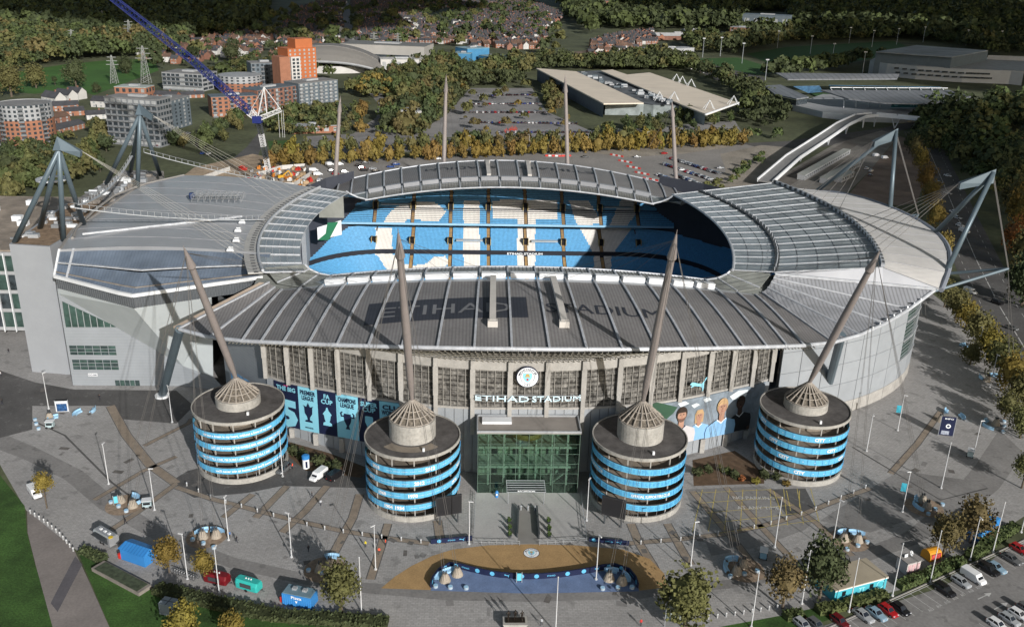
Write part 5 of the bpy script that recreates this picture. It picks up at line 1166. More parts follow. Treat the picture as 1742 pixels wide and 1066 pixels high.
# curved printed wall round the blue paving
wp=[(733,999),(736,989),(747,974),(766,964),(785,967),(800,971),(825,977),(850,981),(875,983),(900,984),(925,983),(950,981),(980,977),(1005,973),(1025,968),(1045,966),(1070,974),(1081,988),(1085,1000)]
Wp=[at(*p) for p in wp]; CW=thing('printed_wall','low navy wall with sky blue emblems curving round the blue paving','wall',Wp[9]); o0=Wp[9]
for a,b in zip(Wp,Wp[1:]):
    mb=MB(); mb.beam(a-o0+Vector((0,0,.65)),b-o0+Vector((0,0,.65)),.3,1.3); mb.build('wall_panel',navy,CW)
for i,(a,b) in enumerate(zip(Wp,Wp[1:])):
    m=(a+b)/2-o0; d=(b-a).normalized(); n=Vector((d.y,-d.x,0)); n=n if n.y<0 else -n; mb=MB()
    if i in (1,2,16,17): n=-n if False else n
    if i%3!=1: fan(mb,[(math.cos(2*math.pi*k/16)*.5,math.sin(2*math.pi*k/16)*.5) for k in range(16)],lambda x,y:m+d*x+n*.17+Vector((0,0,.7+y)))
    elif i%2: fan(mb,pm,lambda x,y:m+d*x*.6+n*.17+Vector((0,0,.7+y*.45)))
    else: addtext(mb,'ETIHAD',lambda x,y:m+d*x+n*.17+Vector((0,0,.5+y)),size=.5,bold=.02,width=1.7)
    if mb.v: mb.build('wall_print',bandb,CW)
for i,(a,b,lab) in enumerate((((733,924),(803,918),'navy printed hoarding beside the left end of the terrace'),((1002,920),(1070,927),'navy printed hoarding beside the right end of the terrace'))):
    A=at(*a);B=at(*b); T=thing('printed_hoarding',lab,'hoarding',A,group='navy hoardings at the terrace ends'); d=(B-A); u=d.normalized(); n=Vector((u.y,-u.x,0)); n=n if n.y<0 else -n
    MB().beam(Vector((0,0,.55)),d+Vector((0,0,.55)),.3,1.1).build('panel',navy,T)
    mb=MB(); fan(mb,[(math.cos(2*math.pi*k/16)*.45,math.sin(2*math.pi*k/16)*.45) for k in range(16)],lambda x,y:d*(.2 if i==0 else .12)+u*x+n*.17+Vector((0,0,.55+y))); addtext(mb,'ETIHAD',lambda x,y:d*.5+u*x+n*.17+Vector((0,0,.4+y)),size=.45,width=1.6); fan(mb,pm,lambda x,y:d*.75+u*x*.6+n*.17+Vector((0,0,.55+y*.4))); mb.build('print',bandb,T)
# ---- lamp posts / flag poles
polem=mat('pole_pale_grey',(.50,.51,.52),rough=.4,var=.05)
def post_mesh(h): 
    return MB().tube((0,0,0),(0,0,h),.13,.075,8).tube((0,0,0),(0,0,.25),.3,.3,8).mesh('pole',polem)
headme=MB().box((.35,0,0),(1.1,.32,.16),top=(.9,.8)).tube((0,0,-.25),(.3,0,0),.06,n=6).mesh('lamp_head',polem)
pm11=post_mesh(10.8); pm12=post_mesh(12.6)
LP=[((263,867),1,'beside the pale trolley left of the towers'),((389,918),1,'in front of the tower with song lines'),((496,947),1,'left of the large tree'),((639,968),1,'beside three stewards in orange'),((1014,985),1,'at the right end of the blue paving'),((1175,961),1,'right of the gold paving'),((185,823),1,'left of the tower with song lines'),((319,984),1,'right of the blue tent kiosk'),((615,1040),0,'beside the hedge under the large tree'),((1417,921),1,'behind the dark green tree'),((1318,930),0,'on the yellow hatching'),((1582,990),0,'at the hedge left of the white van'),((1689,938),0,'at the hedge right of the blue container'),((1444,1040),0,'in front of the pale blue cabin'),((1364,1026),0,'left of the pale blue cabin'),((1278,1066),0,'at the lower edge right of the largest tree'),((1601,830),0,'on the asphalt near the right edge'),((1535,870),1,'carrying the teal flag'),((1474,767),1,'right of the tower with CITY'),((1527,732),1,'in front of the right wall'),((83,695),1,'by the big grey north wall'),((293,718),1,'behind the tower with song lines'),((1518,1013),0,'between the cabin and the white kiosk'),((1650,952),1,'in the hedge by the blue container'),((798,925),1,'left of the terrace'),((998,885),1,'right of the terrace'),((481,810),0,'beside the blue information drum'),((1661,608),1,'under the trees behind the right wall'),((1684,658),1,'under the trees at the right'),((1655,778),1,'beside the silver trolley at right'),((373,1008),1,'beside the red trailer'),((1737,905),0,'at the right edge above the red car'),((945,1075),0,'at the bottom edge right of the statue')]
for k,((x,y),hd,w_) in enumerate(LP):
    t=thing('lamp_post' if hd else 'flag_pole','slender pale %s %s'%('lamp post' if hd else 'pole',w_),'lamp post' if hd else 'pole',at(x,y),rz=(k*1.3)%6.28,group='lamp posts' if hd else 'bare poles'); link('pole',pm11 if hd else pm12,t)
    if hd: link('lamp_head',headme,t,(0,0,10.85))
    else: link('pole_cap',MB().lathe([(.14,0),(.14,.2),(0,.26)],n=8).mesh('pole_cap',polem) if k==8 else bpy.data.meshes['pole_cap'],t,(0,0,12.6))
fm=mat('flag_teal',(.06,.42,.55),rough=.7,var=.1)
for k,((x,y),w_) in enumerate((((1535,870),'on the lamp post over the dark asphalt'),((1527,732),'on the post before the right wall'))):
    p=at(x,y); mb=MB()
    mb.slab([[(0.15,0.02*j,7.6-.55*j) for j in range(5)],[(.75,.06*math.sin(j),7.55-.55*j) for j in range(5)],[(1.3,.05*math.cos(j),7.5-.55*j) for j in range(5)]],.03); o=mb.build('hanging_flag',fm); o.location=p; o.rotation_euler=(0,0,2.6); tag(o,'teal hanging flag %s'%w_,'flag','teal flags on posts')
# ---- bollards
bolm=mat('bollard_steel',(.42,.43,.44),rough=.35,metal=.3,var=.05); bolme=MB().lathe([(.17,0),(.17,.95),(.13,1.05),(0,1.07)],n=10).mesh('bollard_body',bolm); bolcap=MB().lathe([(.175,.78),(.18,.8),(.18,.9),(.175,.92)],n=10).mesh('bollard_band',white)
def bollards(P,n,where):
    W=[at(*p) for p in P]; L=[0]
    for a,b in zip(W,W[1:]): L.append(L[-1]+(b-a).length)
    for k in range(n):
        s=L[-1]*k/max(1,n-1); j=max(i for i in range(len(L)-1) if L[i]<=s+1e-6); q=W[j].lerp(W[j+1],(s-L[j])/(L[j+1]-L[j]))
        t=thing('bollard','steel bollard, %s from the left in the row %s'%(nth(k),where),'bollard',(q.x,q.y,0),group='steel bollards '+where); link('bollard_body',bolme,t); link('bollard_band',bolcap,t)
bollards([(318,826),(360,848),(430,868),(515,892),(560,902),(620,911),(700,921),(716,923)],15,'left of the terrace')
bollards([(1090,925),(1150,920),(1210,911),(1300,895),(1380,870),(1425,850),(1472,830)],15,'right of the terrace')
bollards([(52,873),(75,888),(100,908),(125,937)],12,'beside the lawn path')
bollards([(1205,1052),(1250,1046),(1300,1038),(1322,1034)],9,'below the largest tree')
bollards([(1712,708),(1725,722),(1738,738),(1742,745)],6,'at the right edge')
# ============================================================ CARS, VANS, KIOSKS, PEOPLE
tyre=mat('tyre_rubber',(.015,.015,.016),rough=.9,var=0); rimm=mat('wheel_rim',(.3,.3,.31),rough=.4,metal=.4,var=0); carglass=mat('car_glass',(.012,.014,.017),rough=.05,var=0,spec=.8)
lampw=mat('headlight_glass',(.6,.62,.65),rough=.2,var=0); lampr=mat('tail_light',(.35,.01,.01),rough=.3,var=0)
CC={'white':(.68,.69,.70),'silver':(.36,.38,.40),'grey':(.12,.125,.13),'black':(.012,.012,.014),'red':(.33,.012,.016),'blue':(.02,.06,.22),'dark blue':(.012,.02,.06),'pale blue':(.22,.33,.42),'dark red':(.11,.008,.012),'green':(.02,.06,.03),'gold':(.25,.2,.12)}
def paint(c): return mat('car_paint_'+c.replace(' ','_'),CC[c],rough=.22,var=0,spec=.6,metal=.15 if c in('silver','grey') else 0)
def loft(mb,secs,mi=0,caps=True):
    n=len(secs[0]); vs=[p for s in secs for p in s]; fs=[]
    for i in range(len(secs)-1):
        for j in range(n-1): fs.append((i*n+j,(i+1)*n+j,(i+1)*n+j+1,i*n+j+1))
    if caps: fs+=[tuple(reversed(range(n))),tuple(range((len(secs)-1)*n,len(secs)*n))]
    mb.add(vs,fs,mi)
def carbody(L,Wd,prof):
    """prof: (x fraction, low z, belt z, half width fraction)"""
    secs=[]
    for x,zl,zb_,w_ in prof:
        h=Wd/2*w_; X=x*L/2; secs.append([(X,-h*.94,zl),(X,-h,zl+.25),(X,-h*.97,zb_-.12),(X,-h*.86,zb_),(X,h*.86,zb_),(X,h*.97,zb_-.12),(X,h,zl+.25),(X,h*.94,zl)])
    mb=MB(); loft(mb,secs); return mb
def cabin(L,Wd,x0,x1,x2,x3,zb_,zt,roof_mi=1):
    """glasshouse: windscreen foot x0(front), roof x1..x2, rear foot x3 (fractions of L/2)"""
    h=Wd/2*.86; g=Wd/2*.68; X=[v*L/2 for v in (x0,x1,x2,x3)]
    P=[(X[0],-h,zb_),(X[0],h,zb_),(X[3],h,zb_),(X[3],-h,zb_),(X[1],-g,zt),(X[1],g,zt),(X[2],g,zt),(X[2],-g,zt)]
    gl_=MB().add(P,[(0,1,5,4),(1,2,6,5),(2,3,7,6),(3,0,4,7)])
    rf=MB().box(((X[1]+X[2])/2,0,zt+.02),(abs(X[1]-X[2])+.1,g*2+.06,.06))
    for (a,b) in ((0,4),(1,5),(2,6),(3,7)): rf.beam(P[a],P[b],.09,.07)
    for s in (-1,1): xm=(X[1]+X[2])/2; rf.beam((xm,s*h,zb_),(xm,s*g,zt),.09,.05)
    return gl_,rf
VAR={'hatch':(4.1,1.76,[(-1,.45,.85,.82),(-.93,.25,1.0,.95),(-.4,.2,.98,1),(.35,.2,.95,1),(.85,.22,.82,.94),(1,.35,.62,.78)],(.42,.12,-.72,-.95,.95,1.46)),
 'saloon':(4.6,1.82,[(-1,.4,.88,.8),(-.93,.25,.98,.94),(-.4,.2,.97,1),(.35,.2,.93,1),(.85,.22,.80,.93),(1,.35,.6,.76)],(.36,.06,-.48,-.78,.94,1.42)),
 'suv':(4.6,1.9,[(-1,.5,1.0,.85),(-.94,.3,1.12,.97),(-.4,.25,1.1,1),(.35,.25,1.06,1),(.86,.28,.98,.96),(1,.42,.74,.8)],(.44,.18,-.8,-.96,1.06,1.7)),
 'van':(5.2,2.0,[(-1,.35,1.95,.95),(-.97,.3,2.0,1),(-.2,.25,2.0,1),(.36,.25,1.95,1),(.62,.25,1.15,1),(.9,.3,.98,.95),(1,.4,.7,.82)],(.66,.34,.2,.18,1.12,1.9))}
CARM={}
def wheelme():
    mb=MB().tube((0,-.1,0),(0,.1,0),.33,.33,14); return mb.mesh('wheel_tyre',tyre)
whme=wheelme(); rime=MB().tube((0,-.105,0),(0,.105,0),.2,.2,10).mesh('wheel_rim',rimm)
def carproto(v):
    L,Wd,prof,cb=VAR[v]; b=carbody(L,Wd,prof); g,rf=cabin(L,Wd,*cb)
    far=MB(); far.v=list(b.v);far.f=list(b.f);far.m=[0]*len(b.f); far.add(rf.v,rf.f,0); far.add(g.v,g.f,1)
    for sx in (-.62,.62):
        for sy in (-1,1): far.tube((sx*L/2,sy*Wd/2*.9-.1*sy,.33),(sx*L/2,sy*Wd/2+.02*sy,.33),.33,.33,8,mi=2)
    b.add(rf.v,rf.f)
    far.box((L/2*.94,-.55,.68),(.16,.36,.14),mi=3); far.box((L/2*.94,.55,.68),(.16,.36,.14),mi=3); far.box((-L/2*.97,-.6,.85),(.14,.3,.14),mi=4); far.box((-L/2*.97,.6,.85),(.14,.3,.14),mi=4)
    CARM[v]=(b.mesh('car_body',[paint('white')]),g.mesh('car_glass',carglass),far.mesh('parked_car',[paint('white'),carglass,tyre,lampw,lampr]),L,Wd)
for v in VAR: carproto(v)
hl=MB().box((0,0,0),(.16,.36,.14)).mesh('headlight',lampw); tl=MB().box((0,0,0),(.14,.3,.16)).mesh('tail_light',lampr)
def car_near(v,col,p,rz,lab,group,name='parked_car'):
    b,g,_,L,Wd=CARM[v]; t=thing(name,lab,'van' if v=='van' else 'car',(p[0],p[1],.02),rz,group)
    o=link('body',b,t); o.material_slots[0].link='OBJECT'; o.material_slots[0].material=paint(col); link('windows',g,t)
    for sx in (-.62,.62):
        for sy in (-1,1):
            w_=link('wheel',whme,t,(sx*L/2,sy*(Wd/2-.1),.33)); link('rim',rime,w_)
    for sy in (-1,1): link('headlight',hl,t,(L/2*.94,sy*.58,.68 if v!='van' else .8)); link('tail_light',tl,t,(-L/2*.975,sy*.65,.85))
    return t
def car_far(v,col,p,rz,lab,group,name='parked_car'):
    o=link(name,CARM[v][2],None,(p[0],p[1],.02),rz); o.material_slots[0].link='OBJECT'; o.material_slots[0].material=paint(col); return tag(o,lab,'van' if v=='van' else 'car',group)
rzp=math.atan2(perp.y,perp.x)
G1='cars parked beside the plaza hedge'
for (x,y,v,c,lab) in [(1365,1066,'hatch','silver','silver car at the bottom edge, leftmost in the car park'),(1388,1066,'hatch','grey','dark grey car at the bottom edge beside the leftmost silver one'),(1428,1060,'hatch','dark red','dark red car at the left end of the parking bays'),(1468,1050,'saloon','silver','silver car third from the left in the front bays'),(1490,1047,'saloon','pale blue','pale blue-silver saloon left of the bright red car'),(1510,1042,'hatch','red','bright red car in front of the pale blue cabin'),(1531,1039,'hatch','black','black car just right of the bright red car'),(1606,1007,'suv','black','large black car alone beside the empty bays'),(1634,993,'hatch','silver','silver hatchback left of the white van'),(1655,985,'van','white','white van parked beside the hedge'),(1681,972,'suv','black','black car just right of the white van'),(1693,968,'saloon','pale blue','pale silver-blue saloon between black and grey cars'),(1720,954,'saloon','grey','dark grey saloon below the red car at the right edge'),(1733,937,'hatch','red','red car at the right edge of the car park')]:
    car_near(v,c,at(x,y),rzp+(math.pi if v=='van' and False else 0),lab,G1)
for (x,y,c,lab) in [(1696,1066,'white','white car at the bottom edge, left of three in the second row'),(1716,1057,'silver','silver car at the bottom edge, second in the second row'),(1732,1049,'white','white car in the second row near the right edge'),(1746,1040,'grey','grey car in the second row, cut by the right edge')]:
    car_near('hatch',c,at(x,y),rzp,lab,'cars in the second row of the plaza car park')
def hd(a,b): A=at(*a);B=at(*b); return math.atan2(B.y-A.y,B.x-A.x)
car_near('van','white',at(60,841),hd((48,825),(70,855)),'white delivery van parked under the small tree by the lawn','vans by the stadium')
car_near('van','white',at(542,812),hd((555,800),(530,818)),'white van between the two left towers','vans by the stadium')
car_near('suv','grey',at(483,801),hd((493,790),(474,806)),'dark grey car beside the tower with song lines','cars by the towers')
car_near('van','black',at(571,812),hd((562,818),(582,804)),'black van with orange rear beside the white van','vans by the stadium')
# ---- kiosks and trailers
def kiosk(name,lab,cat,p,rz,group=None): return thing(name,lab,cat,(p.x,p.y,.02),rz,group)
kb=mat('kiosk_blue',(.035,.20,.50),rough=.5,var=.08); kteal=mat('trailer_teal',(.03,.36,.33),rough=.35,var=.06); kred=mat('trailer_red',(.13,.008,.012),rough=.35,var=.06); kchrome=mat('trailer_silver',(.42,.43,.44),rough=.25,metal=.5,var=.1)
p=at(182,921); rz=hd((158,908),(204,935)); t=kiosk('food_trailer','long silver trailer with dark open hatch beside the blue tent','trailer',p,rz)
mb=MB(); secs=[[(x,-1.15,.4),(x,-1.15,2.1),(x,-.85,2.6),(x,.85,2.6),(x,1.15,2.1),(x,1.15,.4)] for x in (-2.9,2.9)]; loft(mb,secs); mb.build('body',kchrome,t); MB().box((.2,-1.2,1.5),(4.2,.1,1.4)).build('serving_hatch',dkmetal,t); MB().box((.2,-1.7,2.35),(4.4,1.1,.06)).build('awning',dkmetal,t)
for sx in (-1,1):
    for sy in (-1,1): link('wheel',whme,t,(sx*.5,sy*1.1,.33))
for k in range(3): MB().box((-1.6+1.5*k,0,2.7),(.6,.5,.25)).build('roof_vent',white,t)
MB().lathe([(.5,0),(.5,.1),(0,.1)],n=14).build('round_sign',mat('sign_yellow',(.6,.42,.03)),t).location=(2.8,-.6,2.6)
p=at(237,950); rz=hd((205,940),(268,962)); t=kiosk('tent_kiosk','bright blue fabric-covered kiosk near the bike racks','kiosk',p,rz)
mb=MB(); mb.box((0,0,1.35),(6.6,3.4,2.7)); mb.build('walls',kb,t); mb=MB(); mb.add([(-3.6,-2.0,2.7),(3.6,-2.0,2.7),(3.6,2,2.7),(-3.6,2,2.7),(-3.3,0,3.5),(3.3,0,3.5)],[(0,1,5,4),(1,2,5),(2,3,4,5),(3,0,4)]); mb.build('roof',kb,t)
for k in range(9): MB().beam((-3.2+.8*k,-2.02,2.73),(-3.2+.8*k,0,3.53),.05,.05).build('roof_seam',mat('seam_blue',(.02,.12,.33)),t)
MB().box((-3.6,-1.6,.7),(.6,.6,1.2)).build('red_cabinet',mat('cab_red',(.5,.03,.02)),t)
for (x,y,m,nm_,lab,ang) in ((370,990,kred,'food_trailer','dark red rounded trailer between the two small trees and the teal one',((350,985),(390,994))),(424,1001,kteal,'food_trailer','teal rounded trailer beside the hedge',((402,995),(446,1008)))):
    t=kiosk(nm_,lab,'trailer',at(x,y),hd(*ang)); mb=MB(); secs=[]
    for x_,s in ((-2.6,.82),(-2.3,.97),(-1.5,1),(1.5,1),(2.3,.97),(2.6,.82)): secs.append([(x_,-1.1*s,.45),(x_,-1.15*s,1.6),(x_,-.75*s,2.35*(.9+.1*s)),(x_,.75*s,2.35*(.9+.1*s)),(x_,1.15*s,1.6),(x_,1.1*s,.45)])
    loft(mb,secs); mb.build('body',m,t,smooth=False); MB().box((0,-1.16,1.45),(2.6,.08,.9)).build('serving_hatch',dkmetal,t); MB().tube((2.5,0,.55),(3.7,0,.5),.06).build('tow_bar',dkmetal,t)
    for sy in (-1,1): link('wheel',whme,t,(0,sy*1.05,.33))
    for k in range(3): MB().lathe([(.16,2.3),(.16,2.55),(0,2.55)],n=8).build('roof_vent',white,t).location=(-.6+.6*k,.1,0)
p=at(511,1024); rz=hd((480,1018),(540,1030)); t=kiosk('pizza_container','blue slatted container kiosk with white Pizza lettering','kiosk',p,rz); mb=MB(); mb.box((0,0,1.35),(6.2,3.0,2.6)); mb.build('walls',kb,t); MB().box((0,0,2.72),(6.0,2.8,.14)).build('roof',mat('container_roof',(.14,.22,.27),var=.2),t)
for k in range(14): MB().box((-2.9+.45*k,-1.53,1.3),(.1,.06,2.4)).build('slat',mat('slat_blue',(.05,.26,.60)),t)
for k in (-1,1): MB().box((1.1*k,.2,3.0),(.9,.8,.5)).build('roof_vent',galv,t)
MB().box((-3.4,-.6,.7),(.8,1,1.2)).build('red_cabinet',mat('cab_red',(.5,.03,.02)),t)
mb=MB(); addtext(mb,'Pizza',lambda x,y:(x,-1.6,1.9+y),size=.9,bold=.02,width=2.2); mb.add([(-.3,-1.6,1.5),(.3,-1.6,1.5),(0,-1.6,.9)],[(0,1,2)]); mb.build('lettering',whitep,t)
p=at(289,1040); t=kiosk('utility_cabinet','grey-blue metal cabinet on the lawn among dark shadows','cabinet',p,-.3); mb=MB(); mb.box((0,0,1.2),(3.0,2.2,2.4)); mb.build('body',mat('cabinet_grey',(.17,.20,.23),rough=.5,var=.15),t); MB().box((0,0,2.45),(3.1,2.3,.12)).build('lid',mat('cabinet_lid',(.24,.28,.31),rough=.5),t); MB().box((0,0,2.53),(.12,2.3,.06)).build('lid_seam',dkmetal,t); MB().box((0,0,2.53),(3.1,.12,.05)).build('lid_seam',dkmetal,t)
# raised planter with glass roof light beside the lawn
a=at(178,958);b=at(258,1000); d=b-a; u=d.normalized(); v_=Vector((u.y,-u.x,0)); v_=v_ if v_.y<0 else -v_
t=thing('raised_planter','long raised concrete bed with mossy top at the lawn edge','planter',a); mb=MB(); P=[Vector((0,0,0)),d,d+v_*3,v_*3]; mb.prism([(q.x,q.y) for q in P],0,.8); mb.build('kerb',conc_dk,t); mb=MB(); c_=sum(P,Vector())/4; mb.prism([((q*.9+c_*.1).x,(q*.9+c_*.1).y) for q in P],.5,.86); mb.build('moss_bed',mat('moss',(.05,.065,.04),rough=1,var=.4,vscale=1.),t)
# teal cabin, white kiosk with dish, orange kiosk, blue container
cteal=mat('cabin_teal',(.06,.36,.44),rough=.5,var=.06)
A=at(1418,1024);B=at(1506,1000); d=B-A; rz=math.atan2(d.y,d.x); c_=(A+B)/2; t=thing('portable_cabin','long pale teal portable cabin with flat beige roof in front of the car park','cabin',(c_.x,c_.y,0.02),rz); Ln=d.length
MB().box((0,3.2,1.4),(Ln,6.4,2.8)).build('walls',cteal,t); MB().box((0,3.2,2.9),(Ln+.3,6.7,.2)).build('roof',mat('cabin_roof',(.33,.29,.22),rough=.9,var=.1),t); MB().box((0,-.08,2.72),(Ln+.3,.12,.3)).build('fascia',white,t)
for x in (-Ln*.33,Ln*.2): MB().box((x,-.04,1.6),(.9,.1,1.1)).build('window',carglass,t)
mb=MB(); addtext(mb,'TT',lambda x,y:(x+.2,-.05,1.0+y),size=1.3,bold=.03); 
for q in range(20):
    a0=2*math.pi*q/20;a1=2*math.pi*(q+1)/20; mb.add([(Ln*.38+math.cos(a_)*r_,-.05,1.4+math.sin(a_)*r_) for a_,r_ in ((a0,.85),(a1,.85),(a1,1.05),(a0,1.05))],[(0,1,2,3)])
mb.build('print',mat('teal_light_print',(.25,.62,.68)),t)
p=at(1543,968); rz=hd((1530,974),(1562,965)); t=kiosk('broadcast_kiosk','white box kiosk with a satellite dish on its roof','kiosk',p,rz); MB().box((0,0,1.4),(3.6,3.0,2.7)).build('walls',mat('kiosk_white',(.46,.43,.42),rough=.6,var=.12),t); MB().box((0,0,2.85),(3.8,3.2,.2)).build('roof',mat('kiosk_grey',(.25,.24,.23)),t)
for k in range(3): MB().box((-1.1+1.1*k,-1.53,1.4),(.9,.06,2.0)).build('poster_panel',mat('poster_pink',(.45,.30,.31),var=.3,vscale=2.),t)
mb=MB(); mb.lathe([(0,-.1),(.35,0),(.6,.25)],n=16); o=mb.build('dish',white,t); o.location=(.3,.2,3.9); o.rotation_euler=(1.1,0,.4); MB().tube((.3,.2,2.9),(.3,.2,3.9),.06).build('dish_post',dkmetal,t); MB().box((-.6,.4,3.4),(.9,.1,.8)).build('aerial_panel',white,t)
p=at(1583,948); rz=hd((1570,952),(1600,944)); t=kiosk('orange_kiosk','orange barrel-roofed kiosk beside the hedge','kiosk',p,rz); mb=MB(); secs=[[(x,1.35*math.cos(math.pi*k/8),1.1+1.35*math.sin(math.pi*k/8)) for k in range(9)]+[(x,-1.35,.1),(x,1.35,.1)] for x in (-1.6,1.6)]; secs=[s+[s[0]] for s in secs]; loft(mb,secs); mb.build('body',mat('kiosk_orange',(.55,.25,.02),rough=.5,var=.08),t); MB().box((0,-1.38,1.2),(2.6,.06,1.3)).build('poster_panel',mat('poster_red',(.42,.06,.05),var=.5,vscale=2.),t)
p=at(1672,905); rz=hd((1648,920),(1696,885)); t=kiosk('blue_container','blue container beside the hedge near the right edge','container',p,rz); MB().box((0,0,1.35),(9,3.0,2.7)).build('walls',kb,t); MB().box((0,0,2.74),(8.8,2.8,.1)).build('roof',mat('container_top',(.05,.25,.55)),t)
for q in range(16):
    a0=2*math.pi*q/16;a1=2*math.pi*(q+1)/16
mb=MB(); 
for q in range(16):
    a0=2*math.pi*q/16;a1=2*math.pi*(q+1)/16; mb.add([(-3.2+math.cos(a_)*r_,-1.53,1.4+math.sin(a_)*r_) for a_,r_ in ((a0,.7),(a1,.7),(a1,.9),(a0,.9))],[(0,1,2,3)])
mb.build('print',mat('teal_light_print',(.25,.62,.68)),t)
# trolleys / pale kiosk cars
def trolley(lab,p,rz,m):
    t=kiosk('vending_cart',lab,'cart',p,rz,'pale vending carts on the plaza'); MB().box((0,0,1.0),(2.0,1.5,1.3),top=(.92,.92)).build('body',m,t); MB().box((0,0,2.0),(2.2,1.7,.12)).build('roof',white,t)
    for sx in (-.9,.9):
        for sy in (-.65,.65): MB().tube((sx,sy,1.6),(sx,sy,2.0),.05).build('roof_post',galv,t); link('wheel',whme,t,(sx*.8,sy*1.15,.33))
    MB().box((0,-.74,1.3),(1.5,.06,.6)).build('glass_front',carglass,t)
pal=mat('cart_pale',(.33,.42,.44),rough=.4,var=.15,vscale=1.5)
trolley('pale vending cart left of the tower with song lines',at(251,862),.2,pal); trolley('pale blue vending cart by the north wall benches',at(86,727),.1,pal); trolley('pale blue vending cart right of the gold paving',at(1298,948),1.2,mat('cart_blue',(.16,.30,.42),rough=.4)); trolley('pale vending cart on the asphalt near the right edge',at(1650,776),1.,pal)
# information drum, notice boards, sign board
p=at(521,795); t=kiosk('info_drum','white information column with a blue cap between the left towers','sign',p,0); mb=MB(); mb.lathe([(.85,0),(.85,2.6),(0,2.6)],n=16); mb.build('column',whitep,t); mb=MB(); mb.lathe([(.95,2.6),(.95,3.4),(.6,3.6),(0,3.6)],n=16); mb.build('cap',kb,t); MB().box((.3,-.86,1.3),(.5,.05,1.8)).build('print',navy,t)
def board(lab,p,rz,wd,h,m,z0=.4):
    t=kiosk('sign_board',lab,'sign',p,rz,'sign boards on the plaza'); MB().box((0,0,z0+h/2),(wd,.18,h)).build('panel',m,t)
    for s in (-1,1): MB().tube((s*(wd/2+.1),0,0),(s*(wd/2+.1),0,h+z0+.3),.09).build('post',galv,t)
    return t
t=board('tall navy sign board with a pale emblem by the right benches',at(1608,742),-.25,3.6,5.6,navy); mb=MB()
for q in range(16):
    a0=2*math.pi*q/16;a1=2*math.pi*(q+1)/16; mb.add([(.2+math.cos(a_)*r_,-.1,3.2+math.sin(a_)*r_) for a_,r_ in ((a0,.35),(a1,.35),(a1,.65),(a0,.65))],[(0,1,2,3)])
mb.build('emblem',whitep,t); MB().box((-.3,-.1,1.2),(2.0,.04,1.1)).build('text_block',mat('text_grey',(.3,.33,.4),var=.6,vscale=4.),t); mb=MB(); addtext(mb,'INFO',lambda x,y:(.1+x,-.1,5.2+y),size=.6,width=2.2); mb.build('lettering',whitep,t)
t=board('notice board with pale map beside the largest tree',at(1146,1064),.05,3.4,4.4,mat('board_dark',(.05,.07,.07)),1.2); MB().box((0,-.1,3.4),(2.8,.04,3.6)).build('map_print',mat('map_print',(.22,.25,.24),var=.6,vscale=2.5),t)
t=board('navy and white poster board by the north wall benches',at(107,702),.1,3.2,3.2,white); MB().box((0,-.1,1.7),(2.7,.04,2.3)).build('poster',mat('poster_navy',(.02,.07,.18),var=.7,vscale=2.),t)
t=board('small teal notice on the blue paving',at(883,990),.0,.9,1.7,mat('notice_teal',(.12,.50,.62)),.5)
t=board('small teal notice beside the left stools',at(198,858),.4,.8,1.7,mat('notice_teal',(.12,.50,.62)),.5)
p=at(845,845); mb=MB(); mb.lathe([(.35,0),(.4,1.0),(.4,1.4),(.2,1.7),(0,1.7)],n=12); mb.box((0,-.36,.9),(.4,.1,.5),mi=1); o=mb.build('litter_bin',[kb,white]); o.location=p; tag(o,'dark blue drum bin beside the glass entrance','bin')
# bicycle stands
hoop=mat('hoop_steel',(.45,.46,.48),rough=.3,metal=.5)
def bike_me():
    mb=MB()
    for x in (-.5,.5):
        P=[(x+.33*math.cos(2*math.pi*k/10),0,.34+.33*math.sin(2*math.pi*k/10)) for k in range(11)]; mb.path([Vector(q) for q in P],.03,4)
    for a,b in (((-.5,0,.34),(-.15,0,.75)),((-.15,0,.75),(.35,0,.8)),((.35,0,.8),(.5,0,.34)),((-.5,0,.34),(0,0,.32)),((0,0,.32),(-.15,0,.95)),((0,0,.32),(.35,0,.8)),((.35,0,.8),(.3,0,1.05))): mb.tube(a,b,.03,n=5)
    mb.box((-.17,0,.97),(.25,.12,.06)); mb.tube((.3,-.25,1.05),(.3,.25,1.05),.025,n=5); return mb.mesh('bicycle',dkmetal)
bme=bike_me(); a=at(298,972);b=at(334,985)
for k in range(9):
    q=a.lerp(b,k/8); o=link('bicycle',bme,None,(q.x,q.y,.02),math.atan2(b.y-a.y,b.x-a.x)+1.25); tag(o,'bicycle in the rack by the lawn, %s from the left'%nth(k),'bicycle','bicycles in the rack')
    mb=MB(); q2=a.lerp(b,(k+.5)/9); mb.path([Vector((-.35,0,0)),Vector((-.35,0,.7)),Vector((-.2,0,.85)),Vector((.2,0,.85)),Vector((.35,0,.7)),Vector((.35,0,0))],.035,6); o=mb.build('bike_hoop',hoop); o.location=(q2.x,q2.y,.02); o.rotation_euler=(0,0,math.atan2(b.y-a.y,b.x-a.x)+1.25); tag(o,'steel bicycle hoop by the lawn, %s from the left'%nth(k),'bike stand','steel bicycle hoops')
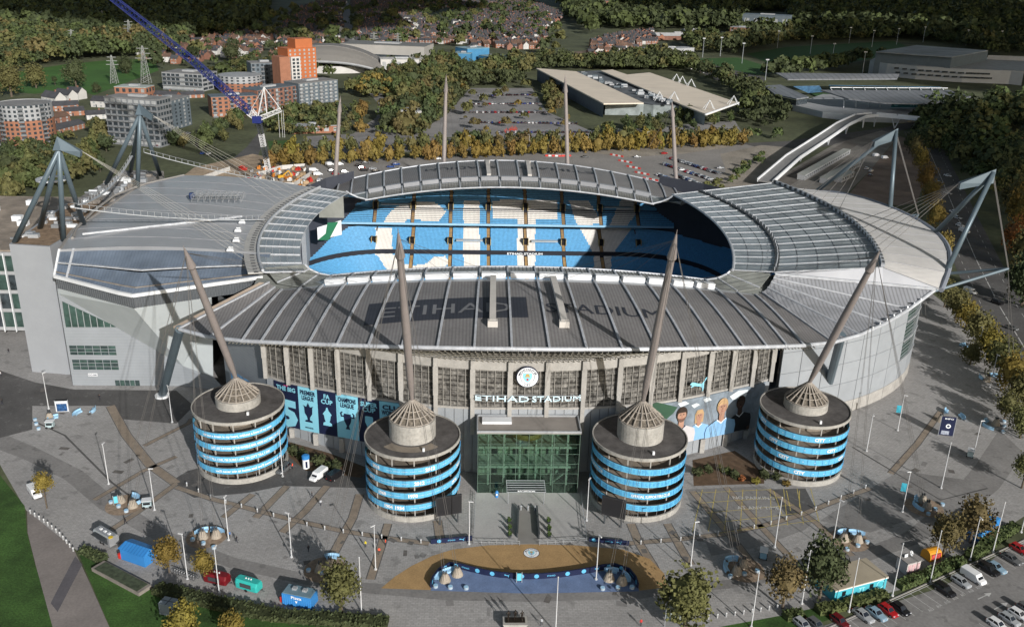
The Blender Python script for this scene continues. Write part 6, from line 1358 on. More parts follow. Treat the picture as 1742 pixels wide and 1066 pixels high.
# ---- people: one continuous skinned body per pose
def person_mesh(name,pose):
    J={'pel':(0,0,.92),'chest':(0,.0,1.3),'neck':(0,0,1.5),'head':(0,.02,1.66),'top':(0,.0,1.78)}
    s=pose
    E_=[('pel','chest'),('chest','neck'),('neck','head'),('head','top')]; rad={'pel':.15,'chest':.17,'neck':.065,'head':.105,'top':.07}
    for sd,sg2 in (('l',-1),('r',1)):
        st=s*sg2
        J['hip'+sd]=(.09*sg2,.0,.88);J['kn'+sd]=(.1*sg2,.18*st+.04,.5);J['an'+sd]=(.1*sg2,.28*st-.05,.09);J['toe'+sd]=(.11*sg2,.28*st+.12,.05)
        J['sh'+sd]=(.2*sg2,0,1.42);J['el'+sd]=(.27*sg2,-.12*st,1.14);J['ha'+sd]=(.26*sg2,-.12*st+.12,.9)
        rad.update({'hip'+sd:.1,'kn'+sd:.065,'an'+sd:.045,'toe'+sd:.045,'sh'+sd:.075,'el'+sd:.05,'ha'+sd:.045})
        E_+=[('pel','hip'+sd),('hip'+sd,'kn'+sd),('kn'+sd,'an'+sd),('an'+sd,'toe'+sd),('chest','sh'+sd),('sh'+sd,'el'+sd),('el'+sd,'ha'+sd)]
    ks=list(J); me=bpy.data.meshes.new(name); me.from_pydata([J[k] for k in ks],[(ks.index(a),ks.index(b)) for a,b in E_],[])
    o=bpy.data.objects.new(name,me); COL.objects.link(o); sk=o.modifiers.new('s','SKIN'); o.modifiers.new('b','SUBSURF').levels=1
    if not me.skin_vertices: me.attributes
    for i,k in enumerate(ks): me.skin_vertices[0].data[i].radius=(rad[k],rad[k]*.8); me.skin_vertices[0].data[i].use_root=(k=='pel')
    dg=bpy.context.evaluated_depsgraph_get(); dg.update(); m2=bpy.data.meshes.new_from_object(o.evaluated_get(dg)); bpy.data.objects.remove(o)
    for m in (mat('cloth_dark',(.02,.02,.025)),mat('cloth_trouser',(.025,.028,.04)),mat('person_skin',(.42,.25,.17)),mat('person_hair',(.03,.02,.015))): m2.materials.append(m)
    mi=[]
    for p in m2.polygons:
        c=p.center; mi.append(3 if (c.z>1.68 or (c.z>1.58 and c.y<0)) else 2 if (c.z>1.52 or (abs(c.x)>.2 and c.z<.96)) else 1 if c.z<.93 else 0)
    m2.polygons.foreach_set('material_index',mi); m2.name=name; return m2
try: PM=[person_mesh('person_body',1.),person_mesh('person_body',.25)]
except Exception as ex: print('PERSON FAIL',ex); PM=None
if PM:
    cl={'dark':(.02,.02,.025),'orange':(.75,.10,.05),'yellow':(.6,.5,.03),'pale':(.45,.47,.5),'red':(.5,.03,.03),'blue':(.06,.15,.35),'white':(.6,.6,.6)}
    for k,(x,y,c,ps,lab) in enumerate([(15,601,'dark',0,'person in dark clothes walking near the north wall at the left edge'),(4,688,'dark',0,'person in dark clothes at the left edge of the plaza'),(170,680,'dark',1,'person in dark clothes on the road below the north wall'),(214,891,'dark',0,'person in dark clothes walking beside the left stools'),(403,922,'dark',0,'person in dark clothes right of the lower left lamp post'),(391,914,'blue',1,'person in a blue top beside the lower left benches'),(531,846,'dark',0,'person in dark clothes between the left towers'),(546,860,'pale',1,'person in pale clothes between the left towers'),(622,930,'yellow',1,'steward in a yellow vest left of the bare pole'),(640,923,'dark',1,'person in dark clothes among the stewards'),(645,942,'orange',0,'steward in an orange vest nearest the gold paving'),(656,927,'orange',1,'steward in an orange vest by the bollards'),(525,938,'dark',1,'person in dark clothes in the tree shadow'),(921,1063,'pale',0,'person in pale clothes at the bottom edge right of the statue'),(498,797,'orange',1,'person in an orange vest beside the dark grey car'),(1090,1064,'red',1,'person in a red top at the bottom edge by the notice board'),(2,640,'white',1,'person in white near the left edge')]):
        o=link('person',PM[ps],None,at(x,y,.02),k*1.9); o.material_slots[0].link='OBJECT'; o.material_slots[0].material=mat('cloth_'+c,cl[c],rough=.8,var=0); tag(o,lab,'person')
# bronze statue group on a plinth, bottom edge
p=at(876,1066); t=thing('bronze_statue','dark bronze group of figures on a stone plinth at the bottom edge','statue',(p.x,p.y,0)); MB().box((0,0,.7),(4.4,2.2,1.4)).box((0,0,1.45),(4.7,2.5,.2)).build('plinth',concrete,t)
if PM:
    br=mat('bronze',(.028,.022,.018),rough=.35,metal=.4,var=.2)
    for k,(x,rz,sc_) in enumerate(((-1.3,.3,1.35),(0,-.2,1.45),(1.3,.5,1.35))):
        o=link('figure',PM[k%2],t,(x,0,1.55),rz,sc_)
        for q in range(4): o.material_slots[q].link='OBJECT'; o.material_slots[q].material=br
    MB().box((0,.1,1.62),(3.8,1.4,.15)).build('base',br,t)
# ============================================================ TREES AND HEDGES
def leafm(name,c,rnd=.14,hue=.02,vs=.5): return mat(name,tuple(.75*q+.012 for q in c),rough=.75,var=.28,vscale=vs,fine=(2.2,.28),rnd=rnd,hue=hue,spec=.2)
bark=mat('bark',(.10,.08,.06),rough=.95,var=.2,vscale=2.)
LM={'olive':leafm('leaf_olive',(.105,.105,.028)),'yellow':leafm('leaf_yellow',(.19,.145,.02)),'dark':leafm('leaf_dark_green',(.045,.062,.018)),'green':leafm('leaf_green',(.07,.095,.024)),'brown':leafm('leaf_brown',(.125,.10,.032)),'autumn':leafm('leaf_autumn',(.20,.14,.028),.15,.02),'orange':leafm('leaf_orange',(.24,.10,.02)),'rust':leafm('leaf_rust',(.15,.05,.02))}
def trunk_me(h,r,n,seed,spread):
    rg=random.Random(seed); mb=MB(); mb.tube((0,0,0),(0,0,h*.5),r,r*.75,7); mb.tube((0,0,h*.5),(.1*h*.2,0,h),r*.75,r*.3,7)
    for k in range(n):
        a=2*math.pi*k/n+rg.random(); z=h*rg.uniform(.42,.8); L_=spread*rg.uniform(.5,.95); mb.tube((0,0,z),(math.cos(a)*L_,math.sin(a)*L_,z+L_*rg.uniform(.5,.9)),r*.4,r*.1,5)
    return mb.mesh('tree_trunk',bark)
# unit crowns (radius about 1), shared between copies
CR={}
for k in LM:
    CR[k]=[leafblob(1500,(1,1,1.08),.062,11+s,core=True).mesh('tree_crown',LM[k]) for s in range(2)]
TRK=[trunk_me(1.6,.09,6,s,.55) for s in range(3)]
def tree(px,py,rpx,hpx,kind,lab,group,sq=1.,name='tree',i=[0]):
    """px,py: foot of the trunk in the photo; rpx crown half width; hpx crown centre height above the foot (photo pixels)"""
    p=at(px,py); s=1/pxm(p); r=rpx*s; ch=hpx*s*1.12; i[0]+=1
    t=thing(name,lab,'tree',(p.x,p.y,0),(i[0]*2.4)%6.28,group)
    link('trunk',TRK[i[0]%3],t,(0,0,0),0,(r*.9,r*.9,max(.4,(ch)/1.6)))
    link('crown',CR[kind][i[0]%2],t,(0,0,ch),0,(r,r,r*sq)); return t
for a in [(80,864,17,46,'yellow','small yellow-green tree beside the white delivery van',1.05),(288,973,24,38,'yellow','small yellow-green tree right of the blue tent kiosk',1.1),(349,988,20,35,'yellow','small yellow-green tree behind the red trailer',1.1),(581,1040,35,54,'olive','large olive tree rising beside the long hedge',1.15),(316,1100,30,52,'yellow','yellow tree cut by the bottom edge at lower left',1.1),(398,1098,22,40,'yellow','small yellow tree at the bottom edge right of lower left one',1.1),(1165,1068,50,64,'olive','largest olive tree in the foreground, beside the notice board',1.0),(1393,1020,40,66,'dark','tall dark green tree left of the portable cabin',1.3),(1331,1034,33,56,'brown','thin brown-green tree left of the tall dark green tree',1.1),(1604,945,30,44,'brown','brown-green tree behind the orange kiosk',1.1),(1650,922,33,46,'brown','brown-green tree beside the blue container',1.1),(1738,830,22,40,'olive','olive tree cut by the right edge',1.1),(112,1130,25,45,'yellow','yellow treetop below the lawn path',1.1),(905,1110,18,40,'olive','treetop at the bottom edge',1.)][:12]:
    tree(*a[:5],a[5],None,a[6])
G='big yellow-brown trees between plaza and road'
for k,(x,y,r,h,kd) in enumerate([(1606,522,18,26,'olive'),(1625,545,22,30,'olive'),(1642,560,20,26,'yellow'),(1660,590,26,34,'olive'),(1680,615,26,34,'yellow'),(1698,645,30,38,'olive'),(1718,672,30,40,'yellow'),(1738,700,30,40,'olive'),(1708,715,22,30,'olive'),(1735,745,24,30,'olive'),(1650,620,18,22,'olive')]):
    tree(x,y,r,h,kd,'yellow-brown tree, %s from the stadium in the belt beside the dual carriageway'%nth(k),G,1.1)
G='orange trees beside the dual carriageway'
for k,(x,y,r,h,kd) in enumerate([(1562,300,14,28,'autumn'),(1572,330,16,30,'autumn'),(1580,360,16,30,'autumn'),(1588,395,16,30,'autumn'),(1600,440,16,24,'autumn'),(1555,272,12,20,'brown'),(1546,262,12,20,'dark'),(1722,430,22,30,'orange'),(1735,395,28,40,'yellow'),(1722,365,24,34,'olive'),(1705,330,22,34,'dark'),(1742,460,30,40,'brown'),(1738,520,36,46,'dark'),(1725,300,26,36,'dark')]):
    tree(x,y,r,h,kd,'autumn tree, %s of those along the road right of the stadium'%nth(k),G,1.35)
# autumn street trees along the main road
CRs={k:[leafblob(360,(1,1,1),.13,50+s).mesh('tree_crown',LM[k]) for s in range(3)] for k in LM}
TRs=[MB().tube((0,0,0),(0,0,1),.06,.03,6).mesh('tree_trunk',bark)]
def stree(p,r,h,kind,lab,group,i=[0],sq=1.35,name='tree',rot=None):
    i[0]+=1; t=thing(name,lab,'tree',(p.x,p.y,0),(i[0]*2.4)%6.28,group); link('trunk',TRs[0],t,(0,0,0),0,(3,3,h)); link('crown',CRs[kind][i[0]%3],t,(0,0,h),0,(r,r,r*sq)); return t
rg=random.Random(9)
for row,(P,n,lab,kinds,r) in enumerate([([(462,285),(620,276),(860,266),(1060,256),(1262,247)],42,'golden street tree, %s from left in the front row along the main road',['autumn','autumn','yellow','autumn'],4.4),([(470,270),(560,262),(700,256),(900,250),(1250,240)],34,'street tree, %s from left in the back row along the main road',['olive','brown','olive','yellow'],4.6)]):
    W=[at(*p) for p in P]; L=[0]
    for a,b in zip(W,W[1:]): L.append(L[-1]+(b-a).length)
    for k in range(n):
        s=L[-1]*(k+rg.uniform(-.2,.2)*(0<k<n-1))/(n-1); s=min(max(s,0),L[-1]-.01); j=max(i for i in range(len(L)-1) if L[i]<=s); q=W[j].lerp(W[j+1],(s-L[j])/(L[j+1]-L[j]))
        stree(q,r*rg.uniform(.85,1.2),r*rg.uniform(1.1,1.3),rg.choice(kinds),lab%nth(k),'street trees along the main road')
def inp(x,y,P): return inpoly(x,y,P)
def scatter(poly,spacing,seed,jit=.45,maxn=99999,avoid=()):
    W=[at(*p) for p in poly]; x0=min(p.x for p in W);x1=max(p.x for p in W);y0=min(p.y for p in W);y1=max(p.y for p in W); r_=random.Random(seed); out=[]
    wp=[(p.x,p.y) for p in W]; av=[[(q.x,q.y) for q in (at(*p) for p in A)] for A in avoid]
    y=y0
    while y<y1:
        x=x0
        while x<x1:
            X=x+r_.uniform(-jit,jit)*spacing;Y=y+r_.uniform(-jit,jit)*spacing
            if inpoly(X,Y,wp) and not any(inpoly(X,Y,A) for A in av): out.append(Vector((X,Y,0)))
            x+=spacing
        y+=spacing
    return out
# mid-distance groves: every tree its own thing
grove=[([(640,232),(660,190),(655,150),(620,140),(660,128),(770,108),(800,120),(800,150),(770,190),(735,215),(745,232)],17.5,['dark','green','olive','brown'],'tree in the grove in front of the arched hall',6.8),
 ([(545,232),(600,190),(625,180),(625,225),(560,240)],13,['olive','autumn','green'],'tree beside the road left of the small restaurant',4.),
 ([(440,215),(505,190),(560,190),(600,190),(560,230),(500,232),(450,228)],14,['green','olive','dark'],'tree below the brick apartment blocks',4.6),
 ([(915,150),(945,150),(960,185),(935,190)],10,['brown','olive'],'tree beside the long dark side of the retail roof',5),
 ([(985,225),(1100,205),(1240,195),(1250,215),(1180,228),(1090,232),(1000,232)],16,['green','olive','dark'],'tree in front of the retail building',4.2),
 ([(290,245),(330,225),(420,200),(440,215),(400,240),(330,262)],14,['dark','green','olive','brown'],'tree near the small car park left of the crane',4.6),
 ([(140,265),(155,205),(180,210),(185,255),(175,300),(140,300)],13,['dark','green','olive'],'tree in front of the grey apartment block',5.),
 ([(0,345),(0,265),(60,245),(90,240),(120,270),(150,310),(60,330)],13.5,['olive','green','dark'],'tree behind the steel tripods at left',5.)]
gi=0
for P,sp,kinds,lab,r in grove:
    for k,q in enumerate(sorted(scatter(P,sp,gi+1),key=lambda v:pix(v)[0])):
        kd_=rg.choice(kinds); stree(q,r*rg.uniform(.65,1.35),r*rg.uniform(.8,1.4),kd_,'%s tree, %s from left %s'%({'dark':'dark green','autumn':'golden'}.get(kd_,kd_),nth(k),lab[5:]),lab.replace('tree','trees',1),sq=rg.uniform(.95,1.3))
    gi+=1
# single trees standing in the meadow and beside the houses
for k,(x,y,r,h,kd,lab) in enumerate([(62,150,19,20,'olive','round tree at the left of the green meadow'),(130,150,20,26,'dark','big dark tree in the middle of the green meadow'),(94,146,5,10,'dark','slim dark tree in the green meadow'),(215,125,14,14,'dark','dark round tree beside the pylon in the meadow'),(20,165,24,28,'olive','wide olive tree at the left edge of the meadow'),(165,158,8,8,'dark','small dark tree beside the white terraced houses'),(395,105,16,16,'dark','dark tree below the blue crane boom')]):
    tree(x,y,r,h,kd,lab,None,1.)
# ---- woodland masses: one mesh each, merged leaf clumps
def forest(name,pts,rad,leafn,leaf,cols,lab,seed,sq=1.):
    rg_=np.random.default_rng(seed); N=len(pts); 
    if not N: return
    P=np.array([(p.x,p.y) for p in pts]); r=rad*rg_.choice([.55,.75,.9,1.,1.15,1.35,1.6],N)*rg_.uniform(.9,1.1,N); hz_=r*rg_.uniform(.95,1.3,N)
    # clumps on each crown
    d=rg_.normal(size=(N,leafn,3)); d/=np.linalg.norm(d,axis=2)[...,None]; d[...,2]=np.abs(d[...,2])*1.1-.25
    lump=1+.28*np.sin(d[...,0:1]*5+rg_.uniform(0,6,(N,1,1)))*np.cos(d[...,1:2]*4.3+rg_.uniform(0,6,(N,1,1)))
    c=d*lump*rg_.uniform(.72,1.05,(N,leafn,1))*r[:,None,None]; c[...,2]*=sq; c[...,0]+=P[:,None,0]; c[...,1]+=P[:,None,1]; c[...,2]+=hz_[:,None]
    n=d+rg_.normal(size=d.shape)*.5; n/=np.linalg.norm(n,axis=2)[...,None]; t=np.cross(n,rg_.normal(size=d.shape)); t/=np.linalg.norm(t,axis=2)[...,None]; b=np.cross(n,t)
    s=leaf*rg_.uniform(.6,1.3,(N,leafn,1))*(r/rad)[:,None,None]
    q=np.stack([c-t*s-b*s*.8,c+t*s-b*s*.8,c+t*s*.7+b*s,c-t*s*.7+b*s],2).reshape(-1,3)
    nf=N*leafn; me=bpy.data.meshes.new(name); me.vertices.add(nf*4); me.vertices.foreach_set('co',q.astype(np.float32).ravel()); me.loops.add(nf*4); me.loops.foreach_set('vertex_index',np.arange(nf*4,dtype=np.int32)); me.polygons.add(nf); me.polygons.foreach_set('loop_start',np.arange(nf,dtype=np.int32)*4); me.polygons.foreach_set('loop_total',np.full(nf,4,np.int32))
    for c_ in cols: me.materials.append(LM[c_])
    me.polygons.foreach_set('material_index',np.repeat(rg_.integers(0,len(cols),N),leafn).astype(np.int32)); me.update(calc_edges=True)
    o=link(name,me); return tag(o,lab,'woodland',kind='stuff')
F1=scatter([(-60,135),(-80,30),(-60,-12),(470,-12),(450,25),(430,52),(330,62),(285,95),(262,98),(180,100),(110,107),(30,118)],11.5,21)
near=[p for p in F1 if p.y<1050]; farr=[p for p in F1 if p.y>=1050]
forest('woodland',near,7.2,150,.9,['dark','green','olive','dark','brown','green'],'dense dark wood beyond the meadow at upper left',1); forest('woodland',farr,8.2,44,1.9,['dark','dark','green'],'distant dark wood along the upper left edge',2)
F2=scatter([(1010,60),(960,30),(950,-12),(1800,-12),(1800,90),(1700,95),(1560,66),(1340,74),(1250,95),(1180,90),(1110,48),(1060,52),(1000,40)],14,22,avoid=([(1120,75),(1130,50),(1245,52),(1250,72)],[(1265,62),(1265,20),(1345,20),(1345,60)]))
forest('woodland',[p for p in F2 if p.y<1300],7.6,85,1.3,['dark','green','olive','dark'],'dark wood behind the retail building and training pitches',3); forest('woodland',[p for p in F2 if p.y>=1300],8.6,32,2.4,['dark','dark','green'],'far dark wood along the upper right edge',4)
F3=scatter([(1560,255),(1555,215),(1580,198),(1640,188),(1742,185),(1800,230),(1742,330),(1690,345),(1640,300),(1600,262)],9,23,avoid=([(1702,262),(1702,222),(1760,222),(1760,300)],))
forest('woodland',F3,6.,110,.95,['dark','green','dark','olive'],'dark wood on the right behind the raking masts',5,1.15)
F4=scatter([(760,130),(860,108),(1000,108),(1110,98),(1170,112),(1260,145),(1320,172),(1290,180),(1170,122),(1050,120),(960,118),(905,122),(880,150),(800,150)],10.5,24)
forest('woodland',F4,5.2,120,.8,['dark','green','olive','dark'],'tree belt along the back of the retail building',6)
F5=scatter([(440,130),(460,60),(520,70),(600,78),(640,80),(760,100),(760,120),(640,125),(560,140)],34,25)
forest('woodland',F5,6,60,1.3,['dark','green','olive'],'scattered trees among the terraced streets around the arched hall',7)
F6=scatter([(230,115),(240,70),(330,62),(470,20),(900,-5),(960,60),(940,105),(860,80),(760,80),(600,78),(450,78),(400,110),(300,125)],36,26)
forest('woodland',F6,5.5,44,1.7,['dark','dark','green','olive'],'scattered garden trees among the distant brick houses',8)
F7=scatter([(1290,128),(1420,112),(1560,85),(1500,95),(1440,118),(1330,135)],11,27); forest('woodland',F7,5.5,50,1.4,['dark','green'],'dark tree belt beside the training pitches',9)
F9=scatter([(1262,182),(1300,176),(1345,190),(1330,215),(1290,222),(1262,205)],10,31); forest('woodland',F9,4.6,70,1.0,['dark','green','dark'],'dark trees between the retail building and the footbridge',11)
F10=scatter([(760,240),(830,236),(1000,243),(1250,232),(1330,236),(1250,240),(1000,250),(760,252)],8,32); forest('shrubbery',F10,2.6,46,.7,['dark','olive','brown','green'],'scrub strip behind the back row of street trees',12)
F11=scatter([(590,150),(620,140),(700,150),(690,165),(640,172),(600,168)],9,33); forest('shrubbery',F11,3.6,60,.8,['olive','autumn','green'],'olive and orange shrubs beside the curved road',13)
F12=scatter([(790,150),(905,150),(930,190),(1000,215),(960,232),(760,228),(735,222),(770,195)],30,34); forest('car_park_trees',F12,3.,70,.7,['olive','brown','autumn'],'small trees dotted through the retail car park',14)
F13=scatter([(905,112),(1000,112),(1110,98),(1190,108),(1170,118),(1060,122),(940,116)],8,35); forest('woodland',F13,5.,60,1.1,['dark','green'],'dark trees directly behind the cream retail roof',15)
F14=scatter([(1200,322),(1240,300),(1300,262),(1310,268),(1250,310),(1215,330)],6,36); forest('shrubbery',F14,1.7,50,.5,['olive','green'],'shrub strip between the gravel yard and the cabins',16)
F15=scatter([(330,150),(360,130),(440,100),(440,128),(360,150)],13,37); forest('woodland',F15,5.,60,1.1,['dark','green','olive'],'trees behind the apartment blocks left of the orange tower',17)
F8=scatter([(40,235),(60,180),(100,235),(130,240),(100,262)],10,28,avoid=()); forest('woodland',F8,4.,80,.8,['green','olive','dark'],'shrubs and trees between the round block and the houses',10)
for k_,(P_,lab_) in enumerate(((grove[0][0],'low scrub under the grove in front of the arched hall'),(grove[7][0],'low scrub behind the steel tripods'),(grove[2][0],'low scrub below the brick apartment blocks'))): forest('scrub',scatter(P_,7.5,70+k_),3.2,50,.7,['dark','green','olive'],lab_,40+k_)
# ---- hedges: leafy boxes
def hedge(lab,P,wd,h,kind='dark',dens=26):
    W=[at(*p) for p in P]; rg_=np.random.default_rng(len(lab)); T=thing('hedge',lab,'hedge',W[0],group='clipped hedges'); o=W[0]
    core=MB(); qs=[]
    for a,b in zip(W,W[1:]):
        d=(b-a); L_=d.length; u=d/L_; v=Vector((-u.y,u.x,0)); core.beam(a-o+Vector((0,0,h*.45)),b-o+Vector((0,0,h*.45)),wd*.85,h*.88)
        n=int(L_*dens)
        for k in range(n):
            f=rg_.random(); c=a-o+d*f; sd=rg_.random()
            if sd<.5: c=c+v*rg_.uniform(-.5,.5)*wd+Vector((0,0,h*rg_.uniform(.9,1.06)))
            else: c=c+v*(wd*.5*(1 if sd<.75 else -1))*rg_.uniform(.9,1.08)+Vector((0,0,h*rg_.uniform(.05,1)))
            nn=Vector(rg_.normal(size=3)).normalized(); t=nn.orthogonal().normalized(); b_=nn.cross(t); s=.2*rg_.uniform(.6,1.3); qs.append((c-t*s-b_*s,c+t*s-b_*s,c+t*s+b_*s,c-t*s+b_*s))
    core.build('hedge_core',LM[kind],T); mb=MB()
    mb.v=[tuple(p) for q in qs for p in q]; mb.f=[(4*i,4*i+1,4*i+2,4*i+3) for i in range(len(qs))]; mb.m=[0]*len(qs); o2=mb.build('hedge_leaves',LM[kind],T); o2['kind']='stuff'
hedge('long dark hedge along the lawn below the trailers',[(265,1004),(370,1030),(470,1050),(560,1056),(660,1063)],3.2,1.3)
hedge('short hedge beside the food trailer at the lawn path',[(140,938),(178,955)],2.,1.2)
hedge('hedge between the portable cabin and the car park',[(1390,1042),(1440,1032),(1505,1012)],2.4,1.3,'green')
hedge('hedge between the kiosks and the white van',[(1528,1000),(1580,980),(1636,955)],2.4,1.4,'green')
hedge('hedge below the blue container',[(1650,950),(1700,915),(1728,898)],2.6,1.5,'green')
hedge('hedge at the bottom edge left of the dark red car',[(1335,1052),(1365,1046)],2.4,1.2,'green')
for k,(x,y,kd,r) in enumerate([(1187,808,'dark',1.6),(1205,802,'dark',1.5),(1225,800,'olive',1.1),(1236,805,'green',1.3),(1250,812,'dark',1.6),(1262,818,'orange',1.),(1286,822,'yellow',1.2),(1300,812,'dark',1.7),(1320,816,'dark',1.4),(1338,826,'yellow',1.1),(500,772,'dark',1.9),(515,780,'dark',1.8),(545,790,'dark',2.),(560,795,'green',1.2),(572,800,'dark',1.8)]):
    p=at(x,y); t=thing('shrub','%s shrub in the bed, %s from left %s'%({'dark':'dark green','olive':'olive','green':'green','orange':'orange','yellow':'bright yellow'}[kd],nth(k if k<10 else k-10),'beside the right towers' if k<10 else 'between the left towers'),'shrub',p,group='shrubs in the beds'); link('shrub_leaves',CRs[kd][k%3],t,(0,0,r*.7),0,(r,r,r*.85)); link('stems',TRs[0],t,(0,0,0),0,(1,1,r*.6))
# ============================================================ BUILDINGS AROUND
brick=mat('brick_red',(.21,.105,.075),rough=.9,var=.15,vscale=.3,rnd=.12); brick2=mat('brick_orange',(.28,.13,.08),rough=.9,var=.12,vscale=.3); slate=mat('slate_roof',(.055,.056,.062),rough=.8,var=.2,vscale=.3,rnd=.2); tile=mat('tile_roof_brown',(.11,.07,.052),rough=.9,var=.2,rnd=.2)
render_w=mat('white_render',(.48,.47,.45),rough=.8,var=.06); greyp=mat('grey_panel',(.17,.18,.19),rough=.6,var=.1); grey_l=mat('light_grey_panel',(.30,.31,.32),rough=.6,var=.1); blueg=mat('blue_grey_panel',(.10,.125,.145),rough=.6,var=.1); flatr=mat('flat_roof_grey',(.20,.20,.20),rough=.9,var=.15,vscale=.2); orangec=mat('orange_cladding',(.38,.12,.045),rough=.6,var=.08); wing=mat('window_glass',(.04,.05,.058),rough=.1,var=.5,vscale=.4,spec=.7); winw=mat('window_pale',(.30,.31,.31),rough=.4,var=.2)
unit=MB().box((0,0,0),(1,1,1)).mesh('window',wing); unitw=MB().box((0,0,0),(1,1,1)).mesh('window',winw); balc=MB().box((0,0,0),(1,1,1)).mesh('balcony',greyp)
def hgt(b,t):
    B=at(*b); lo,hi=0.,150.
    for _ in range(50):
        m=(lo+hi)/2
        if pix((B.x,B.y,m))[1]>t: lo=m
        else: hi=m
    return lo
def block(name,lab,cat,FL,FR,depth,h,wm,floors=0,bays=0,sidebays=0,rm=None,balcony=None,group=None,winm=unit,ww=.5,parapet=True,side=1):
    """box building: front foot of the wall from FL to FR (photo), depth back"""
    A=at(*FL) if not isinstance(FL,Vector) else FL;B=at(*FR) if not isinstance(FR,Vector) else FR; d=B-A; L_=d.length; rz=math.atan2(d.y,d.x); t=thing(name,lab,cat,(A.x,A.y,0),rz,group)
    MB().box((L_/2,depth/2,h/2),(L_,depth,h)).build('wall',wm,t); MB().box((L_/2,depth/2,h+.2),(L_+.4,depth+.4,.4)).build('roof',rm or flatr,t)
    if parapet: MB().box((L_/2,depth*.55,h+1.),(L_*.3,depth*.3,1.6)).build('plant_room',grey_l,t)
    fh=h/max(1,floors)
    for f in range(floors):
        for b in range(bays):
            o=link('window',winm if (b*7+f*3+b*f)%7 else unitw,t,((b+.5)*L_/bays,-.02,(f+.55)*fh),0,(L_/bays*ww,.16,fh*.55))
            if balcony and b%balcony==0: link('balcony',balc,t,((b+.5)*L_/bays,-.7,f*fh+.5),0,(L_/bays*.8,1.3,1.0))
        for b in range(sidebays): link('window',winm,t,(L_+.02 if side>0 else -.02,(b+.5)*depth/sidebays,(f+.55)*fh),0,(.16,depth/sidebays*ww,fh*.55))
    return t,L_
# left: round brick tower
p=at(38,262); h=hgt((40,262),180); R_=90*.5/pxm((p.x,p.y,10)); t=thing('round_tower_block','round red brick apartment tower with white top storeys at the left edge','building',(p.x-2,p.y+R_,0)); mb=MB(); mb.lathe([(R_,0),(R_,h*.68)],n=28); mb.build('wall',brick2,t); mb=MB(); mb.lathe([(R_,h*.68),(R_,h-.5),(R_-.6,h-.5),(R_-.6,h-1),(0,h-.8)],n=28); mb.build('upper_wall',grey_l,t); mb=MB(); mb.lathe([(R_-.7,h-.9),(0,h-.7)],n=28); mb.build('roof',flatr,t)
for f in range(11):
    for k in range(16):
        a=-math.pi*(k+.5)/16
        if k%4==2: o=link('balcony',balc,t,((R_+.5)*math.cos(a),(R_+.5)*math.sin(a),(f+.3)*h/11),a,(1.4,3.2,1.0))
        link('window',unit,t,((R_)*math.cos(a),(R_)*math.sin(a),(f+.6)*h/11),a,(.25,1.5 if k%4!=2 else 2.6,h/11*.55))
block('apartment_block','grey apartment block with open frame balconies behind the farther tripod','building',(187,244),(275,251),15,hgt((275,251),171),greyp,8,9,5,flatr,1,winm=unit,ww=.7)
block('apartment_block','dark grey apartment block right of the open frame one','building',(284,226),(327,212),16,hgt((284,226),175),blueg,8,6,3,flatr,None,ww=.35)
block('brick_hall','low brick building with pale flat roof beside the pylon','building',(197,170),(250,172),16,hgt((250,172),150),brick2,2,5,3,mat('pale_roof',(.36,.40,.38)),None)
block('scaffolded_building','pale grey building wrapped in scaffold boards','building',(278,152),(346,156),26,hgt((346,156),127),grey_l,4,9,3,flatr,1,ww=.8)
t=thing('round_brick_block','rounded brick and white apartment block below the crane boom','building',(0,0,0)); p=at(402,160); t.location=(p.x,p.y+18,0); h=hgt((402,160),131); mb=MB(); mb.lathe([(19,0),(19,h*.6)],n=20); mb.build('wall',brick2,t); mb=MB(); mb.lathe([(19,h*.6),(19,h),(0,h+.3)],n=20); mb.build('upper_wall',grey_l,t)
for f in range(6):
    for k in range(12): a=-math.pi*(k+.5)/12; link('window',unit,t,(19*math.cos(a),19*math.sin(a),(f+.6)*h/6),a,(.3,2.,h/6*.5))
block('apartment_block','brick apartment block with grey roof in front of the crane jib','building',(362,200),(440,196),16,hgt((362,200),166),brick2,5,8,3,blueg,3)
block('apartment_block','long brick and blue-grey block at the foot of the orange tower','building',(440,192),(505,182),18,hgt((505,182),146),brick,5,9,3,blueg,2)
block('apartment_block','blue-grey and brick block left of the orange tower','building',(430,152),(482,150),20,hgt((482,150),107),blueg,6,7,3,flatr,2)
block('apartment_block','blue-grey block with red brick base right of the orange tower','building',(510,180),(576,172),20,hgt((510,180),143),blueg,6,8,3,flatr,2,winm=unitw)
t,L_=block('apartment_tower','tall orange clad apartment tower with a white front panel','building',(494,160),(541,156),18,hgt((494,160),84),orangec,12,6,3,orangec,None,winm=unitw,ww=.35); hh=hgt((494,160),84)
MB().box((L_*.62,9,hh+4),(L_*.6,14,8)).build('top_storey',orangec,t); MB().box((-4,6,hh*.42),(10,14,hh*.84)).build('side_wing',brick2,t); MB().box((L_*.22,-.9,hh*.42),(L_*.32,2.0,hh*.82)).build('white_front_panel',render_w,t)
for f in range(10):
    for k in range(2): link('window',unit,t,(L_*.15+k*L_*.14,-2.,(f+.6)*hh*.84/10.5),0,(2.4,.3,2.0))
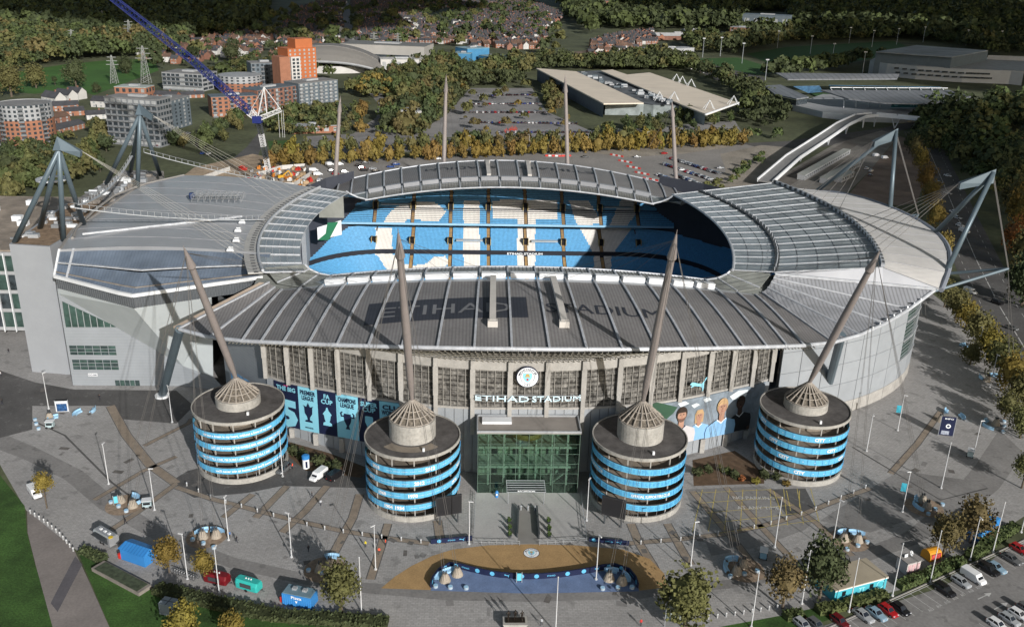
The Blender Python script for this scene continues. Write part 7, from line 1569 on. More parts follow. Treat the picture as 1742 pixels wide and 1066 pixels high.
# arched hall (velodrome) and long sheds
p=at(548,126); s=pxm((p.x,p.y,10)); t=thing('arched_hall','big hall with an arched grey roof behind the orange tower','building',(p.x,p.y+50,0)); a_=105/s; b_=50; hv=36/s*1.1
rows=[]
for i in range(25):
    u=-1+2*i/24; rows.append([(a_*u,b_*v,1.5+hv*(1-u*u)**.75*(1-.55*v*v)) for v in [-1+2*j/8 for j in range(9)]])
MB().slab(rows,1.).build('roof',mat('arch_roof',(.215,.205,.19),rough=.7,var=.06,vscale=.05),t); rows=[[(x,y,z+.6) for (x,y,z) in r[3:6]] for r in rows]; MB().slab(rows,1.).build('roof_spine',mat('arch_spine',(.16,.155,.15),rough=.7),t); MB().path([(a_*u,-b_-.3,1.5+hv*(1-u*u)**.75*.45) for u in [-1+2*i/24 for i in range(25)]],1.2,5).build('eave_beam',grey_l,t)
mb=MB(); mb.prism([(a_*.93*math.cos(q*math.pi/12),b_*.93*math.sin(q*math.pi/12)) for q in range(24)],0,hv*.3); mb.build('wall',render_w,t)
t,L_=block('long_shed','long pale grey industrial shed behind the arched hall','building',(580,106),(722,112),45,hgt((722,112),80),mat('shed_grey',(.32,.31,.29),rough=.7,var=.05),0,0,0,mat('shed_roof',(.16,.16,.155)),None); MB().box((L_*.6,-.3,9),(L_*.45,.4,3)).build('window_strip',wing,t)
t,L_=block('white_hall','low white hall beside the arched roof','building',(648,122),(722,122),24,hgt((722,122),102),render_w,1,6,2,render_w,None)
for (a,b,top,lab) in (((772,107),(800,108),92,'bright blue industrial shed, left one'),((795,106),(832,104),82,'bright blue industrial shed, middle one'),((838,110),(866,108),96,'bright blue industrial shed, right one')):
    block('blue_shed',lab,'building',a,b,26,hgt(b,top),mat('shed_blue',(.05,.19,.34),rough=.6,var=.1),0,0,0,mat('shed_pale_roof',(.22,.33,.38)),None,'blue industrial sheds')
block('long_shed','long low grey-roofed shed below the blue sheds','building',(792,116),(868,116),10,5,brick2,0,0,0,mat('shed_roof2',(.27,.29,.30)),None)
# retail building with cream roofs
RT=thing('retail_building','very large retail building with two cream sloping roofs','building',(0,0,0)); creamr=stripes(mat('cream_roof',(.62,.55,.46),rough=.7,var=.06,vscale=.05),1,14,.12,.05)
def poly3(name,P,zt,m,parent,th=1.,wm=None):
    W=[at(x,y,z) for x,y,z in [(q[0],q[1],q[2] if len(q)>2 else zt) for q in P]]
    mb=MB(); n=len(W); a=sum(W[i].x*W[(i+1)%n].y-W[(i+1)%n].x*W[i].y for i in range(n)); W=W if a>0 else W[::-1]
    mb.add(W+[w-Vector((0,0,th)) for w in W],[tuple(range(n)),tuple(reversed(range(n,2*n)))]+[(i,n+i,n+(i+1)%n,(i+1)%n) for i in range(n)]); return mb.build(name,m,parent)
poly3('roof',[(912,116,15),(980,121.6,14),(1095,175,11.5),(1027,176,11.5)],12,creamr,RT); poly3('roof',[(1022,120,14),(1042,118.5,14),(1067,127,13.5),(1105,123.4,14),(1256,175,12),(1202,194.5,11),(1165,180,11.5)],12,creamr,RT)
poly3('plant_deck',[(980,121.6,11.5),(1022,120,11.5),(1165,180,9.5),(1111,178,9.5),(1095,175,9.5)],10,mat('plant_deck',(.10,.11,.12),var=.3,vscale=.1),RT)
def wall3(name,P,m,parent,top):
    for a,b in zip(P,P[1:]):
        A=at(a[0],a[1],top);B=at(b[0],b[1],top); mb=MB(); mb.add([(A.x,A.y,0),(B.x,B.y,0),(B.x,B.y,top),(A.x,A.y,top)],[(0,1,2,3)]); mb.build(name,m,parent)
wall3('wall',[(914,119),(1027,177)],mat('retail_dark_wall',(.10,.115,.13),var=.1),RT,10.6); wall3('wall',[(1030,176),(1095,177),(1112,179),(1165,181),(1200,193)],mat('retail_glass_wall',(.22,.25,.25),var=.35,vscale=.1),RT,9.2)
rg=random.Random(4)
for k in range(46):
    f=rg.random(); x=985+f*155; y=124+f*50+rg.uniform(-3,5); q=at(x,y,11); MB().box((q.x,q.y,11+rg.uniform(.5,1)),(rg.uniform(2,6),rg.uniform(2,5),rg.uniform(1.2,2.6))).build('roof_plant',[galv,grey_l,blueg][k%3],RT)
for (x,y) in ((1003+120-2,165),(1146,165),(1206,180),(1247,172),(1150,133),(1160,137),(1175,142)):
    q=at(x,y+6,12); mb=MB()
    for dx,dy in ((-4,-3),(4,-3),(4,3),(-4,3)): mb.beam((q.x,q.y,19),(q.x+dx,q.y+dy,12),.35,.35)
    mb.build('roof_mast_frame',white,RT)
MB().beam(at(1200,195,11),at(1257,175,12),.8,1.2).build('white_eave',white,RT)
for (a,b,top,lab,m,dp) in (((682,212),(712,214),190,'small restaurant with grey pitched roof by the road',render_w,14),((498,228),(580,226),214,'long low building with grey roof behind the street trees',brick2,12),((702,166),(750,168),156,'low pale flat-roofed building in the grove',grey_l,12),((1105,98),(1180,96),82,'low white and glass building beyond the retail roof',grey_l,20),((1260,58),(1340,62),28,'dark school building with pale roof sign at upper right',blueg,40),((1240,68),(1272,70),48,'dark red brick building beside the school',brick,30)):
    block('low_building',lab,'building',a,b,dp,hgt(b,top),m,1,5,1,grey_l if m is not blueg else blueg,None)
for k,(x,y,w_) in enumerate(((1140,68,45),(1170,66,40),(1200,70,60),(1235,66,40),(1180,60,30))):
    p=at(x,y); t=thing('white_roofed_hall','white roofed hall, %s from left beyond the retail building'%nth(k),'building',(p.x,p.y,0),.2,'white roofed halls'); MB().box((0,10,3),(w_,24,6)).build('wall',brick,t); mb=MB(); mb.add([(-w_/2-.5,-2.5,6),(w_/2+.5,-2.5,6),(w_/2+.5,22.5,6),(-w_/2-.5,22.5,6),(-w_/2,10,10),(w_/2,10,10)],[(0,1,5,4),(1,2,5),(2,3,4,5),(3,0,4)]); mb.build('roof',mat('pale_hall_roof',(.45,.45,.45)),t)
p=at(1030,26); t=thing('church','brick church with a pointed spire among the trees','church',(p.x,p.y,0)); MB().box((0,20,8),(16,40,16)).build('nave',brick,t); mb=MB(); mb.add([(-9,0,16),(9,0,16),(9,40,16),(-9,40,16),(0,0,26),(0,40,26)],[(0,1,4),(1,2,5,4),(2,3,5),(3,0,4,5)]); mb.build('roof',slate,t); MB().box((0,-4,15),(8,8,30)).build('tower',brick,t); mb=MB(); mb.add([(-4.5,-8.5,30),(4.5,-8.5,30),(4.5,.5,30),(-4.5,.5,30),(0,-4,55)],[(0,1,4),(1,2,4),(2,3,4),(3,0,4)]); mb.build('spire',slate,t)
# ---- academy stadium and training centre, upper right
AS=thing('small_stadium','small stadium with curved grey roofs and a teal banner at upper right','stadium',(0,0,0)); agr=stripes(mat('academy_roof',(.16,.17,.185),rough=.5,var=.1),0,6,.25,.25)
poly3('roof',[(1396,153,17),(1614,153,17),(1652,164,15),(1616,173,13),(1560,176,13),(1505,175,13),(1444,168,14)],15,agr,AS); poly3('roof',[(1320,124,18),(1530,126,18),(1526,134,15),(1340,135,15)],15,agr,AS); poly3('roof',[(1300,146,12),(1328,144,12),(1376,165,11),(1355,168,10),(1318,160,10)],12,agr,AS)
wall3('wall',[(1300,150),(1318,163),(1355,171),(1374,168)],wing,AS,9); wall3('base_wall',[(1347,178),(1400,190),(1450,196),(1530,199),(1590,196),(1632,190),(1660,180)],mat('academy_white',(.40,.42,.43),var=.06),AS,5)
poly3('concourse_floor',[(1347,178,4.8),(1400,190,4.8),(1450,196,4.8),(1530,199,4.8),(1590,196,4.8),(1632,190,4.8),(1660,180,4.8),(1610,168,4.8),(1400,160,4.8)],4.8,grey_l,AS)
seats2=[(1352,148),(1400,146),(1412,160),(1385,163)]; poly3('seats',[(1350,147,10),(1394,146,10),(1400,156,3),(1375,158,3)],5,mat('academy_seats',(.07,.16,.28),var=.3,vscale=.3),AS,.3); poly3('seats',[(1410,145,10),(1600,148,10),(1590,154,4),(1410,152,4)],5,MATS['academy_seats'],AS,.3); poly3('pitch',[(1376,158,1),(1590,158,1),(1590,166,1),(1400,168,1)],1,MATS['training_grass'],AS,.2)
for k in range(11): a=at(1412+k*19,149,17.5); MB().beam(a,at(1415+k*19,153,17.5),.5,.5).build('roof_frame',white,AS)
MB().beam(at(1412,149,17.6),at(1612,150,17.6),.6,.6).build('roof_frame',white,AS)
for x in (1435,1456,1477,1497,1517,1535,1555,1571,1585,1600,1618): a=at(x,183,5); MB().beam(a,Vector((a.x,a.y+2,13)),.7,.7,up=(1,0,0)).build('column',white,AS)
A=at(1516,184,5);B=at(1570,184,5); mb=MB(); mb.add([A+Vector((0,.5,.5)),B+Vector((0,.5,.5)),B+Vector((0,.5,7)),A+Vector((0,.5,7))],[(0,1,2,3)]); bn=mb.build('banner',mat('teal_banner',(.10,.34,.38)),AS); mb=MB(); addtext(mb,'CITY',lambda x,y:(A.lerp(B,.66)+Vector((x,.3,1.4+y)))[:],size=5,bold=.03); fan(mb,[(2.4*math.cos(2*math.pi*k/16),2.4*math.sin(2*math.pi*k/16)) for k in range(16)],lambda x,y:A.lerp(B,.15)+Vector((x,.3,3.7+y))); mb.build('banner_print',mat('teal_light_print',(.25,.62,.68)),bn)
TC=thing('training_centre','long white training centre with a dark raised upper block at upper right','building',(0,0,0))
poly3('upper_roof',[(1490,88,26),(1559,77,26),(1681,86,26),(1619,97,26)],26,mat('tc_roof',(.22,.24,.26),var=.3,vscale=.02),TC,1.); wall3('upper_wall',[(1490,89),(1619,98.5),(1681,87.5)],blueg,TC,24.8)
wall3('wall',[(1480,104),(1510,108),(1560,113),(1640,118),(1720,121),(1742,123)],mat('tc_white',(.36,.37,.38),var=.05),TC,14); poly3('roof',[(1480,103,14),(1510,107,14),(1560,112,14),(1640,117,14),(1760,122,14),(1760,100,14),(1500,92,14)],14,mat('tc_roof2',(.30,.31,.32)),TC,.6); wall3('upper_wall',[(1681,94),(1760,97)],grey_l,TC,19)
for y,x0,x1 in ((117,1522,1685),(124,1525,1690)):
    a=at(1480,104,14)
    for k in range(12):
        x=x0+(x1-x0)*(k+.5)/12; yy=np.interp(x,[1480,1510,1560,1640,1720],[104,108,113,118,121]); q=at(x,yy,14); MB().box((q.x,q.y-.5,10 if y==117 else 5.5),(9,.6,1.8)).build('window',wing,TC)
for k,(dx,txt) in enumerate(((1506,'O'),(1640,'A'),(1655,'E'))): pass
# floodlight poles of the training ground
flp=MB().tube((0,0,0),(0,0,24),.4,.25,6).box((0,0,24),(3.5,.5,1.2)).mesh('floodlight',galv)
for k,(x,y) in enumerate(((1322,82),(1378,92),(1415,108),(1467,125),(1444,74),(1483,80),(1525,76),(1195,98),(1225,96),(1262,108),(1301,142),(1570,72),(1643,78),(1700,80))):
    o=link('floodlight_pole',flp,None,at(x,y)); tag(o,'tall grey floodlight pole, %s of those around the training pitches'%nth(k),'floodlight','floodlight poles by the training pitches')
# ---- white footbridge
BR=thing('footbridge','long white curved footbridge leading to the small stadium','bridge',(0,0,0)); bpx=[(1302,309,3),(1349,268,5.5),(1403,233,7.5),(1434,212,8.5),(1464,198,9),(1490,196,9),(1525,199,9),(1562,203,9)]
W=[at(*p) for p in bpx]; W2=[]
for a,b in zip(W,W[1:]): W2+=[a.lerp(b,k/4) for k in range(4)]
W2.append(W[-1]); mbd=MB(); 
for a,b in zip(W2,W2[1:]): mbd.beam(a,b,8.4,.8)
mbd.build('deck',mat('bridge_deck',(.20,.20,.20),rough=.8,var=.1),BR)
for sd in (-1,1):
    mb=MB()
    for a,b in zip(W2,W2[1:]):
        d=(b-a).normalized(); n=Vector((-d.y,d.x,0)).normalized()*4.4*sd; mb.beam(a+n+Vector((0,0,.5)),b+n+Vector((0,0,.5)),.7,2.2)
    mb.build('parapet',white,BR)
for k in (5,9,13,17,20,24):
    p=W2[k]; d=(W2[k]-W2[k-1]).normalized(); n=Vector((-d.y,d.x,0)).normalized()
    for s in (-1,1): MB().tube(Vector((p.x,p.y,0)),p+d*3*s+n*2*s-Vector((0,0,.5)),.4,n=6).build('leg',white,BR)
# ---- crane
CB=at(465,331); cY=CB.y; ctop=atY(440,207,cY); T=thing('construction_crane','white and blue lattice crane on the building site behind the north roof','crane',CB); crw=mat('crane_white',(.55,.55,.55),rough=.5,var=.05); crb=mat('crane_blue',(.012,.022,.13),rough=.5,var=.1)
def lattice(A,B,w0,w1,n,m,name,r=.16):
    d=(B-A); u=d.normalized(); s=u.cross(Vector((0,1,0))).normalized(); v=s.cross(u); mb=MB()
    def c(f,i): wd=(w0+(w1-w0)*f)/2; return A+d*f+s*wd*(1 if i in(0,1) else -1)+v*wd*(1 if i in(0,3) else -1)
    for i in range(4):
        mb.tube(c(0,i),c(1,i),r,n=5)
        for k in range(n): mb.tube(c(k/n,i),c((k+1)/n,(i+1)%4),r*.6,n=4); mb.tube(c(k/n,i),c(k/n,(i+1)%4),r*.6,n=4)
    return mb.build(name,m,T)
for k in range(6): A=(ctop-CB)*(k/6);B=(ctop-CB)*((k+1)/6); lattice(A,B,2.2,2.2,5,crw if k%2==0 else dkmetal,'tower_section')
C0=ctop-CB; slew=atY(438,203,cY)-CB; MB().box(slew[:],(4.5,4,3.5)).build('slewing_cab',crb,T)
b1=atY(425,190,cY)-CB; b2=atY(330,105,cY-6)-CB; b3=atY(180,-12,cY-14)-CB
lattice(slew,b1,2.2,3.4,4,crw,'jib_foot',.25); lattice(b1,b2,3.0,3.0,18,crb,'jib_section',.22); lattice(b2,b3,3.0,2.4,20,crb,'jib_section',.2)
a1=atY(449,148,cY)-CB; a2=atY(478,187,cY)-CB
for q in (a1,): MB().tube(slew,q,.35,n=6).build('a_frame_leg',crw,T); MB().tube(slew+Vector((5,0,1)),q,.3,n=6).build('a_frame_leg',crw,T)
MB().tube(a1,a2,.2,n=5).build('back_stay',crw,T); lattice(slew,a2,2,1.6,6,crw,'counter_jib',.22)
for dx in (-1.5,0.,1.): q=a2+Vector((dx,0,0)); MB().tube(q,q-Vector((0,0,14)),.1,n=4).build('hanging_rope',crw,T)
MB().tube(a1,b1,.12,n=4).build('fore_stay',crw,T)
# ---- building site clutter
rg=random.Random(8)
for k,(P,lab) in enumerate((([(440,300),(480,288),(520,285),(527,300),(500,318),(445,318)],'white site hoarding round the crane base'),([(295,318),(340,308),(392,290)],'white site hoarding left of the crane'))):
    W=[at(*p) for p in P]; T=thing('site_hoarding',lab,'hoarding',W[0],group='white site hoardings')
    for a,b in zip(W,W[1:]):
        n=max(1,int((b-a).length/5))
        for q in range(n): MB().beam(a.lerp(b,q/n)-W[0]+Vector((0,0,1.2)),a.lerp(b,(q+.95)/n)-W[0]+Vector((0,0,1.2)),.12,2.4).build('panel',render_w,T)
for k in range(80):
    x=rg.uniform(400,528);y=rg.uniform(286,322); p=at(x,y); c=rg.choice(['orange','red','white','grey','sand']); m=mat('clutter_'+c,{'orange':(.5,.18,.03),'red':(.4,.03,.02),'white':(.6,.6,.58),'grey':(.2,.2,.2),'sand':(.35,.25,.15)}[c],var=.2)
    mb=MB(); mb.box((0,0,.7),(rg.uniform(1.5,4.5),rg.uniform(1,2.2),1.4),rz=rg.uniform(0,3)); mb.box((.3,.2,1.6),(1.2,.8,.6),rz=rg.uniform(0,3)); o=mb.build('material_stack',m); o.location=p; tag(o,'small %s stack of material, %s on the site by the crane'%(c,nth(k)),'material stack','stacks on the building site')
p=at(478,305); T=thing('excavator','yellow excavator on the building site by the crane','excavator',p,.5); ym=mat('digger_yellow',(.55,.30,.02)); MB().box((0,0,.5),(3.6,2.4,.9)).build('tracks',tyre,T); MB().box((-.3,0,1.7),(3,2.4,1.5)).build('body',ym,T); MB().box((.8,.6,2.4),(1.2,1.,1.5)).build('cab',carglass,T); MB().beam((1,0,2),(4.5,0,4.5),.5,.6).build('boom',ym,T); MB().beam((4.5,0,4.5),(6.5,0,1.2),.4,.5).build('arm',ym,T); MB().box((6.5,0,.8),(1,1.2,.8)).build('bucket',dkmetal,T)
for k in range(12):
    f=k/11; p=at(930+f*340*.18,266-f*2) if k<4 else at(1040+(k-4)*14,264+(k-4)*10); mb=MB()
    for q in range(5): mb.box((q*2.1,0,.5),(1.9,.5,1.),mi=q%2,top=(1,.5))
    o=mb.build('barrier_run',[mat('barrier_red',(.5,.04,.03)),mat('barrier_white',(.6,.6,.6))]); o.location=p; o.rotation_euler=(0,0,-.05 if k<4 else -.75); tag(o,'red and white plastic barrier run, %s from left behind the far roof'%nth(k),'barrier','red and white barriers')
# ---- north annex and neighbouring hotel
AX=thing('north_annex','tall grey clad block with a brown roof terrace under the nearer tripod','building',(0,0,0)); fa=at(55,632);fb=at(121,637)
mb=MB(); mb.prism([(fa.x,fa.y),(fb.x,fb.y),(-129.4,18),(-148,18)],0,39.9); mb.build('wall',mat('annex_cladding',(.27,.285,.305),rough=.5,var=.04,vscale=.2),AX)
flat('roof_terrace',[(fa.x+.6,fa.y+.6),(fb.x-.4,fb.y+.8),(-129.9,18),(-147,18)],39.94,mat('terrace_brown',(.21,.15,.10),rough=.95,var=.35,vscale=.5),None,AX)
for k in range(26): q=(rg.uniform(-146,-132),rg.uniform(-24,16)); MB().box((q[0],q[1],40.4),(rg.uniform(.6,3),rg.uniform(.5,1.6),rg.uniform(.4,1.2))).build('roof_clutter',[white,galv,grey_l,greyp][k%4],AX)
ter2=MB(); ter2.prism([(-147.5,18.2),(-132.4,18.2),(-132.4,70),(-147.5,70)],36,39.4); ter2.build('rear_terrace',mat('terrace_grey',(.22,.21,.20),var=.3,vscale=.4),AX)
for k in range(40): q=(rg.uniform(-146,-134),rg.uniform(20,66)); MB().box((q[0],q[1],39.9),(rg.uniform(.6,3.5),rg.uniform(.5,2),rg.uniform(.5,2.))).build('roof_clutter',[white,galv,conc_dk,greyp][k%4],AX)
HT=thing('hotel_wing','dark green glass wing with white fins left of the north annex','building',(0,0,0)); y0=at(45,572,6).y
mb=MB(); mb.prism([(-200,-5),(-149,-8),(-149.5,60),(-200,60)],5,31); mb.build('wall',grey_l,HT); 
for k in range(13):
    for f in range(4): x=-152-k*3.6; MB().box((x,-8.2+(k*.06),9.+f*6.2),(2.9,.3,4.9)).build('window',glass_gr if (k+f)%3 else wing,HT)
    MB().box((-150.2-k*3.6,-8.6+(k*.06),18),(.25,.5,26)).build('white_fin',white,HT)
mb=MB(); mb.box((-174,26,31.3),(50,66,.5)); mb.build('roof',mat('hotel_roof',(.25,.21,.17),var=.3,vscale=.2),HT)
for k in range(9): MB().box((-155-k*4.5,rg.uniform(10,50),32.4),(3.2,2.2,1.8)).build('roof_plant',white,HT)
for k in range(14):
    for f in range(3):
        MB().box((-149.4+.0,k*4.+2,10+f*7),(.3,2.4,3.4)).build('window',wing,HT)
# ---- pylons
def pylon(lab,px,py,top):
    p=at(px,py); h=hgt((px,py),top); T=link('pylon',None,None,p); tag(T,lab,'pylon','electricity pylons'); mb=MB(); w0=h*.11
    for sx in (-1,1):
        for sy in (-1,1): mb.beam((sx*w0,sy*w0,0),(sx*w0*.12,sy*w0*.12,h),.4,.4)
    for k in range(9):
        f0=k/9;f1=(k+1)/9;a=w0*(1-.88*f0);b=w0*(1-.88*f1)
        for s in (-1,1): mb.beam((-a,s*a,h*f0),(b,s*b,h*f1),.22,.22); mb.beam((a,s*a,h*f0),(-b,s*b,h*f1),.22,.22)
    mb.build('tower',mat('pylon_steel',(.22,.23,.22),rough=.6,var=.05),T)
    for k,f in enumerate((.93,.8,.67)): MB().beam((-h*.16*(1+.2*k),0,h*f),(h*.16*(1+.2*k),0,h*f),.4,.6).build('cross_arm',MATS['pylon_steel'],T)
for a in (('lattice pylon in front of the meadow, right one',249,142,78),('lattice pylon in front of the meadow, left one',195,142,94),('lattice pylon in the wood at far left',125,84,50),('lattice pylon behind the meadow below the boom',223,78,34),('lattice pylon high on the boom side',213,50,10),('lattice pylon in the far dark wood',177,48,18),('lattice pylon behind the grey shed, left one',637,88,55),('lattice pylon behind the grey shed, right one',677,88,56),('lattice pylon left of the far masts',601,72,58)): pylon(*a)
# ---- houses
def house_mb(wd,dp,eh,rh):
    mb=MB(); x=wd/2;y=dp/2; mb.add([(-x,-y,0),(x,-y,0),(x,y,0),(-x,y,0),(-x,-y,eh),(x,-y,eh),(x,y,eh),(-x,y,eh),(-x,0,rh),(x,0,rh)],[(0,1,5,4),(2,3,7,6),(1,2,6,9,5),(3,0,4,8,7)],0)
    mb.add([(-x-.3,-y-.4,eh-.25),(x+.3,-y-.4,eh-.25),(x+.3,0,rh+.1),(-x-.3,0,rh+.1),(x+.3,y+.4,eh-.25),(-x-.3,y+.4,eh-.25)],[(0,1,2,3),(3,2,4,5)],1); mb.box((x*.6,0,rh+.5),(.9,.9,1.8),mi=2)
    for sx in (-.5,.5):
        for z in (1.5,4.1): mb.box((sx*x,-y-.03,z),(1.5,.14,1.3),mi=3); mb.box((sx*x,y+.03,z),(1.5,.14,1.3),mi=3)
    mb.box((0,-y-.03,1.1),(1.,.14,2.1),mi=3); return mb
HM=[]
for wm in (brick,brick,brick2,render_w):
    for rm in (slate,tile): HM.append(house_mb(8.5,8.5,5.2,8.4).mesh('terraced_house',[wm,rm,brick,winw]))
hreg=[([(462,112),(470,70),(500,20),(560,18),(578,20),(585,76)],0.15,'brick house in the streets left of the long straight street'),([(610,76),(604,20),(700,14),(760,50),(800,76),(700,76)],0.05,'brick house in the dense terraces right of the long straight street'),([(800,85),(770,40),(800,14),(890,14),(930,60),(915,84)],.5,'brick house on the slope above the blue sheds'),([(290,110),(300,85),(350,70),(440,55),(460,65),(440,100),(380,98),(330,108)],-.2,'brick house left of the orange tower'),([(1000,100),(1010,72),(1060,60),(1110,55),(1130,70),(1090,84)],.2,'house near the waste ground beyond the retail roof')]
hreg+=[([(600,20),(596,2),(900,0),(960,30),(930,55),(890,14),(800,14)],.1,'brick house near the upper edge right of the straight street'),([(240,108),(236,84),(290,70),(330,64),(300,88),(285,108)],.1,'brick house between meadow and boom'),([(470,60),(500,20),(560,0),(590,2),(580,20)],.1,'brick house near the upper edge left of the straight street')]
allh=[]
for ri,(P,ang,lab) in enumerate(hreg):
    W=[at(*p) for p in P]; wp=[(q.x,q.y) for q in W]; c=sum(W,Vector())/len(W); r_=random.Random(ri); ca,sa=math.cos(ang),math.sin(ang); S=max((q-c).length for q in W)
    j=-S
    while j<S:
        i=-S; skip=0
        while i<S:
            X=c.x+i*ca-j*sa;Y=c.y+i*sa+j*ca
            if inpoly(X,Y,wp) and r_.random()>.22: allh.append((Y+r_.uniform(-2,2),X+r_.uniform(-1,1),ang+r_.choice((0,0,0,1.57,.12)),lab,ri,r_.randrange(8)))
            i+=8.9 if r_.random()>.15 else 14
        j+=20 if ri==1 else 26
allh.sort(); cnt={}; allh=sorted(allh[:270],key=lambda h:(h[4],pix((h[1],h[0],0))[0]))+allh[270:]
for k,(Y,X,ang,lab,ri,v) in enumerate(allh[:270]):
    o=link('house',HM[v],None,(X,Y,0),ang+(math.pi if v%2 else 0)); cnt[ri]=cnt.get(ri,0)+1; o.scale=(1,1,.85+.3*(v*37%10)/10); q_=lab.split(' ',2) if lab.startswith('brick') else ['',*lab.split(' ',1)]; tag(o,'%s house, %s from left %s'%(['brick','brick','brick','brick','orange brick','orange brick','white','white'][v],nth(cnt[ri]-1),q_[2]),'house',lab.replace('house','houses',1))
bm_=MB(); rest=allh[270:]
if rest:
    hp=house_mb(8.5,8.5,5.2,8.4); V0=np.array(hp.v); vs=[];fs=[];ms=[]
    for k,(Y,X,ang,lab,ri,v) in enumerate(rest):
        ca,sa=math.cos(ang),math.sin(ang); q=V0.copy(); q[:,0]=V0[:,0]*ca-V0[:,1]*sa+X; q[:,1]=V0[:,0]*sa+V0[:,1]*ca+Y; b=len(hp.v)*k; vs+=q.tolist(); fs+=[tuple(x+b for x in f) for f in hp.f]; ms+=[m if m!=0 else (4 if v%8>=6 else 5 if v%8>3 else 0) for m in hp.m]
    me=bpy.data.meshes.new('distant_houses'); me.from_pydata(vs,[],fs); 
    for m in (brick,slate,brick,winw,render_w,brick2): me.materials.append(m)
    me.polygons.foreach_set('material_index',ms); me.update(); tag(link('distant_houses',me),'far streets of small brick houses below the upper edge','houses',kind='stuff')
# nearer houses at left, with parts
for k,(a,b,wm,rm,top,lab) in enumerate((((72,178),(96,182),render_w,slate,158,'white terraced house, leftmost of the row behind the round tower'),((93,172),(118,175),render_w,slate,154,'white terraced house in the middle of the row behind the round tower'),((112,168),(135,170),render_w,slate,150,'white terraced house at the right end of the row behind the round tower'),((90,190),(135,188),brick2,slate,172,'brick house with dark roof in front of the white row'),((112,198),(145,196),brick2,slate,182,'brick and white house beside the grey apartments'),((88,212),(120,206),brick,tile,190,'brown-roofed brick house right of the round tower'),((98,230),(145,218),brick2,slate,203,'long brick house with dark roof nearest the annex'),((155,182),(190,184),render_w,slate,166,'white house left of the grey apartment block'),((148,204),(182,202),render_w,slate,188,'white gabled house in front of the grey apartments'),((255,168),(300,170),brick,slate,157,'brick terrace left of the dark grey block'),((300,168),(348,166),brick2,slate,156,'orange brick terrace left of the crane jib'),((1706,262),(1742,266),brick,tile,240,'brick house at the right edge among dark trees'),((1722,300),(1760,304),brick,slate,282,'brick house lower at the right edge'),((300,72),(345,70),brick2,slate,64,'brick terrace below the boom, left'),((350,75),(400,74),brick2,slate,66,'brick terrace below the boom, right'),((310,84),(350,84),brick,slate,76,'second brick terrace below the boom'))):
    A=at(*a);B=at(*b); d=B-A; L_=d.length; hh=hgt(b,top); t=thing('house',lab,'house',(A.x,A.y,0),math.atan2(d.y,d.x),'houses with visible parts'); dp=9.; eh=hh*.62
    mb=MB(); mb.add([(0,0,0),(L_,0,0),(L_,dp,0),(0,dp,0),(0,0,eh),(L_,0,eh),(L_,dp,eh),(0,dp,eh),(0,dp/2,hh),(L_,dp/2,hh)],[(0,1,5,4),(2,3,7,6),(1,2,6,9,5),(3,0,4,8,7)]); mb.build('wall',wm,t)
    mb=MB(); mb.slab([[(-.3,-.4,eh-.2),(-.3,dp/2,hh+.15)],[(L_+.3,-.4,eh-.2),(L_+.3,dp/2,hh+.15)]],.2); mb.slab([[(-.3,dp+.4,eh-.2),(-.3,dp/2,hh+.14)],[(L_+.3,dp+.4,eh-.2),(L_+.3,dp/2,hh+.14)]],.2); rf=mb.build('roof',rm,t); MB().box((L_*.7,dp/2,hh+.6),(1,.8,1.6)).build('chimney',brick,rf)
    n=max(2,int(L_/4.5))
    for q in range(n):
        for z in (.22,.72): link('window',unitw,t,((q+.5)*L_/n,-.03,eh*z),0,(1.5,.14,1.3))
    link('door',unit,t,(L_*.5/n+1.7,-.03,1.05),0,(1,.12,2.1))
# ---- cars behind the stadium
cols_=['white','silver','grey','black','black','grey','red','blue','white','dark blue','silver']
ci_=0
def carrow(P0,P1,n,where,group,ang=None,seed=0):
    r_=random.Random(seed); A=at(*P0);B=at(*P1); d=B-A; base=math.atan2(d.y,d.x)+math.pi/2
    for k in range(n):
        if r_.random()<.06: continue
        q=A.lerp(B,k/max(1,n-1)); c=r_.choice(cols_); v=r_.choice(['hatch','saloon','suv','hatch'])
        car_far(v,c,q,base if ang is None else ang,'%s car, %s in %s'%(c,nth(k),where),group)
for k,(a,b,n) in enumerate((((1143,271),(1222,296),17),((1132,281),(1208,306),17),((1150,299),(1196,317),11),((1122,299),(1178,325),15),((1115,318),(1150,332),9))): carrow(a,b,n,'row %s behind the far roof'%['one','two','three','four','five'][k],'cars in rows behind the far roof',seed=k)
for k,(x,y,v,c) in enumerate(((561,281,'van','white'),(577,281,'van','white'),(534,291,'van','white'),(541,298,'van','white'),(546,309,'suv','white'),(565,292,'hatch','grey'),(571,297,'hatch','red'),(587,294,'hatch','white'),(580,305,'saloon','white'),(592,303,'hatch','white'),(610,283,'hatch','black'),(616,287,'hatch','red'),(620,291,'suv','black'),(622,278,'saloon','grey'),(634,288,'saloon','silver'),(640,293,'suv','black'),(665,285,'saloon','blue'),(674,281,'suv','blue'),(684,288,'hatch','white'),(630,302,'saloon','white'),(744,271,'saloon','white'),(996,268,'saloon','grey'),(1084,268,'saloon','silver'),(1130,262,'saloon','red'),(1225,287,'saloon','silver'))):
    car_far(v,c,at(x,y),.3 if k%2 else .15,'%s %s, %s from left in the loose parking behind the far roof'%(c,'van' if v=='van' else 'car',nth(k)),'loosely parked cars behind the far roof')
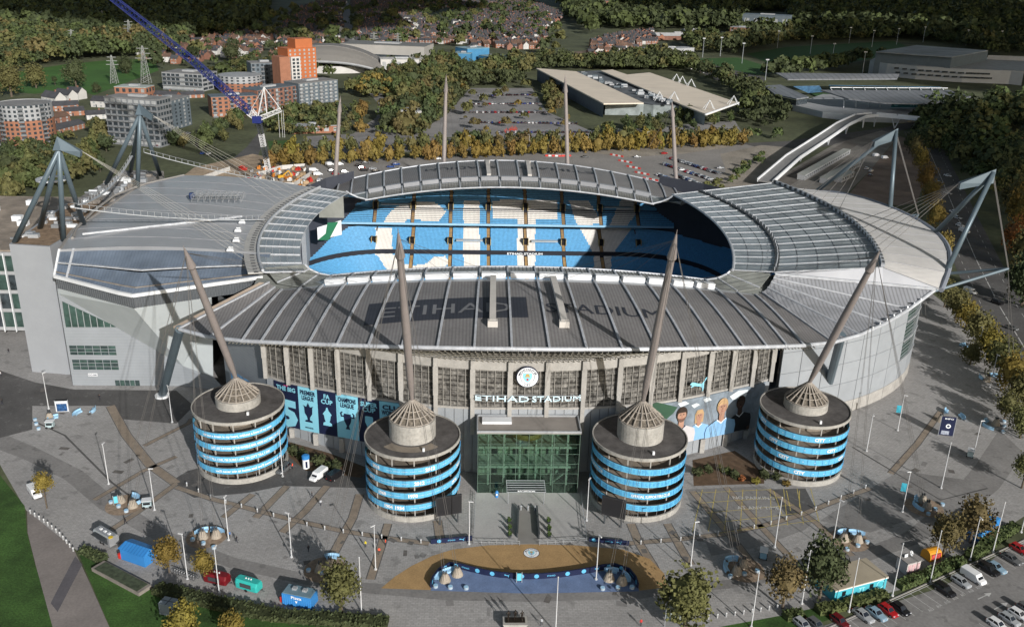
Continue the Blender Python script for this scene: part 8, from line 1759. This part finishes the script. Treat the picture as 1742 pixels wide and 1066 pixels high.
for k,(x,y,v,c,rz) in enumerate(((1622,362,'saloon','white',-1),(1628,372,'saloon','silver',-1),(1633,385,'hatch','white',-1),(1640,395,'van','white',-1),(1612,330,'saloon','silver',-1),(1650,498,'van','white',-1.1),(1696,517,'suv','black',-1.1),(1585,295,'saloon','white',-1.2),(1612,300,'saloon','white',-1),(1597,312,'saloon','grey',-1),(1720,560,'saloon','grey',-1),(1474,288,'saloon','white',.8),(1482,292,'saloon','white',.8),(1480,300,'saloon','grey',.8),(1490,266,'van','white',.5),(1505,270,'van','white',.4))):
    car_far(v,c,at(x,y),rz,'%s %s, %s of the vehicles on the road right of the stadium'%(c,'van' if v=='van' else 'car',nth(k)),'vehicles on the road right of the stadium')
for k,(a,b,n) in enumerate((((815,164),(905,162),22),((800,178),(915,177),26),((790,192),(930,192),28),((800,209),(980,211),30),((850,226),(1030,226),28),((1175,118),(1240,118),12),((1190,124),(1262,126),12),((1210,131),(1285,134),12))): carrow(a,b,n,'row %s of the %s car park'%(['one','two','three','four','five','one','two','three'][k],'retail' if k<5 else 'academy'),'cars in the retail car park' if k<5 else 'cars in the academy car park',seed=20+k)
for k,(x,y) in enumerate(((300,235),(310,232),(320,228),(345,222),(352,226),(360,222),(270,250),(345,262),(355,263),(340,228))): car_far('hatch',cols_[k],at(x,y),.6+k*.1,'%s car, %s of those in the small car park left of the crane'%(cols_[k],nth(k)),'cars in the small car park left of the crane')
# site cabins in long rows right of the far roof
for k,(a,b) in enumerate((((1362,306),(1440,262)),((1400,312),(1458,282)),((1425,310),(1446,300)))):
    A=at(*a);B=at(*b); d=B-A; t=thing('site_cabin_row','long pale cabin row, %s from left behind the south roof'%nth(k),'cabin',(A.x,A.y,0),math.atan2(d.y,d.x),'pale cabin rows'); MB().box((d.length/2,0,1.6),(d.length,4.5,3.2)).build('wall',grey_l,t); MB().box((d.length/2,0,3.3),(d.length+.4,5,.25)).build('roof',mat('cabin_row_roof',(.30,.31,.29),var=.1),t)
    for q in range(int(d.length/4)): link('window',unit,t,(2+4*q,-2.27,1.9),0,(1.6,.1,1.1))
p=at(1258,334-4,0); t=thing('blue_shelter','small bright blue shelter at the end of the parked rows','shelter',at(1195,331),.2); MB().box((0,0,1.4),(7,4,2.8)).build('wall',kb,t); MB().box((0,0,2.9),(7.4,4.4,.25)).build('roof',mat('container_top',(.05,.25,.55)),t)
# red playground frames by the street
for k,(x,y) in enumerate(((872,222),(862,226))): 
    mb=MB(); 
    for q in range(5): mb.tube((q*2.2-4,0,0),(q*2.2-3,1,4+q%2*2),.3,n=6); mb.tube((q*2.2-3,1,4+q%2*2),(q*2.2-2,0,0),.3,n=6)
    mb.box((0,0,.6),(9,2,.8)); o=mb.build('red_frame',mat('frame_red',(.4,.04,.02))); o.scale=(.5,.5,.55); o.location=at(x,y); tag(o,'bright red frame structure in the car park, %s'%['right one','left one'][k],'frame','red frames')
# long concrete wall and street lamps along the main road
lampf=MB().tube((0,0,0),(0,0,9),.14,.08,6).box((.7,0,9),(1.6,.3,.15)).mesh('street_lamp',polem)
for k in range(16):
    p=at(500+k*50,262-k*1.3-(6 if k%2 else 0)); o=link('street_lamp',lampf,None,p,.5*k); tag(o,'tall street lamp, %s from left along the main road'%nth(k),'lamp post','street lamps along the main road')
# ---- clouds high behind the camera: they shade the far land on the left edge, the top and the right
cm=mat('cloud_white',(.85,.85,.86),rough=1,var=0)
def cloud(lab,ctr,rx,ry,seed,z=900.):
    g=at(*ctr) if not isinstance(ctr,Vector) else ctr; c=g+SUND*(z/SUND.z); r_=random.Random(seed); bm=bmesh.new()
    for k in range(26):
        a=r_.uniform(0,6.283); f=math.sqrt(r_.random())*.85; m=Matrix.Translation((math.cos(a)*f*rx,math.sin(a)*f*ry,r_.uniform(-20,50))); s=r_.uniform(.25,.42); q=bmesh.ops.create_icosphere(bm,subdivisions=2,radius=1.,matrix=m@Matrix.Diagonal((rx*s,ry*s,90,1)))
        for v in q['verts']: v.co+=Vector((mnoise.noise(v.co*.01),mnoise.noise(v.co*.01+Vector((9,0,0))),0))*rx*.1
    me=bpy.data.meshes.new('cloud'); bm.to_mesh(me); bm.free(); me.materials.append(cm); o=link('cloud',me,None,c); tag(o,lab,'cloud',kind='stuff')
cloud('broad cloud shading the far land along the upper edge',Vector((0,3750,0)),3300,1200,1); cloud('cloud shading the training ground at upper right',Vector((1030,900,0)),560,560,2); cloud('cloud shading the far wood at upper left',Vector((-950,1860,0)),800,770,3); cloud('cloud shading the woods beyond the training ground',Vector((1050,1950,0)),850,720,4); cloud('small cloud shading the road right of the stadium',Vector((500,120,0)),250,190,5)
